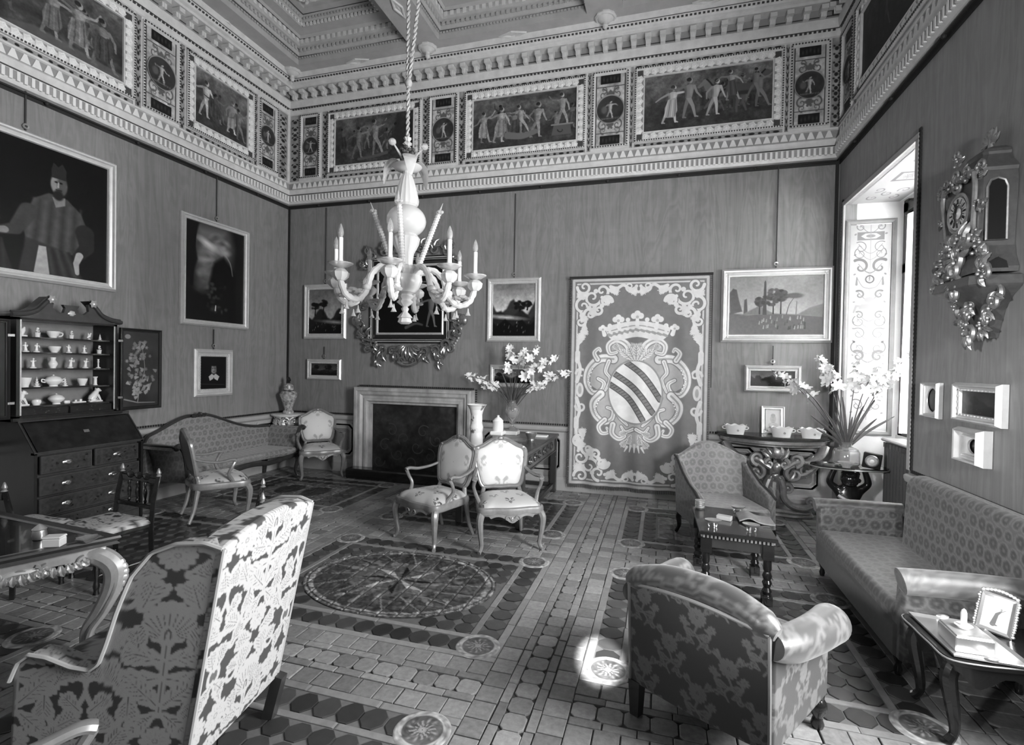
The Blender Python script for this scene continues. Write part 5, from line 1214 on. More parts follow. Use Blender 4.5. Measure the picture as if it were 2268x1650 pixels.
# porcelain: shape makers (origin at the foot)
def figurine(mb, h, seed):
    g = random.Random(seed); mb.lathe([(.001, 0), (.026, 0), (.028, .008), (.02, .014), (.001, .016)], 10); ln = g.uniform(-.1, .1)*h
    mb.tube([(0, 0, .012), (ln*.2, 0, h*.25), (ln*.5, 0, h*.5), (ln, 0, h*.68), (ln, -.004, h*.78)], [h*.16, h*.15, h*.105, h*.125, h*.05], 9); mb.sph((ln*1.1, -.006, h*.87), (h*.085, h*.09, h*.1), 9, 7)
    for sg in (-1, 1):
        mb.tube(cr([(ln+sg*h*.1, 0, h*.68), (ln+sg*h*.2, -h*.05, h*(.52+.2*g.random())), (ln+sg*h*g.uniform(.02, .2), -h*.13, h*(.5+.3*g.random()))], 4), [h*.045]*8+[h*.035], 6)
def bowl(mb, r, h, foot=.5):
    mb.lathe([(.001, 0), (r*foot, 0), (r*foot, h*.12), (r*.75, h*.4), (r*.95, h*.8), (r, h), (r*.95, h), (r*.7, h*.45), (r*.3, h*.18), (.001, h*.16)], 18)
def flowerpot(mb, h):
    mb.lathe([(.001, 0), (h*.2, 0), (h*.24, h*.42), (h*.27, h*.45), (h*.25, h*.48), (.001, h*.46)], 14)
    mb.tube([(0, 0, h*.4), (h*.02, 0, h*.75)], h*.03, 6); mb.sph((h*.02, 0, h*.86), h*.13, 9, 6); mb.sph((-h*.09, -h*.05, h*.68), h*.08, 7, 5); mb.sph((h*.1, -h*.04, h*.62), h*.08, 7, 5)
def vase(mb, h): mb.lathe([(.001, 0), (h*.24, 0), (h*.22, h*.08), (h*.36, h*.35), (h*.34, h*.5), (h*.2, h*.75), (h*.22, h*.95), (h*.24, h), (h*.19, h), (h*.16, h*.8), (.001, h*.7)], 16)
def pagoda(mb, h): mb.lathe([(.001, 0), (h*.28, 0), (h*.28, h*.08), (h*.12, h*.14), (h*.22, h*.3), (h*.09, h*.36), (h*.16, h*.52), (h*.06, h*.58), (h*.1, h*.74), (h*.03, h*.8), (.001, h)], 12)
def tureen(mb, r, h, handles):
    mb.lathe([(.001, 0), (r*.5, 0), (r*.45, h*.1), (r*.95, h*.4), (r, h*.52), (r*.97, h*.56), (r*.7, h*.78), (r*.2, h*.88), (r*.08, h*.9), (r*.13, h*.96), (.001, h)], 18, sq=(1.25 if handles else 1, 1))
    if handles:
        for sg in (-1, 1): mb.tube(cr([(sg*r*1.2, 0, h*.55), (sg*r*1.6, 0, h*.6), (sg*r*1.6, 0, h*.4), (sg*r*1.15, 0, h*.35)], 5), r*.1, 6)
def lion(mb, h, sg):
    mb.bbox((0, 0, .008), (h*.85, .05, .016), .004); mb.tube([(sg*-h*.28, 0, h*.14), (sg*-h*.2, 0, h*.32), (sg*h*.02, 0, h*.6), (sg*h*.08, 0, h*.74)], [h*.2, h*.24, h*.2, h*.16], 10); mb.sph((sg*h*.16, 0, h*.83), (h*.19, h*.17, h*.16), 10, 7); mb.sph((sg*h*.33, 0, h*.78), (h*.09, h*.09, h*.07), 8, 5)
    for q in (-1, 1): mb.tube([(sg*h*.12, q*h*.1, h*.5), (sg*h*.26, q*h*.1, h*.22), (sg*h*.3, q*h*.1, .016)], [h*.09, h*.065, h*.06], 7); mb.sph((sg*-h*.15, q*h*.13, h*.14), (h*.2, h*.09, h*.14), 8, 5); mb.sph((sg*h*.1, q*h*.12, h*.95), h*.05, 6, 4)
def candlestick(mb, h): mb.lathe([(.001, 0), (h*.24, 0), (h*.24, h*.06), (h*.08, h*.16), (h*.07, h*.6), (h*.12, h*.72), (h*.07, h*.78), (h*.11, h), (.001, h)], 12)
def bird(mb, h): mb.lathe([(.001, 0), (h*.25, 0), (h*.1, h*.2), (.001, h*.22)], 10); mb.tube([(-h*.25, 0, h*.25), (0, 0, h*.45), (h*.14, 0, h*.75), (h*.24, 0, h*.92)], [h*.06, h*.2, h*.12, h*.1], 8); mb.tube([(-h*.05, 0, h*.5), (-h*.2, -.01, h*.95)], [h*.14, h*.02], 6)
GP = 'white porcelain on the cabinet shelves'
def porc(y, z, name, cat, label, fn):
    mb = MB(); fn(mb); o = mb.build(name, M_WHITE, None, loc=(-5.65, y, z), rz=PI/2, ang=50); tag(o, label, cat, GP)
SH = {1: 'top', 2: 'second', 3: 'middle', 4: 'fourth', 5: 'lowest'}
Z_ = {1: 1.883, 2: 1.742, 3: 1.592, 4: 1.417, 5: 1.244}
def bird_block(mb): mb.bbox((0, 0, .008), (.085, .05, .016), .004); mb.tube([(-.02, 0, .016), (-.03, 0, .06), (-.015, 0, .105)], [.022, .018, .01], 8); mb.tube([(.0, 0, .016), (.015, 0, .06), (.03, 0, .09)], [.02, .022, .006], 8)
def cuph(mb): bowl(mb, .055, .065, .5); mb.tube(cr([(.05, 0, .055), (.082, 0, .05), (.075, 0, .025), (.045, 0, .02)], 5), .006, 6)
ITEMS = [
 (1, 3.204, 'bird_group', 'figurine', 'pair of white birds on a flat base, first on the top shelf', bird_block),
 (1, 3.334, 'flower_pot', 'ornament', 'small white pot with a single bloom, left of the handled cup on the top shelf', lambda m: flowerpot(m, .095)),
 (1, 3.463, 'handled_cup', 'cup', 'white cup with one handle in the middle of the top shelf', cuph),
 (1, 3.622, 'flower_pot', 'ornament', 'small white pot with bloom, right of the handled cup on the top shelf', lambda m: flowerpot(m, .085)),
 (1, 3.785, 'bird_figure', 'figurine', 'white bird with raised wing near the right of the top shelf', lambda m: bird(m, .075)),
 (1, 3.891, 'cone_ornament', 'ornament', 'small white cone at the right end of the top shelf', lambda m: pagoda(m, .068)),
 (2, 3.173, 'flower_pot', 'ornament', 'white pot with tall bloom at the left end of the second shelf', lambda m: flowerpot(m, .115)),
 (2, 3.243, 'figurine', 'figurine', 'small white figure in a wide skirt, second from left on the second shelf', lambda m: figurine(m, .095, 3)),
 (2, 3.327, 'figurine', 'figurine', 'slim white figure just left of the bowl on the second shelf', lambda m: figurine(m, .090, 5)),
 (2, 3.475, 'bowl', 'bowl', 'white footed bowl in the middle of the second shelf', lambda m: bowl(m, .052, .062)),
 (2, 3.600, 'figurine', 'figurine', 'white figure just right of the bowl on the second shelf', lambda m: figurine(m, .088, 8)),
 (2, 3.740, 'figurine', 'figurine', 'white figure with lifted arm, second from right on the second shelf', lambda m: figurine(m, .085, 11)),
 (2, 3.884, 'flower_pot', 'ornament', 'white pot with round bloom at the right end of the second shelf', lambda m: flowerpot(m, .09)),
 (3, 3.175, 'figurine', 'figurine', 'tallest white figure, at the left end of the middle shelf', lambda m: figurine(m, .125, 14)),
 (3, 3.300, 'figurine', 'figurine', 'white figure left of the bulbous vase on the middle shelf', lambda m: figurine(m, .10, 17)),
 (3, 3.463, 'bulb_vase', 'vase', 'white bulbous vase in the centre of the middle shelf', lambda m: vase(m, .105)),
 (3, 3.613, 'figurine', 'figurine', 'white figure with spreading gown right of the bulbous vase', lambda m: figurine(m, .11, 20)),
 (3, 3.749, 'figurine', 'figurine', 'stout white figure left of the candlestick on the middle shelf', lambda m: figurine(m, .105, 23)),
 (3, 3.876, 'candlestick', 'candlestick', 'white candlestick at the right end of the middle shelf', lambda m: candlestick(m, .095)),
 (4, 3.236, 'beaker', 'cup', 'white flared beaker at the left of the fourth shelf', lambda m: bowl(m, .05, .088, .6)),
 (4, 3.332, 'pagoda_ornament', 'ornament', 'white tiered cone left of the covered tureen', lambda m: pagoda(m, .095)),
 (4, 3.469, 'tureen', 'tureen', 'white two-handled covered tureen in the middle of the fourth shelf', lambda m: tureen(m, .06, .115, True)),
 (4, 3.569, 'pagoda_ornament', 'ornament', 'white tiered cone right of the covered tureen', lambda m: pagoda(m, .085)),
 (4, 3.724, 'beaker', 'cup', 'white flared beaker at the right of the fourth shelf', lambda m: bowl(m, .045, .07, .55)),
 (4, 3.847, 'column_vase', 'vase', 'white column vase at the right end of the fourth shelf', lambda m: m.lathe([(.001, 0), (.022, 0), (.016, .01), (.015, .07), (.024, .088), (.02, .088), (.001, .07)], 12)),
 (5, 3.203, 'lion_figure', 'figurine', 'big white seated lion at the left end of the lowest shelf', lambda m: lion(m, .145, 1)),
 (5, 3.329, 'round_jar', 'jar', 'round white jar beside the left lion', lambda m: m.lathe([(.001, 0), (.025, 0), (.03, .012), (.038, .03), (.034, .05), (.015, .06), (.001, .062)], 14)),
 (5, 3.494, 'covered_bowl', 'bowl', 'white covered bowl in the middle of the lowest shelf', lambda m: tureen(m, .065, .105, False)),
 (5, 3.583, 'porcelain_box', 'box', 'small white box right of the covered bowl', lambda m: m.bbox((0, 0, .015), (.05, .04, .03), .006)),
 (5, 3.690, 'pen_tray', 'tray', 'flat white tray with small pots, left of the right lion', lambda m: (m.bbox((0, 0, .007), (.12, .05, .014), .004), m.lathe([(.001, .012), (.012, .012), (.012, .035), (.001, .035)], 8, (.02, 0, 0)), m.lathe([(.001, .012), (.01, .012), (.01, .03), (.001, .03)], 8, (-.025, 0, 0)))),
 (5, 3.848, 'lion_figure', 'figurine', 'big white seated lion at the right end of the lowest shelf', lambda m: lion(m, .145, 1)),
]
for (sh, y, nm, cat, lb, fn) in ITEMS: porc(y, Z_[sh], nm, cat, lb, fn)

# ---- gilt table at the left with its small objects
lt = thing('gilt_table', 'table with dark inlaid top on curved gilt legs at the left edge', 'table', (0, 0, 0)); ZT = .68
TA, TBk, TCn, TD = (-2.97, 2.17), (-4.25, 2.26), (-4.6, .95), (-3.52, .90)
q = arr(cr([TA, ((TA[0]+TBk[0])/2, 2.21), TBk, ((TBk[0]+TCn[0])/2-.02, 1.6), TCn, ((TCn[0]+TD[0])/2, .9), TD, (-3.20, 1.56)], 1, True))
q = arr([TA, TBk, TCn, TD]); c = q.mean(0)
def ringpoly(s, z): return [(c[0]+(x-c[0])*s, c[1]+(y-c[1])*s, z) for x, y in q]
P = arr([ringpoly(.97, ZT-.05), ringpoly(.995, ZT-.045), ringpoly(.98, ZT-.03), ringpoly(1.0, ZT-.012), ringpoly(.995, ZT), ringpoly(.93, ZT), ringpoly(.925, ZT-.003), ringpoly(.90, ZT-.003)]); mb = MB().grid(P, cv=True, flip=True); mb.build('moulded_edge', M_LACQM, lt, smooth=False)
mb = MB(); mb.add(ringpoly(.90, ZT-.003), [[0, 1, 2, 3]]); mb.build('table_top', M_BLACK, lt, smooth=False)
mb = MB(); s1 = ringpoly(.925, ZT-.0025); s2 = ringpoly(.885, ZT-.002); mb.grid(arr([s1, s2]), cv=True, flip=True); mb.build('inlay_band', M_GILT_D, lt, smooth=False)
s0 = ringpoly(.93, ZT-.05); s1 = ringpoly(.93, ZT-.11); MB().grid(arr([s1, s0]), cv=True, flip=True).build('frieze_rail', M_GILT, lt, smooth=False)
for i in range(4):
    a, b = arr(q[i]), arr(q[(i+1) % 4]); a, b = c+(a-c)*.94, c+(b-c)*.94; d = (b-a)/np.linalg.norm(b-a); ang = math.atan2(d[1], d[0]); mid = (a+b)/2; mb = MB(); mb.M = Matrix.Translation((mid[0], mid[1], 0)) @ Matrix.Rotation(ang, 4, 'Z')
    for k in range(-4, 5): leaf(mb, (k*.035, ZT-.11), .09-.006*abs(k), .05, -PI/2+k*.16, 0, .03)
    for sg in (-1, 1): cscroll(mb, (sg*.15, ZT-.14), .05, PI/2, sg*1.0, .016, 0); cscroll(mb, (sg*.28, ZT-.115), .035, -PI/2, sg*1.0, .012, 0); mb.tube(cr([(sg*.17, 0, ZT-.13), (sg*.26, 0, ZT-.105), (sg*.40, 0, ZT-.12)], 5), .013, 6)
    for f_ in (-.34, -.22, .22, .34):
        X_ = f_*np.linalg.norm(b-a)
        for k in range(-3, 4): leaf(mb, (X_+k*.028, ZT-.10), .075-.006*abs(k), .045, -PI/2+k*.2, -.004, .03)
        for sg in (-1, 1): cscroll(mb, (X_+sg*.10, ZT-.115), .03, PI/2, sg*1.0, .011, -.004)
    mb.build('carved_apron', M_GILT, lt)
for (x, y) in q:
    v = arr([x, y])-c; v /= np.linalg.norm(v); base = c+(arr([x, y])-c)*.90; tgt = lambda o, z: (base[0]+v[0]*o, base[1]+v[1]*o, z)
    p = cr([tgt(-.12, ZT-.08), tgt(.0, ZT-.11), tgt(.07, ZT-.18), tgt(.065, ZT-.29), tgt(.01, ZT-.42), tgt(-.05, ZT-.52), tgt(-.06, ZT-.60), tgt(-.03, .035)], 7)
    lg = MB().tube(p, np.interp(np.linspace(0, 1, len(p)), [0, .15, .3, .5, .8, .93, 1], [.045, .054, .056, .046, .03, .028, .038]), 10).build('leg', M_GILT, lt)
    sd = arr([-v[1], v[0], 0.])
    for sg in (-1, 1): MB().tube(p[2:-4]+sd*sg*.036+arr([v[0], v[1], 0])*.016, .011, 6).build('ridge', M_GILT_D, lg)
    mb = MB()
    for k in (-1, 0, 1):
        a2 = math.atan2(v[1], v[0])+k*.5; mb.tube([(base[0]+v[0]*-.05, base[1]+v[1]*-.05, .06), (base[0]+v[0]*-.03+.05*math.cos(a2), base[1]+v[1]*-.03+.05*math.sin(a2), .035), (base[0]+v[0]*-.03+.075*math.cos(a2), base[1]+v[1]*-.03+.075*math.sin(a2), .016)], [.026, .022, .014], 7)
    mb.build('claw_foot', M_GILT, lg)
    mb = MB(); pp = [tgt(.02, ZT-.10), tgt(.105, ZT-.16), tgt(.12, ZT-.24), tgt(.08, ZT-.33)]
    for k, pt in enumerate(cr(pp, 3)): mb.sph(pt, (.022, .022, .028), 7, 5)
    mb.build('knee_carving', M_GILT, lg)
def onT(px, py, z=ZT): # helper values were measured on the photograph, in metres
    return (px, py, z)
o = MB().lathe([(.001, 0), (.03, 0), (.035, .02), (.03, .05), (.034, .055), (.02, .07), (.008, .08), (.001, .085)], 14).build('silver_box', M_SILVER, None, loc=(-3.33, 1.98, ZT)); tag(o, 'round pale covered pot near the back edge of the gilt table', 'pot')
tb = thing('cigarette_box', 'small white box with lid near the corner of the gilt table', 'box', (-3.13, 1.93, ZT), .5)
MB().bbox((0, 0, .022), (.085, .06, .044), .004).build('body', M_WHITE, tb); MB().bbox((0, 0, .05), (.089, .064, .012), .004).build('lid', M_WHITE, tb)
tr_ = thing('glass_dish', 'flat glass dish with rounded end lying on the gilt table', 'dish', (-3.62, 1.72, ZT), .3); MB().lathe([(.001, .002), (.09, .002), (.10, .02), (.105, .022), (.09, .008), (.001, .008)], 20, sq=(1.4, .8)).build('bowl', mat('clear_glass', .95, .04, trans=.95, ior=1.4), tr_); MB().sph((.10, 0, .018), (.035, .045, .018), 10, 6).build('stone', M_WHITE, tr_)
o = MB().lathe([(.001, 0), (.04, 0), (.042, .01), (.036, .02), (.036, .10), (.04, .115), (.001, .118)], 16, lobes=8, lamp=.05).build('beaker', M_WHITE, None, loc=(-3.98, 2.05, ZT)); tag(o, 'tall fluted white beaker at the far left of the gilt table', 'beaker')
sh = thing('snuff_shell', 'small shell-shaped dish behind the white box on the gilt table', 'dish', (-3.03, 2.03, ZT)); MB().lathe([(.001, 0), (.02, 0), (.05, .02), (.055, .026), (.02, .01), (.001, .008)], 14, lobes=7, lamp=.1).build('shell', M_GILT_D, sh)

# ---- desk behind the two gilt armchairs
dk = thing('carved_desk', 'dark desk with carved apron running towards the far wall', 'desk', (-1.72, 5.92, 0)); DH = .78
MB().bbox((0, 0, DH-.02), (.78, 1.86, .04), .01).build('desk_top', M_DWOOD, dk)
for sx in (-1, 1):
    ap = MB().box((sx*.35, 0, DH-.13), (.025, 1.74, .18)).build('apron', M_DWOOD, dk, smooth=False); mb = MB()
    mb.M = Matrix.Translation((sx*.365, 0, DH-.13)) @ Matrix.Rotation(sx*PI/2, 4, 'Z')
    for k in range(6): cscroll(mb, (-.55+k*.22, 0), .06, 0 if k % 2 else PI, 1.1 if k % 2 else -1.1, .014, 0); leaf(mb, (-.55+k*.22, -.03), .1, .04, .4 if k % 2 else 2.6, 0, .02)
    mb.tube([(-.86, -.004, .085), (.86, -.004, .085)], .008, 6); mb.tube([(-.86, -.004, -.085), (.86, -.004, -.085)], .008, 6); mb.build('carved_scroll', M_DWOOD, ap)
    for y in (-.83, .83): MB().bbox((sx*.335, y, (DH-.04)/2), (.085, .085, DH-.04), .012).build('leg', M_DWOOD, dk)
for y in (-.83, .83): MB().box((0, y, DH-.13), (.62, .025, .18)).build('end_rail', M_DWOOD, dk, smooth=False); MB().box((0, y, .10), (.62, .04, .05)).build('stretcher', M_DWOOD, dk, smooth=False)
[MB().box((x, 0, .10), (.04, 1.6, .05)).build('stretcher', M_DWOOD, dk, smooth=False) for x in (-.335, .335)]
def painted_lathe(name, prof, seg, m, parent, loc, fn, n=60):
    p = arr(prof); z = np.linspace(0, 1, n*2); L = np.concatenate([[0], np.cumsum(np.hypot(*np.diff(p, axis=0).T))]); L /= L[-1]; r = np.interp(z, L, p[:, 0]); zz = np.interp(z, L, p[:, 1]); a = np.linspace(0, 2*PI, seg, endpoint=False)
    P = np.stack([np.outer(r, np.cos(a)), np.outer(r, np.sin(a)), np.repeat(zz[:, None], seg, 1)], -1); return MB().grid(P, cv=True, flip=True, col=fn(zz[:, None]+0*a, a[None]+0*zz[:, None])).build(name, m, parent, loc=loc, col=True, ang=50)
VP = Pic(2.2, 200, .86); r = random.Random(2)
for k in range(9): x, y = r.uniform(.1, 2.1), r.uniform(.06, .9); VP.line(cr([(x, y), (x+.12, y+.07), (x+.22, y+.03), (x+.3, y+.12)]), .035, .012, .42); VP.fleaf(x+.2, y+.06, .12, .06, r.uniform(0, 6), .38); VP.flower(x+.02, y+.02, .06, .36, .7, 6)
def vp(h): return lambda z, a: sample(VP.lin(), a/(2*PI), z/h)
tv = thing('beaker_vase', 'tall white painted beaker vase behind the two armchairs', 'vase', (-1.985, 5.36, DH)); painted_lathe('body', [(.001, 0), (.085, 0), (.088, .02), (.075, .03), (.075, .10), (.068, .16), (.078, .22), (.066, .26), (.064, .36), (.085, .44), (.115, .475), (.108, .475), (.06, .38), (.001, .36)], 44, M_PORC_P, tv, None, vp(.5)); MB().lathe([(.001, 0), (.11, 0), (.115, .008), (.09, .014), (.001, .015)], 24, (0, 0, -.0)).build('base_ring', M_WHITE, tv)
jr = thing('square_caddy', 'small pale painted caddy with domed lid, behind the right gilt armchair', 'jar', (-1.75, 5.42, DH))
MB().bbox((0, 0, .07), (.11, .11, .14), .01).build('foot_block', M_PORC_P if False else M_SATIN, jr); MB().bbox((0, 0, .16), (.15, .15, .045), .012).build('collar', M_WHITE, jr); MB().lathe([(.001, .18), (.055, .18), (.06, .20), (.057, .29), (.06, .295), (.04, .32), (.012, .34), (.014, .355), (.001, .36)], 16).build('body', M_PLASTER, jr)
for (nm, x, y, lb, fn, mm) in (
  ('shallow_bowl', -1.82, 5.62, 'shallow white bowl between tall vase and painted caddy', lambda m: bowl(m, .10, .05), M_WHITE),
  ('metal_bowl', -1.62, 5.75, 'low metal bowl right of the painted caddy on the desk', lambda m: bowl(m, .12, .05, .5), M_GILT_D),
  ('silver_cup', -1.55, 6.15, 'shiny dark-shadowed silver vessel in front of the glass flower vase', lambda m: bowl(m, .075, .085, .6), M_SILVER)):
    mb = MB(); fn(mb); tag(mb.build(nm, mm, None, loc=(x, y, DH), ang=50), lb, 'bowl')
o = MB().bbox((0, 0, .012), (.16, .11, .024), .004).build('envelope_box', M_PLASTER, None, loc=(-1.48, 6.42, DH)); tag(o, 'flat pale box lying near the far end of the desk', 'box')

# ---- gilt console with marble top and what stands on it
cn = thing('gilt_console', 'carved dark-gilt console table with curved marble top under the landscapes', 'console table', (1.29, 6.84, 0)); CHZ = .93
cn.location = (1.29, 6.83, 0)
ol = [(-.62, 0), (-.62, -.10), (-.56, -.22), (-.45, -.30), (-.25, -.40), (0, -.44), (.25, -.40), (.45, -.30), (.56, -.22), (.62, -.10), (.62, 0)]
o2 = arr(cr(ol, 4)); mb = MB(); rings = []
for s_, z in ((.96, -.045), (.985, -.04), (.985, -.03), (1.0, -.022), (1.0, -.004), (.99, 0)): rings.append(np.column_stack([o2[:, 0]*s_, o2[:, 1]*s_, np.full(len(o2), CHZ+z)]))
mb.grid(arr(rings), cv=True, flip=True); n = len(o2); mb.add(rings[-1], [list(range(n))[::-1] if False else list(range(n))]); mb.add(rings[0], [list(range(n))]); mb.build('marble_top', M_DMARB, cn, ang=25)
mb = MB(); rings = [np.column_stack([o2[:, 0]*s_, o2[:, 1]*s_, np.full(len(o2), CHZ+z)]) for s_, z in ((.80, -.12), (.86, -.115), (.86, -.10), (.93, -.085), (.93, -.05), (.95, -.046))]; mb.grid(arr(rings), cv=True, flip=True); mb.build('frieze_moulding', M_GILT_D, cn, ang=25)
for sx in (-1, 1):
    mb = MB()
    mb.tube(cr([(sx*.53, -.16, .82), (sx*.47, -.22, .72), (sx*.33, -.27, .64), (sx*.20, -.31, .66), (sx*.12, -.33, .61), (sx*.06, -.34, .57)], 7), np.linspace(.05, .035, 36), 9, el=(1.2, .8)); cscroll(mb, (sx*.20, .67), .075, -PI/2, sx*1.2, .032, -.33); cscroll(mb, (sx*.075, .62), .055, PI/2, -sx*1.1, .028, -.35)
    mb.build('upper_scroll', M_GILT_D, cn); mb = MB()
    mb.tube(cr([(sx*.50, -.14, .80), (sx*.46, -.18, .62), (sx*.34, -.22, .50), (sx*.22, -.24, .46)], 7), np.linspace(.04, .03, 22), 8); cscroll(mb, (sx*.20, .50), .10, PI*.5, sx*1.25, .034, -.27); cscroll(mb, (sx*.34, .55), .08, -PI/2, -sx*1.0, .024, -.22); leaf(mb, (sx*.12, .40), .18, .07, PI/2-sx*.7, -.27, .04); leaf(mb, (sx*.3, .6), .16, .08, PI/2-sx*.9, -.24, .04); cscroll(mb, (sx*.54, .745), .05, PI, -sx*1.1, .02, -.12)
    mb.build('side_scroll', M_GILT_D, cn); mb = MB()
    mb.tube(cr([(sx*.05, -.24, .46), (sx*.09, -.25, .34), (sx*.10, -.26, .22), (sx*.18, -.27, .13), (sx*.30, -.27, .11), (sx*.385, -.26, .14)], 7), np.linspace(.055, .045, 36), 10, el=(1.1, .8)); cscroll(mb, (sx*.37, .185), .065, -PI/2, sx*1.2, .028, -.26); cscroll(mb, (sx*.135, .32), .06, PI*.6, -sx*1.1, .026, -.26); leaf(mb, (sx*.03, .16), .2, .06, PI/2, -.27, .03)
    mb.build('lower_scroll', M_GILT_D, cn)
mb = MB(); leaf(mb, (0, .66), .16, .12, PI/2, -.36, .05)
for k in (-2, -1, 1, 2): leaf(mb, (k*.02, .66), .17, .07, PI/2-k*.35, -.345, .04)
mb.sph((0, -.36, .58), (.05, .04, .06), 10, 7); mb.build('mask', M_GILT_D, cn); mb = MB()
for k in range(-2, 3): leaf(mb, (k*.012, .48), .10, .05, -PI/2+k*.4, -.28, .03)
mb.sph((0, -.29, .47), (.045, .025, .035), 10, 6); mb.tube([(0, -.23, .60), (0, -.23, .1)], .06, 10); mb.build('central_stem', M_GILT_D, cn)
mb = MB(); bl = arr(cr([(-.42, 0), (-.42, -.2), (-.36, -.30), (-.2, -.33), (0, -.31), (.2, -.33), (.36, -.30), (.42, -.2), (.42, 0)], 4)); rings = [np.column_stack([bl[:, 0]*s_, bl[:, 1]*s_, np.full(len(bl), z)]) for s_, z in ((1, 0), (1.02, .012), (1.0, .03), (.95, .04), (.98, .055), (.92, .08), (.9, .085))]; mb.grid(arr(rings), cv=True, flip=True); mb.add(rings[-1], [list(range(len(bl)))]); mb.build('base', M_GILT_D, cn, ang=30)
def basket(loc, label):
    t = thing('porcelain_basket', label, 'basket', loc, 0, 'porcelain baskets on the console'); n = 48; a = np.linspace(0, 2*PI, n, endpoint=False); sc_ = lambda h: 1+.0*h
    P = []; th = []
    for (r_, z, wv) in ((.02, .002, 0), (.088, 0, 0), (.09, .012, 0), (.098, .05, 0), (.112, .09, .2), (.115, .112, 1), (.110, .112, 1), (.10, .085, .2), (.08, .045, 0), (.06, .014, 0), (.01, .012, 0)):
        zz = z+.008*wv*np.cos(a*8); rr = r_*(1+.03*wv*np.cos(a*8)); P.append(np.column_stack([rr*np.cos(a)*1.05, rr*np.sin(a)*.62, zz]))
    MB().grid(arr(P), cv=True, flip=True).build('bowl', M_WHITE, t, ang=60)
    for sg in (-1, 1): MB().tube(cr([(sg*.108, 0, .095), (sg*.142, 0, .085), (sg*.135, 0, .065), (sg*.10, 0, .06)], 4), .006, 6).build('handle', M_WHITE, t)
    mb = MB()
    for k in range(5): a2 = k*2*PI/5; mb.sph((.02+.008*math.cos(a2), -.062, .05+.008*math.sin(a2)), (.005, .003, .005), 6, 4)
    mb.build('painted_flower', M_DADO2, t)
    return t
basket((.85, 6.55, CHZ), 'white lobed porcelain basket at the left end of the console')
basket((1.335, 6.50, CHZ), 'white lobed porcelain basket in front of the framed photograph on the console')
basket((1.645, 6.52, CHZ), 'white lobed porcelain basket at the right end of the console')
pp = Pic(.72, 120, .82); pp.ell(.36, .55, .14, .2, .72, soft=3); pp.ell(.36, .72, .1, .08, .62, soft=3); pp.ell(.36, .25, .22, .14, .74, soft=4)
for k in range(3): pp.ell(.36, .6-.1*k, .07, .02, .6, soft=2)
pf_ = thing('photograph_frame', 'pale framed photograph leaning on the wall behind the porcelain baskets', 'picture frame', (1.295, 6.76, CHZ+.002)); pf_.rotation_euler = (-.10, 0, 0)
MB().rectframe(.25, .33, [(0, 0), (0, .018), (.012, .02), (.02, .012), (.03, .012), (.04, .018), (.046, .006)]).box((0, .004, .165), (.24, .008, .32)).build('frame', M_SILVER, pf_, smooth=False); canvas('photograph', pp, .17, .25, M_PAINT, pf_, z0=.04, y=-.004)

# ---- side table on a crouching putto, its flowers' vase and trifles
pt = thing('putto_table', 'small dark shaped-top table carried by a carved black and gilt putto', 'table', (1.92, 6.18, 0), .0); PZ = .70
ol = arr(cr([(-.36, .02), (-.30, -.12), (-.14, -.17), (0, -.20), (.14, -.17), (.30, -.12), (.36, .02), (.28, .15), (0, .18), (-.28, .15)], 5, True)); rings = [np.column_stack([ol[:, 0]*s_, ol[:, 1]*s_, np.full(len(ol), PZ+z)]) for s_, z in ((.94, -.03), (1.0, -.026), (1.01, -.014), (.98, 0))]
mb = MB().grid(arr(rings), cv=True, flip=True); mb.add(rings[-1], [list(range(len(ol)))]); mb.add(rings[0], [list(range(len(ol)))[::-1]]); mb.build('table_top', M_BLACK, pt, ang=25)
mb = MB(); e = np.column_stack([ol[:, 0]*1.01, ol[:, 1]*1.01, np.full(len(ol), PZ-.018)]); mb.tube(e, .008, 6, closed=True); mb.build('gilt_rim', M_GILT_D, pt)
def skin_fig(name, joints, edges, mtl, parent):
    me = bpy.data.meshes.new(name); me.from_pydata([j[:3] for j in joints], edges, []); o = bpy.data.objects.new(name, me); COL.objects.link(o); o.parent = parent
    o.modifiers.new('skin', 'SKIN'); sl = me.skin_vertices[0].data
    for i, j in enumerate(joints): sl[i].radius = (j[3], j[3])
    sl[0].use_root = True; o.modifiers.new('sub', 'SUBSURF').levels = 2; o.modifiers['sub'].render_levels = 2; o.modifiers['skin'].use_smooth_shade = True
    me.materials.append(mtl); return o
# seated putto: pelvis, chest, neck, head, arms lifted to the top, legs folded, on a drum
J = [(0, 0, .22, .085), (0, .0, .33, .095), (0, -.01, .42, .10), (0, -.015, .475, .05), (0, -.03, .55, .075), (-.11, 0, .44, .045), (-.185, -.01, .52, .04), (-.15, -.02, .63, .03), (-.13, -.03, .675, .03),
     (.11, 0, .44, .045), (.185, -.01, .52, .04), (.15, -.02, .63, .03), (.13, -.03, .675, .03), (-.09, -.07, .20, .07), (-.13, -.18, .16, .06), (-.10, -.17, .05, .04), (-.10, -.22, .03, .03), (.09, -.07, .20, .07), (.13, -.18, .16, .06), (.10, -.17, .05, .04), (.10, -.22, .03, .03)]
E_ = [(0, 1), (1, 2), (2, 3), (3, 4), (2, 5), (5, 6), (6, 7), (7, 8), (2, 9), (9, 10), (10, 11), (11, 12), (0, 13), (13, 14), (14, 15), (15, 16), (0, 17), (17, 18), (18, 19), (19, 20)]
skin_fig('putto', J, E_, M_BLACK, pt)
mb = MB(); mb.sph((0, -.035, .565), (.088, .088, .09), 14, 9)
for k in range(16): a2 = k*2.4; mb.sph((.08*math.cos(a2)*(.5+.5*(k % 3)/2), -.05+.06*math.sin(a2), .59+.03*math.sin(k)), .026, 7, 5)
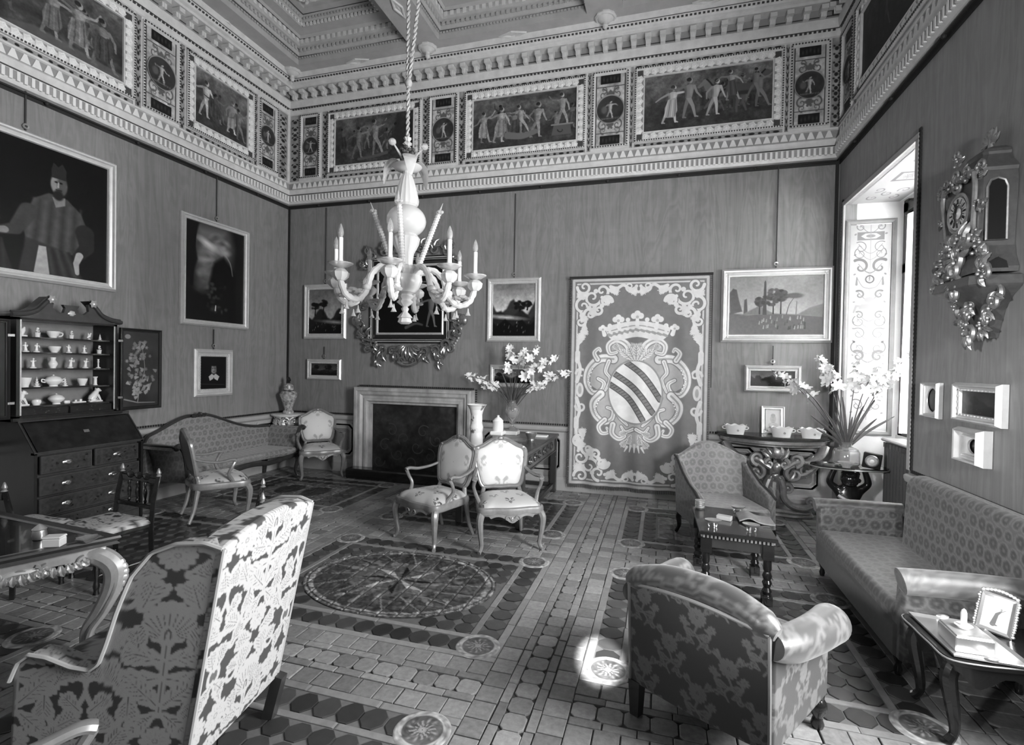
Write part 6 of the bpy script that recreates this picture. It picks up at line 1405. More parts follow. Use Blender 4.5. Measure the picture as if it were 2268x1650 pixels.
mb.build('hair', M_BLACK, pt); mb = MB(); mb.sph((-.03, -.105, .56), (.010, .008, .008), 7, 5); mb.sph((.03, -.105, .56), (.010, .008, .008), 7, 5); mb.sph((0, -.122, .54), (.013, .018, .014), 7, 5); mb.sph((0, -.112, .515), (.022, .010, .008), 7, 5); mb.build('face', M_BLACK, pt, kind='stuff')
mb = MB(); mb.tube(cr([(-.12, -.10, .40), (0, -.14, .33), (.12, -.10, .27), (.16, .0, .22)], 6), .04, 8, el=(1, .6)); mb.build('sash', M_GILT_D, pt)
MB().lathe([(.001, 0), (.14, 0), (.145, .02), (.12, .035), (.12, .15), (.135, .17), (.001, .175)], 20, (0, .02, 0)).build('drum', M_GILT_D, pt)
mb = MB(); mb.bbox((.22, -.06, .03), (.18, .16, .06), .015); leaf(mb, (.17, .06), .16, .09, .5, -.12, .03); leaf(mb, (.24, .06), .12, .08, 1.2, -.12, .03); cscroll(mb, (.25, .13), .05, 0, 1.2, .018, -.12); mb.build('rocaille_foot', M_GILT, pt)
gd = thing('glass_dish', 'small ribbed glass bowl in front of the flower vase on the putto table', 'dish', (1.86, 6.06, PZ)); MB().lathe([(.001, 0), (.035, 0), (.04, .015), (.075, .05), (.078, .055), (.07, .052), (.03, .018), (.001, .015)], 28, lobes=14, lamp=.06).build('bowl', mat('cut_glass', .9, .08, trans=.6, ior=1.5), gd)
ck = thing('desk_clock', 'small dark square clock with round pale dial on the putto table', 'clock', (2.09, 6.06, PZ), -.35); MB().bbox((0, 0, .085), (.16, .05, .16), .008, R=roty(.12)).build('case', M_BLACK, ck); MB().lathe([(.001, 0), (.055, 0), (.06, .006), (.05, .012), (.045, .006), (.001, .006)], 24, (0, -.026, .085), R=rotx(PI/2)).build('rim', M_GILT_D, ck); MB().sph((0, -.03, .08), (.022, .008, .022), 12, 6).build('dial', M_WHITE, ck)
ad = thing('silver_dish', 'low bright metal dish at the left end of the putto table', 'dish', (1.72, 6.10, PZ)); MB().lathe([(.001, 0), (.05, 0), (.065, .018), (.06, .018), (.001, .006)], 20, sq=(1.3, .8)).build('bowl', M_SILVER, ad)

# ---- low dark table between the chairs at right
lw = thing('low_table', 'low dark table with beaded edge on turned legs before the brocade armchair', 'table', (0, 0, 0)); LZ = .50
BLc, FLc, FRc, BRc = (.272, 4.751), (.293, 4.004), (.813, 3.97), (.827, 4.68); qq = arr([FLc, FRc, BRc, BLc]); cc = qq.mean(0)
def rp3(s, z): return [(cc[0]+(x-cc[0])*s, cc[1]+(y-cc[1])*s, z) for x, y in qq]
mb = MB().grid(arr([rp3(.97, LZ-.03), rp3(1, LZ-.026), rp3(1, LZ-.006), rp3(.985, LZ)]), cv=True, flip=True); mb.add(rp3(.985, LZ), [[0, 1, 2, 3]]); mb.add(rp3(.97, LZ-.03), [[3, 2, 1, 0]]); mb.build('table_top', M_BLACK, lw, smooth=False)
mb = MB().grid(arr([rp3(.86, LZ-.13), rp3(.86, LZ-.03)]), cv=True, flip=True); mb.grid(arr([rp3(.83, LZ-.03), rp3(.83, LZ-.13)]), cv=True, flip=True); mb.build('frieze_rail', M_DWOOD, lw, smooth=False)
mb = MB()
for i in range(4):
    a, b = arr(qq[i]), arr(qq[(i+1) % 4]); a, b = cc+(a-cc)*.93, cc+(b-cc)*.93; n = int(np.linalg.norm(b-a)/.026)
    for k in range(n): p = a+(b-a)*(k+.5)/n; mb.box((p[0], p[1], LZ-.042), (.014, .014, .02))
mb.build('bead_edge', M_GILT_D, lw, kind='stuff', smooth=False)
for (x, y) in qq*0.80+cc*0.20:
    MB().box((0, 0, LZ-.10), (.075, .075, .14)).lathe([(.001, .0), (.035, 0), (.038, .06), (.026, .075), (.034, .10), (.022, .125), (.034, .16), (.024, .18), (.034, .21), (.022, .24), (.03, .26), (.028, .33), (.001, .34)], 14).box((0, 0, .035), (.07, .07, .07)).build('leg', M_BLACK, lw, loc=(x, y, 0), ang=40)
def ashtray(name, loc, label, r_):
    t = thing(name, label, 'ashtray', loc, r_, 'silver dishes on the low table'); MB().lathe([(.001, .036), (.03, .036), (.05, .05), (.056, .06), (.05, .058), (.001, .044)], 20, sq=(1.1, .8)).build('bowl', M_SILVER, t); mb = MB()
    for k in range(3): a2 = k*2*PI/3+.5; mb.tube(cr([(.02*math.cos(a2), .02*math.sin(a2), .038), (.036*math.cos(a2), .03*math.sin(a2), .02), (.03*math.cos(a2), .028*math.sin(a2), .005)], 4), .006, 6); mb.sph((.03*math.cos(a2), .028*math.sin(a2), .005), .008, 6, 4)
    mb.build('feet', M_SILVER, t, kind='stuff'); return t
ashtray('silver_ashtray', (.395, 4.12, LZ), 'silver footed dish on the near left of the low table', .2)
ashtray('silver_ashtray', (.655, 4.10, LZ), 'silver footed dish on the near right of the low table', -.3)
ashtray('silver_ashtray', (.635, 4.60, LZ), 'silver footed dish at the back of the low table behind the book', .5)
ls = thing('ash_stack', 'stack of small silver trays at the far left corner of the low table', 'tray', (.335, 4.63, LZ))
for k in range(5): MB().lathe([(.001, 0), (.03, 0), (.042, .014), (.036, .014), (.001, .006)], 16, (0, 0, .015*k)).build('tray', M_SILVER, ls)
mbx = MB().bbox((0, 0, .017), (.11, .06, .034), .003).build('cigarette_box', M_DADO, None, loc=(.50, 4.36, LZ), rz=-.35); tag(mbx, 'small oblong box lying in the middle of the low table', 'box')
bk = thing('magazine', 'curled grey magazine drooping over the right side of the low table', 'magazine', (.735, 4.42, LZ)); xx = np.linspace(-.13, .125, 14); P = arr([[[x, y, .012+.035*math.exp(-((x+.06)/.06)**2)] for x in xx] for y in (-.11, .11)]); P2 = P.copy(); P2[..., 2] -= .010; mb = MB().grid(P, flip=False); mb.grid(P2, flip=True); mb.grid(arr([P[0], P2[0]])); mb.grid(arr([P2[1], P[1]])); mb.build('cover', mat('magazine_paper', .22, .4, var=.6, vscale=25), bk)

# ---- black cabriole table in the right foreground, tray, box, lighter, photograph
bt = thing('black_table', 'black shaped coffee table at the lower right corner', 'table', (1.58, 2.88, 0)); BZ = .43
ol = arr(cr([(-.33, .27), (-.345, .12), (-.34, -.02), (-.325, -.15), (-.2, -.17), (0, -.15), (.18, -.18), (.33, -.16), (.34, .1), (.32, .27), (.1, .265), (-.12, .27)], 5, True)); rings = [np.column_stack([ol[:, 0]*s_, ol[:, 1]*s_, np.full(len(ol), BZ+z)]) for s_, z in ((.95, -.035), (.985, -.03), (1.0, -.018), (1.0, -.006), (.985, 0))]
mb = MB().grid(arr(rings), cv=True, flip=True); mb.add(rings[-1], [list(range(len(ol)))]); mb.add(rings[0], [list(range(len(ol)))[::-1]]); mb.build('table_top', M_BLACK, bt, ang=25)
MB().tube(np.column_stack([ol[:, 0]*1.003, ol[:, 1]*1.003, np.full(len(ol), BZ-.008)]), .004, 6, closed=True).build('edge_line', M_GILTCH, bt)
mb = MB(); rings = [np.column_stack([ol[:, 0]*s_, ol[:, 1]*s_, BZ+z+0*ol[:, 0]]) for s_, z in ((.86, -.10), (.9, -.035))]; rings[0][:, 2] += .03*np.cos(np.arange(len(ol))*2*PI/len(ol)*8); mb.grid(arr(rings), cv=True, flip=True); mb.build('apron', M_BLACK, bt)
for (x, y) in ((-.27, -.085), (.27, -.09), (.27, .24), (-.27, .24)):
    s_ = arr([x, y])/np.hypot(x, y); p = cr([(x, y, BZ-.05), (x+s_[0]*.025, y+s_[1]*.025, BZ-.12), (x, y, .16), (x-s_[0]*.01, y-s_[1]*.01, .06), (x+s_[0]*.02, y+s_[1]*.02, .014)], 6); MB().tube(p, np.interp(np.linspace(0, 1, len(p)), [0, .3, .8, 1], [.034, .034, .018, .022]), 9).build('leg', M_BLACK, bt)
ty = thing('silver_tray', 'bright oblong silver tray on the black coffee table', 'tray', (1.40, 2.89, BZ), .0); TQ = arr([(-.135, .25), (-.125, -.165), (.16, -.185), (.15, .22)])
tq = lambda s, z: [(x*s, y*s, z) for x, y in TQ]
mb = MB().grid(arr([tq(.9, .002), tq(.98, .006), tq(1.0, .016), tq(.985, .018), tq(.90, .008)]), cv=True, flip=True); mb.add(tq(.90, .008), [[3, 2, 1, 0]]); mb.build('tray_body', M_SILVER, ty, smooth=False)
for (y, h) in ((.235, .02), (-.17, .02)): MB().sph((.01, y, h), (.03, .012, .01), 8, 5).build('handle', M_SILVER, ty)
cb = thing('silver_box', 'open-topped bright box standing on the silver tray', 'box', (1.375, 2.85, BZ+.009), -.02); MB().bbox((0, 0, .035), (.145, .17, .07), .004).build('body', M_SILVER, cb); MB().bbox((0, 0, .072), (.135, .16, .006), .002).build('lid', M_GILT_D, cb)
lg_ = thing('candle_lighter', 'white table lighter with upright candle shape on the silver box', 'lighter', (1.372, 2.86, BZ+.085)); MB().lathe([(.001, 0), (.022, 0), (.026, .008), (.012, .014), (.012, .07), (.008, .084), (.001, .09)], 12).build('candle', M_WHITE, lg_); MB().lathe([(.001, 0), (.02, 0), (.035, .014), (.03, .016), (.001, .006)], 14).build('saucer', M_WHITE, lg_)
pb = thing('table_photograph', 'ornate silver frame with a photograph, tilted on the black table', 'picture frame', (1.575, 3.04, BZ+.004), -.62); pb.scale = (.86, .86, .86); pb.rotation_euler = (-.28, .10, -.62)
mb = MB().rectframe(.16, .215, [(0, 0), (0, .012), (.008, .016), (.022, .008), (.024, .002)]); mb.box((0, .004, .107), (.15, .006, .2)); mb.build('frame', M_SILVER, pb, smooth=False); mb = MB(); rr = random.Random(6)
for k in range(14):
    for (x, z) in ((-.08, .0165+k*.014), (.08, .0165+k*.014)): mb.sph((x+rr.uniform(-.004, .004), -.008, z), (.010, .006, .009), 6, 4)
for k in range(10):
    for z in (.002, .213+.02*math.sin(PI*(k+.5)/10)): mb.sph((-.072+k*.016, -.008, z+.006), (.010, .006, .010), 6, 4)
mb.build('chased_border', M_SILVER, pb, kind='stuff'); px_ = Pic(.69, 110, .86); px_.line([(.3, .15), (.36, .5), (.45, .62)], .14, .05, .12); px_.ell(.45, .68, .03, .04, .4); px_.line([(.44, .6), (.56, .7)], .03, .02, .3); px_.ell(.2, .55, .05, .06, .6); px_.ell(.33, .14, .1, .03, .2); canvas('photograph', px_, .114, .168, M_PAINT, pb, z0=.024, y=-.003)

# ---- ginger jar on its corner bracket
br = thing('corner_bracket', 'carved gilt bracket in the far left corner carrying a lidded jar', 'bracket', (XL+.255, YB-.255, 0), PI/4); br.scale = (1.28, 1.28, 1.0); RZ = .875
mb = MB(); mb.lathe([(.001, -.03), (.17, -.03), (.19, -.02), (.20, 0), (.19, .006), (.001, .006)], 20, (0, 0, RZ)); mb.build('shelf', M_PLASTER, br); mb = MB()
for k in range(-2, 3):
    a2 = k*.62; mb.M = Matrix.Rotation(a2, 4, 'Z') @ Matrix.Translation((0, .02, 0)); leaf(mb, (0, RZ-.05), .15, .09, -PI/2, -.16, .05)
    for sg in (-1, 1): cscroll(mb, (sg*.045, RZ-.085), .045, PI/2, sg*1.2, .014, -.165)
mb.M = None; mb.lathe([(.001, -.26), (.03, -.24), (.05, -.2), (.12, -.06), (.16, -.03), (.001, -.03)], 16, (0, 0, RZ)); mb.build('carved_corbel', M_GILT, br)
gj = thing('ginger_jar', 'painted lidded ginger jar on the corner bracket', 'jar', (XL+.235, YB-.235, RZ+.008)); GPc = Pic(2.0, 150, .62); GPc.tex(14, .5, 9)
for k in range(26): GPc.flower(random.uniform(0, 2), random.uniform(.05, .95), .06, .3, .7, 7)
gv = lambda z, a: sample(GPc.lin(), a/(2*PI), z/.45); painted_lathe('body', [(.001, 0), (.085, 0), (.08, .03), (.06, .06), (.06, .08), (.085, .16), (.125, .27), (.128, .31), (.10, .345), (.07, .355), (.001, .356)], 36, M_PORC_P, gj, None, gv)
MB().lathe([(.075, .335), (.082, .34), (.07, .362), (.001, .362)], 24).build('collar', M_BLACK, gj); ld = painted_lathe('lid', [(.001, .36), (.065, .36), (.075, .38), (.07, .44), (.03, .47), (.001, .475)], 28, M_PORC_P, gj, None, gv, 20); MB().lathe([(.001, .46), (.03, .465), (.02, .49), (.035, .52), (.02, .56), (.001, .575)], 12).build('finial', M_BLACK, gj)
# ================================================================ ON THE WALLS
M_FRAME = mat('pale_gilt_frame', .66, .38, metal=.35, var=.2, vscale=14)
M_CORD = mat('picture_cord', .05, .7)
def picture(w, along, z0, W_, H_, fw, depth, pic, label, name='framed_painting', cat='painting', cord=None, beads=True, group=None, prof=None, m=None, oval=False, cloth='canvas'):
    loc, rz = onwall(w, along, z0); n = {'B': (0, -1), 'L': (1, 0), 'R': (-1, 0)}[w]; loc = (loc[0]+n[0]*.004, loc[1]+n[1]*.004, loc[2])
    t = thing(name, label, cat, loc, rz, group)
    pr = prof or [(0, 0), (0, depth*.55), (fw*.12, depth*.75), (fw*.25, depth), (fw*.42, depth*.95), (fw*.5, depth*.6), (fw*.75, depth*.45), (fw*.8, depth*.62), (fw*.93, depth*.6), (fw, depth*.3)]
    MB().rectframe(W_, H_, pr).build('frame', m or M_FRAME, t, smooth=False)
    if oval:
        a = np.linspace(0, 2*PI, 48, endpoint=False); iw, ih = W_/2-fw, H_/2-fw; q = np.stack([np.clip(np.cos(a)*1.5, -1, 1)*iw, H_/2+np.clip(np.sin(a)*1.5, -1, 1)*ih], 1); e = np.stack([np.cos(a)*iw*.80, H_/2+np.sin(a)*ih*.86], 1)
        MB().grid(arr([xz(q, -depth*.3), xz(e, -depth*.34), xz(e*.0+np.stack([np.cos(a)*iw*.77, H_/2+np.sin(a)*ih*.83], 1), -depth*.2)]), cv=True, flip=True).build('oval_slip', m or M_FRAME, t, ang=20)
        canvas(cloth, pic, iw*1.7, ih*1.8, M_PAINT, t, z0=H_/2-ih*.9, y=-depth*.12)
    else: canvas(cloth, pic, W_-2*fw+.004, H_-2*fw+.004, M_PAINT, t, z0=fw-.002, y=-depth*.3)
    if beads:
        mb = MB(); nx, nz = int((W_-fw)/.035), int((H_-fw)/.035); i_ = fw*.86
        for k in range(nx):
            for z in (i_, H_-i_): mb.box((-W_/2+fw/2+(k+.5)*(W_-fw)/nx, -depth*.62, z), (.018, .008, .010))
        for k in range(nz):
            for x in (-W_/2+i_, W_/2-i_): mb.box((x, -depth*.62, fw/2+(k+.5)*(H_-fw)/nz), (.010, .008, .018))
        mb.build('beading', m or M_FRAME, t, kind='stuff', smooth=False)
    if cord:
        MB().tube([(0, -.014, H_-.02), (0, -.014, H_+cord)], .007, 6).build('hanging_cord', M_CORD, t)
        MB().lathe([(.012, -.004), (.026, -.006), (.026, .006), (.012, .004), (.012, -.004)], 14, (0, -.018, H_+min(cord, .05) if cord < 1.5 else H_+cord-.05), R=rotx(PI/2)).build('ring', M_GILT_D, t)
    return t
# cardinal-like cleric portrait (plain generic sitter)
p = Pic(1.12, 330, .05); S = lambda Y, z: ((Y-2.62)/1.28, (z-2.50)/1.28)
p.ell(*S(3.75, 2.9), .35, .5, .065, soft=60)
p.poly([S(3.40, 3.24), S(3.52, 3.33), S(3.68, 3.31), S(3.80, 3.2), S(3.90, 2.95), S(3.86, 2.78), S(3.72, 2.74), S(3.60, 2.70), S(3.44, 2.75), S(3.34, 2.82), S(3.30, 2.98)], .27, soft=4)
for k in range(9): p.line([S(3.40+.05*k, 3.24), S(3.35+.055*k, 2.78)], .012, .03, .18 if k % 2 else .34, soft=8, al=.6)
p.poly([S(3.34, 2.84), S(3.70, 2.76), S(3.82, 2.5), S(3.28, 2.5)], .20, soft=5); p.poly([S(3.44, 2.78), S(3.50, 2.78), S(3.53, 2.5), S(3.40, 2.5)], .62, soft=2)
for k in range(6): p.line([S(3.52+.035*k, 2.76), S(3.56+.05*k, 2.5)], .015, .02, .14 if k % 2 else .27, soft=6, al=.7)
p.line([S(3.36, 3.1), S(3.26, 2.90), S(3.14, 2.86)], .12, .06, .24, soft=4); p.line([S(3.18, 2.87), S(3.04, 2.84)], .05, .03, .5, soft=2); p.poly([S(2.6, 2.8), S(3.16, 2.79), S(3.24, 2.5), S(2.6, 2.5)], .15, soft=3)
for k in range(9): p.line([S(2.68+.06*k, 2.78), S(2.70+.06*k, 2.5)], .012, .02, .22, soft=5, al=.6)
p.line([S(3.84, 3.0), S(3.86, 2.85), S(3.78, 2.74)], .14, .08, .16, soft=4); p.line([S(3.79, 2.75), S(3.76, 2.66), S(3.77, 2.56)], .055, .03, .62, soft=2)
p.poly([S(3.55, 3.30), S(3.66, 3.32), S(3.66, 3.24), S(3.58, 3.20)], .5, soft=2); p.ell(*S(3.605, 3.44), .055, .088, .52, soft=4); p.ell(*S(3.635, 3.44), .035, .08, .26, soft=6, al=.8); p.ell(*S(3.60, 3.33), .035, .04, .14, soft=5); p.line([S(3.585, 3.385), S(3.625, 3.385)], .012, .012, .16, soft=3)
for e in (3.583, 3.622): p.ell(*S(e, 3.462), .011, .007, .1, soft=2)
p.line([S(3.602, 3.46), S(3.600, 3.415)], .008, .012, .64, soft=2); p.poly([S(3.545, 3.50), S(3.665, 3.50), S(3.672, 3.60), S(3.635, 3.665), S(3.60, 3.62), S(3.56, 3.655), S(3.54, 3.58)], .17, soft=2)
p.tex(30, .12, 2)
picture('L', 3.34, 2.43, 1.64, 1.40, .085, .07, p, 'large portrait of a standing robed cleric in a square hat, left wall', cord=.38, beads=False)
p = Pic(.74, 230, .10); r = random.Random(3); p.poly([(.1, 1), (.5, 1), (.56, .8), (.5, .5), (.44, .36), (.16, .33), (.12, .6)], .45, soft=40)
for k in range(70):
    t = r.random(); x, y = r.uniform(.14, .5), r.uniform(.36, .92); p.ell(x, y, r.uniform(.02, .07), r.uniform(.012, .03), r.choice([.25, .4, .55, .7, .3]), r.uniform(-.6, .6), soft=10, al=.7)
p.ell(.26, .80, .1, .03, .85, -.4, soft=10); p.poly([(0, 1), (.16, 1), (.1, .8), (.14, .62), (.06, .4), (0, .4)], .07, soft=6); p.poly([(.30, 0), (.62, 0), (.62, .55), (.46, .70), (.34, .62), (.28, .4)], .06, soft=10); p.poly([(0, 0), (.62, 0), (.62, .26), (.4, .3), (.2, .26), (0, .34)], .07, soft=8)
for k in range(40): p.ell(r.uniform(.24, .5), r.uniform(.1, .4), r.uniform(.01, .03), r.uniform(.01, .02), r.uniform(.08, .3), soft=4, al=.8)
p.line([(.07, .36), (.09, .62), (.12, .95)], .04, .02, .05, soft=3); p.line(cr([(.42, .78), (.54, .66), (.58, .52)]), .012, .006, .6, soft=4); p.line([(.36, .12), (.365, .17)], .016, .012, .8)
picture('L', 5.50, 2.147, 1.087, 1.42, .075, .06, p, 'tall dark stormy landscape with bright sky gap, left wall', cord=.62, beads=False)
p = Pic(.83, 150, .05); p.ell(.42, .2, .3, .3, .07, soft=20); p.ell(.42, .62, .1, .15, .6, soft=6); p.ell(.46, .62, .07, .14, .3, soft=10, al=.6); p.ell(.42, .80, .15, .1, .05, soft=6); p.ell(.30, .66, .05, .16, .05, soft=6); p.ell(.55, .68, .05, .16, .05, soft=6)
for e in (.385, .455): p.ell(e, .635, .018, .01, .1, soft=2)
p.line([(.42, .62), (.418, .575)], .012, .018, .66, soft=2); p.line([(.395, .535), (.445, .535)], .014, .014, .25, soft=2); p.poly([(.26, .38), (.36, .47), (.42, .42), (.48, .47), (.6, .38), (.54, .25), (.44, .31), (.42, .36), (.40, .31), (.3, .25)], .72, soft=2); p.line([(.05, .16), (.75, .12)], .01, .01, .3, soft=3)
picture('L', 5.472, 1.212, .615, .63, .10, .05, p, 'small portrait of a child with a white lace collar above the sofa', cord=.27)
picture('B', -5.122, 2.064, .775, .862, .085, .05, landscape(.82, 4, 130, .58, .05, .42, .10, [(.16, .42, .09, .2), (.36, .42, .09, .26)], light=.8), 'small dark landscape with two tree clumps beside the left corner', cord=1.20)
picture('B', -5.128, 1.420, .625, .322, .07, .045, landscape(2.3, 7, 80, .30, .06, .5, .12, [(.5, .2, .2, .5), (1.5, .2, .25, .5)]), 'small oblong dark picture left of the fireplace', cord=.20)
picture('B', -2.022, 2.031, .785, .896, .085, .05, landscape(.86, 9, 140, .72, .05, .52, .14, [(.55, .48, .1, .1), (.7, .5, .08, .1)], light=.3), 'small landscape with cloudy sky and river, left of the hanging', cord=1.18)
picture('B', -2.03, 1.385, .65, .32, .065, .045, landscape(2.3, 12, 80, .55, .06, .5, .16, [(.3, .3, .16, .3)]), 'small oblong landscape half hidden behind the white gladioli on the desk')
p = Pic(1.5, 230, .62); p.a *= .85+.25*np.clip(1-p.Y, 0, 1); p.tex(3, .12, 3); p.poly([(0, 0), (1.5, 0), (1.5, .3), (1.1, .34), (.7, .36), (.3, .34), (0, .38)], .34, soft=6); p.poly([(.02, .35), (.0, .72), (.06, .80), (.12, .78), (.16, .6), (.22, .4)], .30, soft=4); p.poly([(.24, .34), (.25, .6), (.29, .62), (.31, .35)], .28, soft=3); p.poly([(.2, .34), (.5, .5), (.62, .42), (.75, .35)], .42, soft=5); p.poly([(1.1, .34), (1.3, .46), (1.5, .52), (1.5, .3)], .45, soft=5)
r = random.Random(5); p.poly([(.55, .34), (.568, .9), (.585, .93), (.6, .9), (.615, .34)], .26, soft=2)
for (x, y, rr_, hh) in ((.72, .36, .15, .28), (.84, .36, .1, .3), (.5, .36, .07, .2)):
    p.line([(x, y), (x, y+hh)], .025, .015, .2)
    for k in range(40): a = r.uniform(0, 2*PI); q = r.random()**.5; p.ell(x+rr_*q*math.cos(a), y+hh+rr_*q*math.sin(a)*.9, .035, .026, r.uniform(.2, .36), soft=4)
p.line(cr([(.93, .34), (.97, .5), (1.04, .62)]), .015, .008, .3); p.ell(1.05, .66, .13, .045, .32, soft=5); p.line([(1.08, .34), (1.09, .56)], .02, .015, .42)
for k in range(34): x, y = r.uniform(.5, 1.25), r.uniform(.08, .3); p.line([(x, y), (x+.005, y+.045)], .022, .014, r.choice([.2, .26, .5, .58]), soft=2)
p.tex(30, .1, 8)
picture('B', 1.307, 2.036, 1.235, .908, .10, .06, p, 'large bright landscape with obelisk and trees, right part of the far wall', cord=1.24)
picture('B', 1.297, 1.430, .63, .325, .07, .045, landscape(2.3, 15, 80, .34, .05, .55, .10, [(.4, .3, .14, .25), (1.0, .3, .1, .2)]), 'small oblong dark landscape above the console', cord=.24)
p = Pic(.62, 90, .06); p.fig(.31, .1, .8, .12, 4, 0, .09)
picture('R', 4.565, 1.362, .25, .265, .028, .045, p, 'small oval picture nearest the window niche', oval=True, beads=False)
picture('R', 3.96, 1.376, .506, .262, .056, .06, landscape(2.0, 21, 70, .22, .05, .45, .09, [(.7, .3, .2, .3)]), 'oblong dark landscape in a wide frame on the right wall')
p = Pic(.7, 80, .10); p.ell(.3, .6, .14, .2, .3, soft=8)
picture('R', 3.99, 1.112, .29, .232, .06, .085, p, 'deep box-framed oval miniature below the oblong landscape', oval=True, beads=False)

# ---- armorial hanging
p = Pic(.635, 640, .47); A = .635; Lt, Md, Dk = .86, .66, .30
p.line([(.012, .012), (.012, .988), (A-.012, .988), (A-.012, .012), (.012, .012)], .012, .012, .74); p.line([(.03, .03), (.03, .97), (A-.03, .97), (A-.03, .03), (.03, .03)], .007, .007, .8)
for sg in (-1, 1):
    X = lambda x: A/2+sg*x
    for (y0, d) in ((.955, -1), (.045, 1)):          # corner scrollwork
        for (x, y, rr_, a0, tn) in ((.255, .0, .035, 0, 1.2), (.215, .05, .045, PI, -1.2), (.26, .09, .04, PI/2, 1.2), (.17, .02, .035, -PI/2, 1.1), (.225, .13, .03, 0, -1.2), (.15, .07, .03, PI, 1.2), (.185, .11, .025, 0, 1.2), (.27, .165, .03, PI/2, -1.1)):
            p.curl(X(x), y0+d*y, rr_, a0 if sg > 0 else PI-a0, sg*d*tn, .022, .44, .015); p.curl(X(x), y0+d*y, rr_, a0 if sg > 0 else PI-a0, sg*d*tn, .015, Lt, .008)
        for (x, y, an) in ((.24, .03, .3), (.2, .09, 1.2), (.27, .12, 2.0), (.17, .05, 2.6), (.25, .18, 1.5), (.14, .015, 3.0)): p.fleaf(X(x), y0+d*y, .055, .03, (an if sg > 0 else PI-an)*d, Lt)
        for (x, y) in ((.26, .05), (.2, .02), (.23, .1), (.17, .09)): p.ell(X(x), y0+d*y, .011, .011, Lt)
        p.line(cr([(X(.13), y0), (X(.1), y0+d*.008), (X(.07), y0-d*.006), (X(.04), y0+d*.012), (X(.0), y0+d*.028)]), .016, .012, Lt); p.curl(X(.04), y0+d*.002, .022, PI/2*d, -sg*d*1., .010, Lt); p.fleaf(X(.01), y0, .045, .03, d*PI/2-sg*.5*d, Lt)
    for (y, d) in ((.50, 1), (.42, -1)):                 # middle of the side borders
        p.line(cr([(X(.283), y), (X(.268), y+d*.06), (X(.283), y+d*.12), (X(.28), y+d*.17)]), .018, .012, Lt); p.curl(X(.262), y+d*.04, .026, 0 if sg > 0 else PI, sg*d*1.1, .013, Lt); p.fleaf(X(.28), y+d*.18, .06, .03, d*PI/2+sg*.35*d, Lt); p.line([(X(.282), y+d*.1), (X(.282), y+d*.14)], .024, .024, Lt)
    p.ell(X(.268), .46, .018, .035, Lt); p.ell(X(.268), .46, .008, .02, Md)
# cartouche
cx = A/2-.005; sc_ = .00070; U = lambda x, y: (cx+(x-1240)*sc_, 1-(y-190)*sc_*1.0)
for sg in (-1, 1):
    M_ = lambda pts: [U(1240+sg*(x-1240), y) for x, y in pts]
    p.poly(cr(M_([(1240, 640), (1320, 625), (1390, 640), (1420, 700), (1400, 745), (1490, 770), (1545, 840), (1540, 920), (1490, 960), (1480, 1000), (1500, 1070), (1470, 1140), (1410, 1180), (1380, 1250), (1330, 1290), (1280, 1320), (1240, 1345)]), 4), .70, soft=1.5)
    for (pts, w0, w1) in (([(1390, 745), (1480, 745), (1555, 815), (1570, 905), (1530, 975), (1470, 965), (1450, 910), (1490, 880)], .040, .014), ([(1470, 985), (1522, 1045), (1510, 1120), (1450, 1175), (1395, 1155), (1385, 1095), (1425, 1075)], .036, .013), ([(1440, 1160), (1480, 1205), (1460, 1250), (1415, 1245), (1425, 1215)], .022, .012), ([(1385, 1190), (1390, 1250), (1345, 1285), (1305, 1265), (1330, 1240)], .026, .012), ([(1262, 745), (1300, 650), (1370, 615), (1425, 650), (1415, 705), (1370, 700)], .034, .014), ([(1497, 750), (1520, 705), (1490, 675), (1478, 692)], .022, .012), ([(1420, 760), (1440, 830), (1410, 880), (1440, 960)], .018, .010), ([(1400, 1000), (1380, 1070), (1340, 1140), (1290, 1190)], .020, .010), ([(1250, 1215), (1300, 1235), (1330, 1200)], .016, .010)):
        c_ = cr(M_(pts), 6); p.line(c_, w0+.010, w1+.008, .50); p.line(c_, w0, w1, .90); p.line(c_, w0*.25, w1*.2, .66)
    for k in range(7): q = U(1240+sg*(318-9*abs(k-3)), 815+k*24); p.ell(q[0], q[1], .006, .006, .55); p.ell(q[0], q[1], .0045, .0045, .97)
    for k in range(6): q = U(1240+sg*(268-8*abs(k-3)), 1030+k*20); p.ell(q[0], q[1], .0055, .0055, .55); p.ell(q[0], q[1], .004, .004, .97)
    for (x, y, an) in ((1265, 1260, -1.2), (1290, 1290, -.9), (1250, 700, 1.2), (1285, 1235, -.4), (1350, 690, .9)): q = U(1240+sg*(x-1240), y); p.fleaf(q[0], q[1], .045, .022, (an if sg > 0 else PI-an), .86, .55)
for sg in (-1, 1):
    for k in range(3): q = U(1240+sg*k*24, 1320+8*k); p.line([q, (q[0]+sg*.006*k, q[1]-.035+.006*k)], .012, .004, Lt)
q0 = U(1237, 965); p.ell(*q0, 182*sc_, 220*sc_, .58, .08); p.ell(*q0, 172*sc_, 208*sc_, .92, .08)
ov = np.clip(.5-((np.sqrt(((p.X-q0[0])/(172*sc_))**2+((p.Y-q0[1])/(208*sc_))**2)-1)*172*sc_)/p.px, 0, 1); sv = p.a.copy()
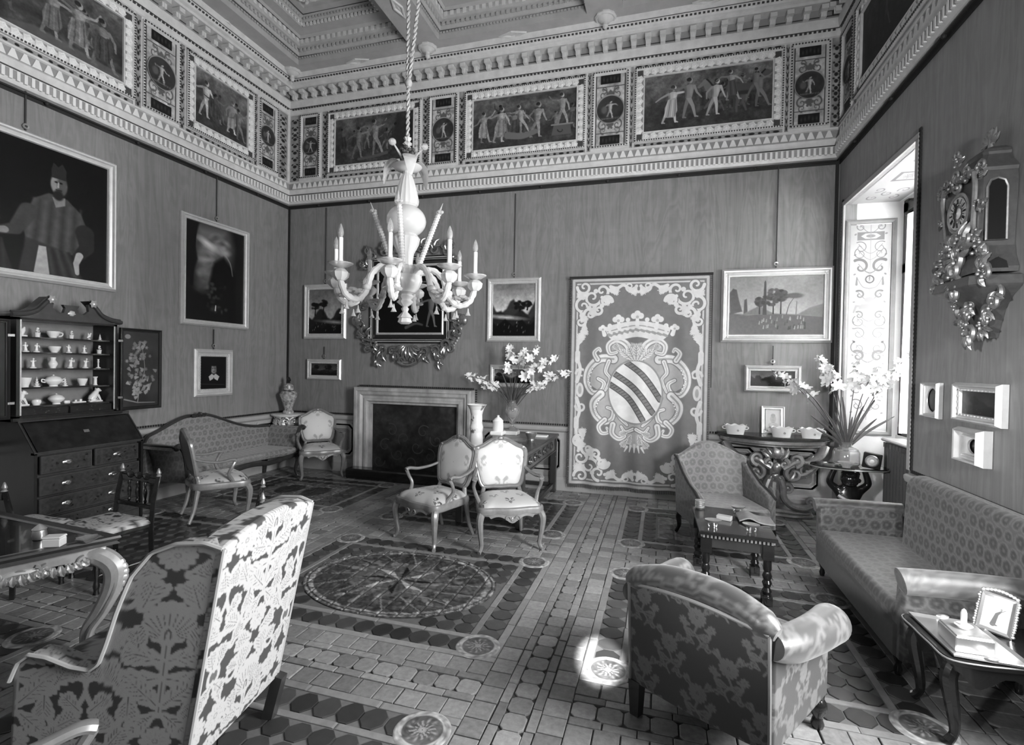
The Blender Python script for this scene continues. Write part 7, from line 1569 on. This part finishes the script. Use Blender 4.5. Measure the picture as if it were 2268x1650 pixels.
for (a, b) in (((1120, 730), (1400, 1010)), ((1060, 820), (1355, 1100)), ((1050, 905), (1290, 1150))):
    p.line(cr([U(*a), U((a[0]+b[0])/2+22, (a[1]+b[1])/2-22), U(*b)]), .028, .028, .30); p.line(cr([U(*a), U((a[0]+b[0])/2+22, (a[1]+b[1])/2-22), U(*b)]), .020, .020, .50)
    for k in range(16): t = k/16; x, y = a[0]+(b[0]-a[0])*t+22*4*t*(1-t)*1.0, a[1]+(b[1]-a[1])*t-22*4*t*(1-t); u = U(x, y); p.line([(u[0]-.009, u[1]-.002), (u[0]+.009, u[1]+.006)], .004, .003, .34)
p.a = sv*(1-ov)+p.a*ov
cb_ = lambda x, y: U(1243+x, y)
p.poly(cr([cb_(-205, 560), cb_(-185, 520), cb_(0, 488), cb_(185, 520), cb_(210, 560), cb_(150, 620), cb_(0, 595), cb_(-150, 620)], 5, True), .88, soft=1.5); p.line(cr([cb_(-190, 590), cb_(0, 548), cb_(195, 590)]), .006, .006, .60); p.line(cr([cb_(-195, 560), cb_(0, 518), cb_(200, 560)]), .005, .005, .62)
for k in range(-5, 6):
    x = k*36; y = 548+abs(x)*.14+(x/200)**2*12; p.line([cb_(x-9, y-4), cb_(x+9, y+4)], .012, .012, .62)
for (x, y, rr_) in ((0, 462, 34), (-125, 485, 32), (130, 485, 32), (-228, 545, 24), (240, 540, 24)):
    for k in range(3): a = PI/2+(k-1)*1.25; c0 = cb_(x+rr_*.7*math.cos(a), y-rr_*.7*math.sin(a)); p.ell(*c0, rr_*.6*sc_, rr_*.6*sc_, .9)
    p.line([cb_(x, y), cb_(x*.95, y+rr_*1.5)], .014, .02, .9); p.ell(*cb_(x, y), rr_*.3*sc_, rr_*.3*sc_, .7)
for (x, y) in ((-62, 480), (64, 480), (-182, 520), (186, 520)): p.ell(*cb_(x, y), 15*sc_, 15*sc_, .9); p.line([cb_(x, y), cb_(x, y+36)], .008, .014, .88)
for k in range(-2, 3): p.fleaf(*U(1240+k*16, 745), .075, .024, PI/2+k*-.42, .88, .52)
p.tex(60, .05, 4)
hg = thing('armorial_hanging', 'velvet wall hanging with a crowned coat of arms', 'tapestry', (-.315, YB-.085, .115))
M_VELVET = mat_vc('applique_velvet', .6, 1.0, sheen=.3, bump=.05, bscale=200)
fold = lambda x, z: -.012-.018*np.clip((2.75-z)/2.75, 0, 1)*(1+np.sin(x*11+.8*np.sin(z*1.2)))-.012*np.clip((2.6-z)/2.6, 0, 1)*np.sin(x*23+1)
HWD, HHT = 1.745, 2.765; canvas('cloth', p, HWD, HHT, M_VELVET, hg, z0=.0, bulge=fold)
mb = MB(); n = 80
for k in range(n):
    x = -HWD/2+(k+.5)*HWD/n; mb.box((x, float(fold(arr(x), arr(0.)))-.002, -.014), (.013, .008, .045))
    mb.box((x, -.014, HHT-.002), (.016, .012, .022))
for k in range(126):
    z = (k+.5)*HHT/126
    for sx in (-1, 1): mb.box((sx*(HWD/2+.006), float(fold(arr(sx*HWD/2), arr(z))), z), (.024, .008, .012))
mb.build('fringe', mat('dark_fringe', .10, .7, var=.5, vscale=60), hg, kind='stuff', smooth=False)
MB().box((0, -.010, HHT+.008), (HWD+.06, .024, .03)).build('hanging_rail', M_BRAID, hg, smooth=False)
MB().tube([(HWD/2+.022, -.02, HHT), (HWD/2+.03, -.02, 1.35)], .005, 6).build('pull_cord', M_BRAID, hg)

# ---- picture in a rococo frame behind the chandelier
M_SILVERED = mat('dark_silvered_wood', .34, .26, metal=.8, var=.5, vscale=18)
rf = thing('rococo_framed_picture', 'dark picture in a big carved rococo frame behind the chandelier', 'painting', (-3.645, YB-.004, 1.66))
p = Pic(1.12, 170, .06); p.tex(4, .5, 4); p.fig(.72, .45, .4, .26, 3); p.fig(.9, .1, .5, .34, 6, .1, None); p.line(cr([(.5, .08), (.66, .14), (.78, .12)]), .05, .03, .34, soft=3); p.a *= .85
def rfr(w, h, z0, pr, nm, m): return MB().rectframe(w, h, pr, z0).build(nm, m, rf, smooth=False)
rfr(1.34, 1.30, .34, [(0, 0), (0, .03), (.02, .035), (.03, .025), (.05, .025), (.06, .035), (.075, .03), (.08, .02), (.14, .02), (.15, .0)], 'ebony_frame', M_BLACK)
rfr(1.30, 1.26, .36, [(0, .03), (.004, .04), (.012, .04), (.016, .03)], 'silver_fillet', M_FRAME); rfr(1.24, 1.20, .39, [(0, .025), (.004, .034), (.010, .034), (.014, .025)], 'silver_fillet', M_FRAME)
rfr(1.115, 1.05, .47, [(0, .0), (0, .03), (.012, .038), (.024, .038), (.03, .02), (.034, .015)], 'inner_frame', M_FRAME); canvas('canvas', p, 1.06, .99, M_PAINT, rf, z0=.50, y=-.016)
R4 = random.Random(12)
def rocaille(cx, cz, s_, a, nm='carved_scroll', m=M_SILVERED, y=-.05, parent=rf):
    mb = MB(); f = R4.choice([-1, 1])
    cscroll(mb, (cx, cz), .075*s_, a, f*1.15, .026*s_, y); cscroll(mb, (cx+.09*s_*math.cos(a), cz+.09*s_*math.sin(a)), .05*s_, a+PI*.7, -f*1.1, .02*s_, y-.012)
    for k in range(4): leaf(mb, (cx+.03*s_*R4.uniform(-1, 1), cz+.03*s_*R4.uniform(-1, 1)), .16*s_*R4.uniform(.7, 1.1), .05*s_, a+R4.uniform(-1.6, 1.6), y, .05*s_, R4.uniform(-.5, .5))
    for k in range(3): mb.sph((cx+.07*s_*R4.uniform(-1, 1), y-.02, cz+.07*s_*R4.uniform(-1, 1)), .018*s_, 7, 5)
    return mb.build(nm, m, parent)
for sx in (-1, 1):
    for (x, z, s_, a) in ((.80, .62, 1.1, 1.2), (.78, .90, 1.0, 1.6), (.72, .46, 1.1, .5), (.60, .32, 1.2, -.6), (.44, .24, 1.15, -1.2), (.26, .22, 1.1, -2.2), (.50, .12, .95, -1.4), (.62, 1.68, 1.1, .8), (.40, 1.72, 1.1, 1.6), (.18, 1.74, 1.0, 2.2), (.72, 1.52, .9, .4)): rocaille(sx*x, z, s_, a if sx > 0 else PI-a)
    mb = MB(); pth = cr([(sx*.84, -.03, .56), (sx*.80, -.03, .42), (sx*.70, -.03, .28), (sx*.56, -.03, .19)], 8)
    for q in pth[::2]: mb.sph(q, (.016, .016, .018), 6, 4)
    mb.build('bead_string', M_FRAME, rf, kind='stuff'); MB().sph((sx*.88, -.06, .68), (.075, .05, .085), 10, 7).build('cabochon', M_SILVERED, rf)
mb = MB()
for k in range(-3, 4): leaf(mb, (k*.02, .32), .24-.02*abs(k), .08, -PI/2+k*.30, -.06, .06, .2*k/3)
cscroll(mb, (-.1, .08), .06, 0, 1.2, .024, -.06); cscroll(mb, (.1, .08), .06, PI, -1.2, .024, -.06); mb.tube(cr([(-.16, -.05, .06), (-.05, -.06, .015), (.05, -.06, .015), (.16, -.05, .06)], 6), .028, 8); mb.build('shell_apron', M_SILVERED, rf)
mb = MB()
for k in range(-3, 4): leaf(mb, (k*.02, 1.64), .20-.015*abs(k), .08, PI/2+k*.3, -.06, .06)
mb.build('shell_crest', M_SILVERED, rf)

# ---- bracket clock on the right wall
ckk = thing('bracket_clock', 'ornate gilt bracket clock with roman dial high on the right wall', 'clock', (XR-.004, 3.86, 1.90), -PI/2)
# local x = -Y (towards the viewer), -y = into the room
M_BOULLE = mat('brass_marquetry', .13, .35, metal=.5, var=.35, vscale=30); M_ORM = mat('ormolu', .38, .42, metal=.8, var=.45, vscale=30)
def zsweep(rows, nm, m, par=ckk, ang=30, n=1):     # rows: (z, half width, y front)
    P = []
    for (z, hw, yf) in rows: c = min(hw, -yf)*.18; P.append([(-hw, 0, z), (-hw, yf+c, z), (-hw+c, yf, z), (hw-c, yf, z), (hw, yf+c, z), (hw, 0, z)])
    mb = MB().grid(arr(P), cv=True, flip=True); mb.add(P[0], [[5, 4, 3, 2, 1, 0]]); mb.add(P[-1], [[0, 1, 2, 3, 4, 5]]); return mb.build(nm, m, par, ang=ang)
zsweep([(.02, .03, -.04), (.10, .06, -.07), (.20, .10, -.10), (.27, .17, -.16), (.31, .235, -.23), (.325, .245, -.24), (.375, .24, -.235), (.385, .22, -.22)], 'bracket', M_BOULLE)
zsweep([(.40, .20, -.20), (.43, .205, -.205), (.50, .175, -.185), (.56, .165, -.18)], 'plinth', M_BOULLE)
zsweep([(.56, .160, -.185), (.70, .165, -.19), (.85, .175, -.20), (.95, .178, -.20), (1.0, .172, -.195), (1.02, .15, -.17)], 'case', M_BOULLE)
zsweep([(1.00, .175, -.20), (1.02, .18, -.205), (1.04, .165, -.19), (1.08, .125, -.15), (1.12, .105, -.13), (1.135, .11, -.135), (1.155, .10, -.125), (1.18, .06, -.08), (1.185, .05, -.07)], 'domed_top', M_BOULLE)
MB().prism([(-.0, 0)]+[(0, 0)][:0]+[(.0, .3), (.075, .38), (.15, .38), (.15, 0)][1:], -.1, -.1001) if False else None
mb = MB(); q = [(.05, .59), (.05, .90), (.065, .94), (.10, .955), (.135, .94), (.15, .90), (.15, .59)]; P = arr([[(.176, -y, z) for y, z in q], [(.181, -y, z) for y, z in q]]); mb.add([(.1795, -y, z) for y, z in q], [list(range(len(q)))]); mb.build('side_window', M_BLACK, ckk, smooth=False)
MB().tube([(.18, -y, z) for y, z in q], .008, 6, closed=True).build('window_moulding', M_ORM, ckk)
mb = MB(); q = [(.05, .42), (.06, .46), (.10, .485), (.14, .46), (.15, .42)]; mb.add([(.205, -y, z) for y, z in q], [list(range(len(q)))]); mb.build('plinth_arch', M_BLACK, ckk, smooth=False)
dl = MB().lathe([(.001, 0), (.125, 0), (.125, .012), (.112, .018), (.104, .008), (.001, .006)], 40, (0, -.198, .80), R=rotx(PI/2)).build('dial', M_GILT_D, ckk); M_ENAM = mat('enamel', .75, .25)
MB().lathe([(.001, 0), (.034, .002), (.001, .012)], 24, (0, -.206, .80), R=rotx(PI/2)).build('dial_centre', M_ENAM, dl)
nums = ['XII', 'I', 'II', 'III', 'IIII', 'V', 'VI', 'VII', 'VIII', 'IX', 'X', 'XI']; seg = {'I': [[(0, -1), (0, 1)]], 'V': [[(-.55, 1), (0, -1)], [(.55, 1), (0, -1)]], 'X': [[(-.55, 1), (.55, -1)], [(-.55, -1), (.55, 1)]]}; wd_ = {'I': .55, 'V': 1.2, 'X': 1.2}
for i, s_ in enumerate(nums):
    a = PI/2-i*PI/6; R_ = arr([[math.cos(a-PI/2), -math.sin(a-PI/2)], [math.sin(a-PI/2), math.cos(a-PI/2)]]); mb = MB()
    pl = arr([(-.018, .052), (.018, .052), (.024, .096), (-.024, .096)]) @ R_.T
    mb.add([(x, -.2105, .80+z) for x, z in pl], [[0, 1, 2, 3]]); mb.build('numeral_cartouche', M_ENAM, dl, smooth=False)
    mb = MB(); tw = sum(wd_[c] for c in s_); k = min(.0075, .030/tw); x0 = -tw/2*k
    for c in s_:
        for l in seg[c]:
            pts = [(arr([x0+wd_[c]*k/2+px*k*.9, .074+pz*.016]) @ R_.T) for px, pz in l]; mb.tube([(q_[0], -.2115, .80+q_[1]) for q_ in pts], .0019, 5)
        x0 += wd_[c]*k
    mb.build('numeral', M_BLACK, dl, kind='stuff')
MB().tube([(0, -.222, .795), (.004, -.222, .83), (0, -.222, .865)], [.004, .006, .001], 6).build('hour_hand', M_BLACK, dl); MB().tube([(0, -.224, .805), (.0, -.224, .76), (.005, -.224, .705)], [.004, .004, .001], 6).build('minute_hand', M_BLACK, dl)
for sx in (-1, 1):
    MB().tube(cr([(sx*.165, -.195, .56), (sx*.15, -.20, .68), (sx*.165, -.205, .80), (sx*.18, -.21, .92), (sx*.165, -.21, 1.0)], 6), .014, 7).build('corner_mount', M_ORM, ckk)
    for (x, z, s_, a) in ((.19, .98, .6, .8), (.19, .80, .5, 0), (.16, .62, .6, -.6), (.21, .52, .7, -1.0), (.24, .40, .7, -.4), (.20, .28, .7, -1.6), (.12, .18, .7, -1.4), (.08, .08, .55, -1.6)): rocaille(sx*x, z, s_, a if sx > 0 else PI-a, 'ormolu_mount', M_ORM, -.19 if z > .3 else -.10, ckk)
for (x, z, s_, a) in ((0, .62, .7, -1.5), (-.05, .58, .8, 2.5), (.06, .58, .9, .5), (0, .52, .9, -1.6), (0, .97, .7, 1.5), (-.09, .99, .5, 2.2), (.09, .99, .5, .9), (0, .36, .8, -1.5), (0, .22, .7, -1.5), (0, .06, .7, -1.6), (0, 1.12, .5, 1.5)): rocaille(x, z, s_, a, 'ormolu_mount', M_ORM, -.21 if z > .3 else -.13, ckk)
mb = MB(); mb.tube([(0, -.05, 1.18), (0, -.05, 1.22), (.01, -.05, 1.27)], [.02, .012, .014], 8); mb.sph((.01, -.05, 1.29), .018, 8, 6)
for k in range(6): leaf(mb, (0, 1.22), .10, .05, PI/2+(k-2.5)*.55, -.05, .02)
mb.build('finial_figure', M_ORM, ckk)
# ================================================================ CHANDELIER
M_MURANO = mat('murano_glass', .70, .2, trans=.45, ior=1.3, spec=.6); M_MUR2 = mat('clear_murano', .8, .08, trans=.72, ior=1.25); M_CANDLE = mat('candle_sleeve', .7, .4); M_BULB = mat('clear_bulb', .7, .05, trans=.75, ior=1.2); M_ROPE = mat('twisted_cord', .30, .6, var=.4, vscale=60)
chn = thing('glass_chandelier', 'white blown-glass chandelier with candle arms hanging from a cord', 'chandelier', (-1.93, 3.57, 0))
def twist(p0, p1, r, n=60):
    p0, p1 = arr(p0), arr(p1); t = np.linspace(0, 1, n); L = np.linalg.norm(p1-p0); mb = MB(); 
    for k in range(2): a = t*L*2*PI/.09+k*PI; mb.tube((1-t)[:, None]*p0+t[:, None]*p1+np.column_stack([np.cos(a), np.sin(a), 0*a])*r*.55, r*.62, 5)
    return mb
twist((0, 0, 3.42), (0, 0, 3.86), .014, 60).build('cord', M_ROPE, chn); MB().sph((0, 0, 3.87), (.03, .03, .035), 10, 7).build('knot', M_ROPE, chn)
for sx, x1 in ((-1, -.02), (1, .32)): twist((sx*.006, 0, 3.88), (x1, 0, 6.55), .014, 240).build('suspension_rope', M_ROPE, chn)
MB().lathe([(.001, 3.36), (.03, 3.37), (.012, 3.385), (.036, 3.40), (.015, 3.42), (.03, 3.445), (.001, 3.46)], 14, lobes=7, lamp=.1).build('finial', M_MURANO, chn)
MB().lathe([(.001, 3.17), (.02, 3.18), (.09, 3.20), (.115, 3.225), (.09, 3.24), (.03, 3.25), (.012, 3.27), (.010, 3.38), (.001, 3.38)], 24).build('top_dish', M_MURANO, chn)
MB().lathe([(.001, 2.90), (.06, 2.905), (.088, 2.93), (.092, 2.96), (.075, 3.05), (.05, 3.13), (.03, 3.17), (.035, 3.19), (.001, 3.20)], 48, lobes=16, lamp=.025).build('pear_knop', M_MURANO, chn)
MB().sph((0, 0, 2.805), (.152, .152, .125), 26, 16).build('globe_knop', M_MURANO, chn)
MB().lathe([(.001, 2.45), (.05, 2.46), (.06, 2.55), (.095, 2.62), (.105, 2.67), (.08, 2.705), (.001, 2.71)], 48, lobes=16, lamp=.025).build('lower_knop', M_MURANO, chn)
MB().lathe([(.001, 2.235), (.06, 2.24), (.10, 2.28), (.125, 2.34), (.12, 2.38), (.145, 2.42), (.14, 2.44), (.07, 2.46), (.001, 2.46)], 28, lobes=14, lamp=.03).build('arm_cup', M_MURANO, chn)
MB().lathe([(.001, 2.005), (.03, 2.005), (.055, 2.02), (.045, 2.05), (.06, 2.055), (.035, 2.085), (.02, 2.10), (.03, 2.125), (.018, 2.14), (.04, 2.155), (.065, 2.175), (.045, 2.195), (.07, 2.215), (.05, 2.235), (.085, 2.25), (.001, 2.255)], 20, lobes=8, lamp=.08).build('pendant_finial', M_MURANO, chn)
def polar(a, r, z): return (r*math.cos(a), r*math.sin(a), z)
for i in range(8):
    a = i*PI/4+.30; dz = .0
    p = cr([polar(a, .10, 2.40), polar(a, .20, 2.43), polar(a, .29, 2.36), polar(a, .33, 2.24), polar(a, .40, 2.16), polar(a, .49, 2.18), polar(a, .535, 2.27), polar(a, .54, 2.34)], 6); n = len(p)
    rr_ = .020+.006*np.abs(np.sin(np.arange(n)*1.05)); am = MB().tube(p, rr_, 9).build('arm', M_MURANO, chn)
    MB().lathe([(.001, 2.27), (.03, 2.275), (.055, 2.30), (.06, 2.33), (.035, 2.355), (.02, 2.36), (.001, 2.362)], 16, polar(a, .54, 0), lobes=8, lamp=.06).build('candle_cup', M_MURANO, am)
    MB().lathe([(.012, 2.362), (.05, 2.368), (.088, 2.39), (.09, 2.396), (.05, 2.376), (.012, 2.37), (.012, 2.362)], 22, polar(a, .54, 0)).build('drip_pan', M_MUR2, am)
    MB().lathe([(.001, 2.365), (.025, 2.37), (.02, 2.40), (.0165, 2.43), (.0165, 2.575), (.001, 2.578)], 12, polar(a, .54, 0)).build('candle', M_CANDLE, am)
    MB().lathe([(.001, 2.575), (.014, 2.578), (.021, 2.605), (.017, 2.635), (.008, 2.66), (.001, 2.675)], 12, polar(a, .54, 0)).build('bulb', M_BULB, am)
    for (rr2, zz) in ((.40, 2.10), (.49, 2.12)):
        MB().lathe([(.001, 0), (.022, 0), (.018, .008), (.008, .03), (.004, .055), (.001, .056)], 9, polar(a, rr2, zz-.04)).build('drop', M_MUR2, am)
    MB().sph(polar(a, .335, 2.25), (.034, .034, .028), 10, 7).build('arm_bead', M_MURANO, am)
    fm = MB()
    for k in range(6):
        a2 = k*PI/3; b = polar(a, .44, 2.20); fm.sph((b[0]+.042*math.cos(a2), b[1]+.042*math.sin(a2), b[2]+.012+.01*(k % 2)), (.036, .036, .014), 7, 4)
    fm.build('glass_flower', M_MUR2, am)
for i in range(4):
    a = i*PI/2+.28; p0, p1 = arr(polar(a, .09, 2.42)), arr(polar(a, .25, 2.86)); m = 44; t = np.linspace(0, 1, m); P = p0+(p1-p0)*t[:, None]
    sp_ = MB().tube(P, .016+.006*np.abs(np.sin(np.arange(m)*1.571)), 8).build('spire', M_MURANO, chn); tip = p1+(p1-p0)*.06; fm = MB()
    for k in range(4): fm.sph(tuple(tip+arr([.018*math.cos(k*PI/2), .018*math.sin(k*PI/2), -.01])), .014, 7, 5)
    fm.tube([tuple(p1), tuple(p1+(p1-p0)*.2)], [.012, .001], 7); fm.build('spire_tip', M_MUR2, sp_)
for i in range(6):
    a = i*PI/3+.1; up = i % 2 == 0
    if up: p = cr([polar(a, .03, 3.24), polar(a, .07, 3.30), polar(a, .13, 3.36)], 6); r_ = np.linspace(.009, .007, len(p)); mb = MB().tube(p, r_, 7); mb.sph(polar(a, .14, 3.37), (.03, .03, .026), 8, 6)
    else: p = cr([polar(a, .04, 3.24), polar(a, .10, 3.28), polar(a, .17, 3.22), polar(a, .19, 3.10)], 8); s_ = np.linspace(0, 1, len(p)); mb = MB().tube(p, .012+.042*np.sin(PI*s_)**1.2, 8, el=(1, .18), up=(math.cos(a), math.sin(a), .2))
    mb.build('glass_leaf' if not up else 'glass_bud', M_MUR2, chn)
mb = MB()
for k in range(26): a = k*2.4; z = 3.27+.004*k; mb.sph((.045*math.cos(a), .045*math.sin(a), z), (.018, .018, .014), 6, 4)
mb.build('dark_tassel', mat('tassel', .05, .8), chn, kind='stuff')

# ================================================================ FLOWERS
M_PETAL = mat('white_petal', .82, .6); M_STEM = mat('dark_leaf', .075, .45, var=.3, vscale=20); M_VGLASS = mat('vase_glass', .92, .05, trans=.9, ior=1.45)
def petalblossom(mb, c, d, s_, g):
    """open gladiolus floret: six ruffled petals round direction d"""
    d = arr(d); d /= np.linalg.norm(d); u = np.cross(d, (0, 0, 1)); u /= np.linalg.norm(u)+1e-9; v = np.cross(u, d)
    for k in range(6):
        a = k*PI/3+g.uniform(-.2, .2); rad = math.cos(a)*u+math.sin(a)*v; tan = -math.sin(a)*u+math.cos(a)*v; P = []
        for t in (0, .35, .7, 1.0):
            w = s_*(.10+.42*math.sin(PI*min(t*.75+.12, 1))); o = arr(c)+d*s_*(.75*t-.35*t*t)+rad*s_*(.25*t+.62*t*t); P.append([o-tan*w*.5-d*s_*.04*t, o+d*s_*.06*t*g.uniform(-1, 1), o+tan*w*.5-d*s_*.04*t])
        mb.grid(arr(P))
def gladiolus(base, mid, tip, nb, label, seed, scale=1.0, group=None):
    g = random.Random(seed); t = thing('gladiolus', label, 'flower', base, 0, group); b = arr(base); p = cr([b, mid, tip], 12)-b; n = len(p)
    MB().tube(p, np.linspace(.006, .0025, n), 6).build('stem', M_STEM, t)
    tip_dir = (p[-1]-p[-4]); tip_dir /= np.linalg.norm(tip_dir)
    for i in range(nb):
        f = .60+.34*i/max(nb-1, 1); k = int(f*(n-1)); c = p[k]; a = i*2.3+seed; side = np.cross(tip_dir, (math.cos(a), math.sin(a), .3)); side /= np.linalg.norm(side)+1e-9; s_ = scale*(.088-.034*i/max(nb-1, 1)); mb = MB(); petalblossom(mb, c+side*.012, side+tip_dir*.7, s_, g); mb.build('blossom', M_PETAL, t, ang=80)
    for i in range(4): q = p[min(n-1, int((.93+.02*i)*(n-1)))]; mb = MB(); mb.sph(tuple(q), (.010-.0015*i,)*3, 6, 4); mb.build('bud', M_PETAL if i < 2 else M_STEM, t)
    return t
def blade(base, mid, tip, w, parent):
    p = cr([base, mid, tip], 8); n = len(p); t = np.linspace(0, 1, n); d = np.gradient(p, axis=0); s_ = np.cross(d, (.3, 1, .1)); s_ /= np.linalg.norm(s_, axis=1)[:, None]+1e-9; ww = w*np.sin(PI*np.clip(t*.85+.12, 0, 1))**.7
    P = np.stack([p-s_*ww[:, None]*.5, p+arr([0, -.004, 0]), p+s_*ww[:, None]*.5], 1); MB().grid(P).grid(P[:, ::-1]+arr([0, .002, 0])).build('leaf_blade', M_STEM, parent)
# vase on the desk
V1 = (-1.90, 6.50, DH); v1 = thing('glass_flower_vase', 'cut-glass urn vase of gladioli on the far end of the desk', 'vase', V1)
MB().bbox((0, 0, .035), (.15, .15, .07), .008).lathe([(.001, .06), (.06, .07), (.05, .09), (.018, .11), (.016, .13), (.045, .17), (.085, .26), (.095, .32), (.085, .37), (.06, .41), (.055, .44), (.075, .46), (.068, .46), (.048, .43), (.07, .37), (.08, .32), (.07, .25), (.001, .17)], 28, lobes=14, lamp=.03).build('vase_body', M_VGLASS, v1, ang=40); MB().bbox((0, 0, .025), (.17, .17, .05), .006).build('plinth', M_WHITE, v1)
B1 = arr(V1)+arr([0, 0, .30]); G1 = 'white gladioli in the urn vase on the desk'
S1 = [((1045, 832), 1.0), ((1078, 852), .9), ((1135, 768), 1.0), ((1132, 815), .8), ((1166, 772), .9), ((1195, 768), .9), ((1240, 788), 1.0), ((1190, 815), .9), ((1265, 822), 1.0), ((1207, 850), .8)]
TIP1 = [(-2.52, 1.55), (-2.32, 1.42), (-1.93, 1.98), (-1.96, 1.72), (-1.74, 1.92), (-1.55, 1.95), (-1.27, 1.84), (-1.56, 1.68), (-1.10, 1.62), (-1.45, 1.45)]
NM1 = ['farthest left, low', 'short one lower left', 'tall upright one', 'shorter one beside the upright', 'right of the upright one', 'tall one leaning right', 'long one leaning far right', 'short one in the right middle', 'lowest long one pointing right', 'short low one right']
for k, (x, z) in enumerate(TIP1):
    yy = 6.50-.10+.03*((k*5) % 7)-.08; mid = ((V1[0]*.55+x*.45), 6.5*.6+yy*.4, (B1[2]+.12)*.45+z*.55+.06); gladiolus(tuple(B1), mid, (x, yy, z), 8 if k % 2 == 0 else 6, 'white gladiolus in the desk vase, '+NM1[k], 40+k, 1.0, G1)
fo = thing('gladiolus_leaves', 'dark sword-shaped leaves among the gladioli in the desk vase', 'leaves', tuple(B1))
for k in range(9):
    a = (-.8, -.62, -.3, -.12, .1, .28, .5, .7, .9)[k]; L = .26+.18*((k*7) % 5)/4; blade((0, 0, 0), (math.sin(a)*L*.4, -.02*(k % 3), .12+math.cos(a)*L*.4), (math.sin(a)*L, -.03*(k % 3), .10+math.cos(a)*L*.95), .026, fo)
# vase on the putto table
V2 = (1.90, 6.20, PZ); v2 = thing('glass_jar_vase', 'wide clear glass jar of gladioli on the putto table', 'vase', V2)
MB().lathe([(.001, .004), (.11, .004), (.125, .02), (.125, .14), (.11, .175), (.05, .20), (.048, .235), (.065, .25), (.058, .25), (.04, .23), (.044, .195), (.105, .165), (.117, .14), (.117, .025), (.001, .012)], 32).build('vase_body', M_VGLASS, v2, ang=40)
B2 = arr(V2)+arr([0, 0, .17]); G2 = 'white gladioli in the glass jar by the window'
TIP2 = [(1.14, 6.12, 1.70), (1.30, 6.05, 1.62), (1.60, 6.15, 1.86), (1.68, 6.05, 1.76), (1.98, 6.15, 1.80), (2.10, 6.05, 1.74), (2.22, 6.10, 1.70), (2.44, 6.10, 1.92), (2.40, 6.2, 1.78)]
NM2 = ['longest, far left', 'second long one at left', 'tall one left of centre', 'drooping one left of centre', 'one in front of the painted reveal', 'full bloom before the reveal', 'right of the full bloom', 'longest, crossing the window', 'shorter, by the window']
for k, (x, yy, z) in enumerate(TIP2):
    mid = (V2[0]*.5+x*.5, V2[1]*.5+yy*.5, B2[2]*.42+z*.58+.05); gladiolus(tuple(B2), mid, (x, yy, z), 9 if k % 2 == 0 else 7, 'white gladiolus in the glass jar, '+NM2[k], 80+k, 1.05, G2)
fo = thing('gladiolus_leaves', 'dark sword-shaped leaves among the gladioli in the glass jar', 'leaves', tuple(B2))
for k in range(10):
    a = (-.95, -.78, -.55, -.3, -.1, .08, .3, .42, .62, .85)[k]; L = .36+.28*((k*7) % 5)/4; blade((0, 0, 0), (math.sin(a)*L*.42, -.02*(k % 3), math.cos(a)*L*.5), (math.sin(a)*L, -.03*(k % 3), math.cos(a)*L*.98), .028, fo)
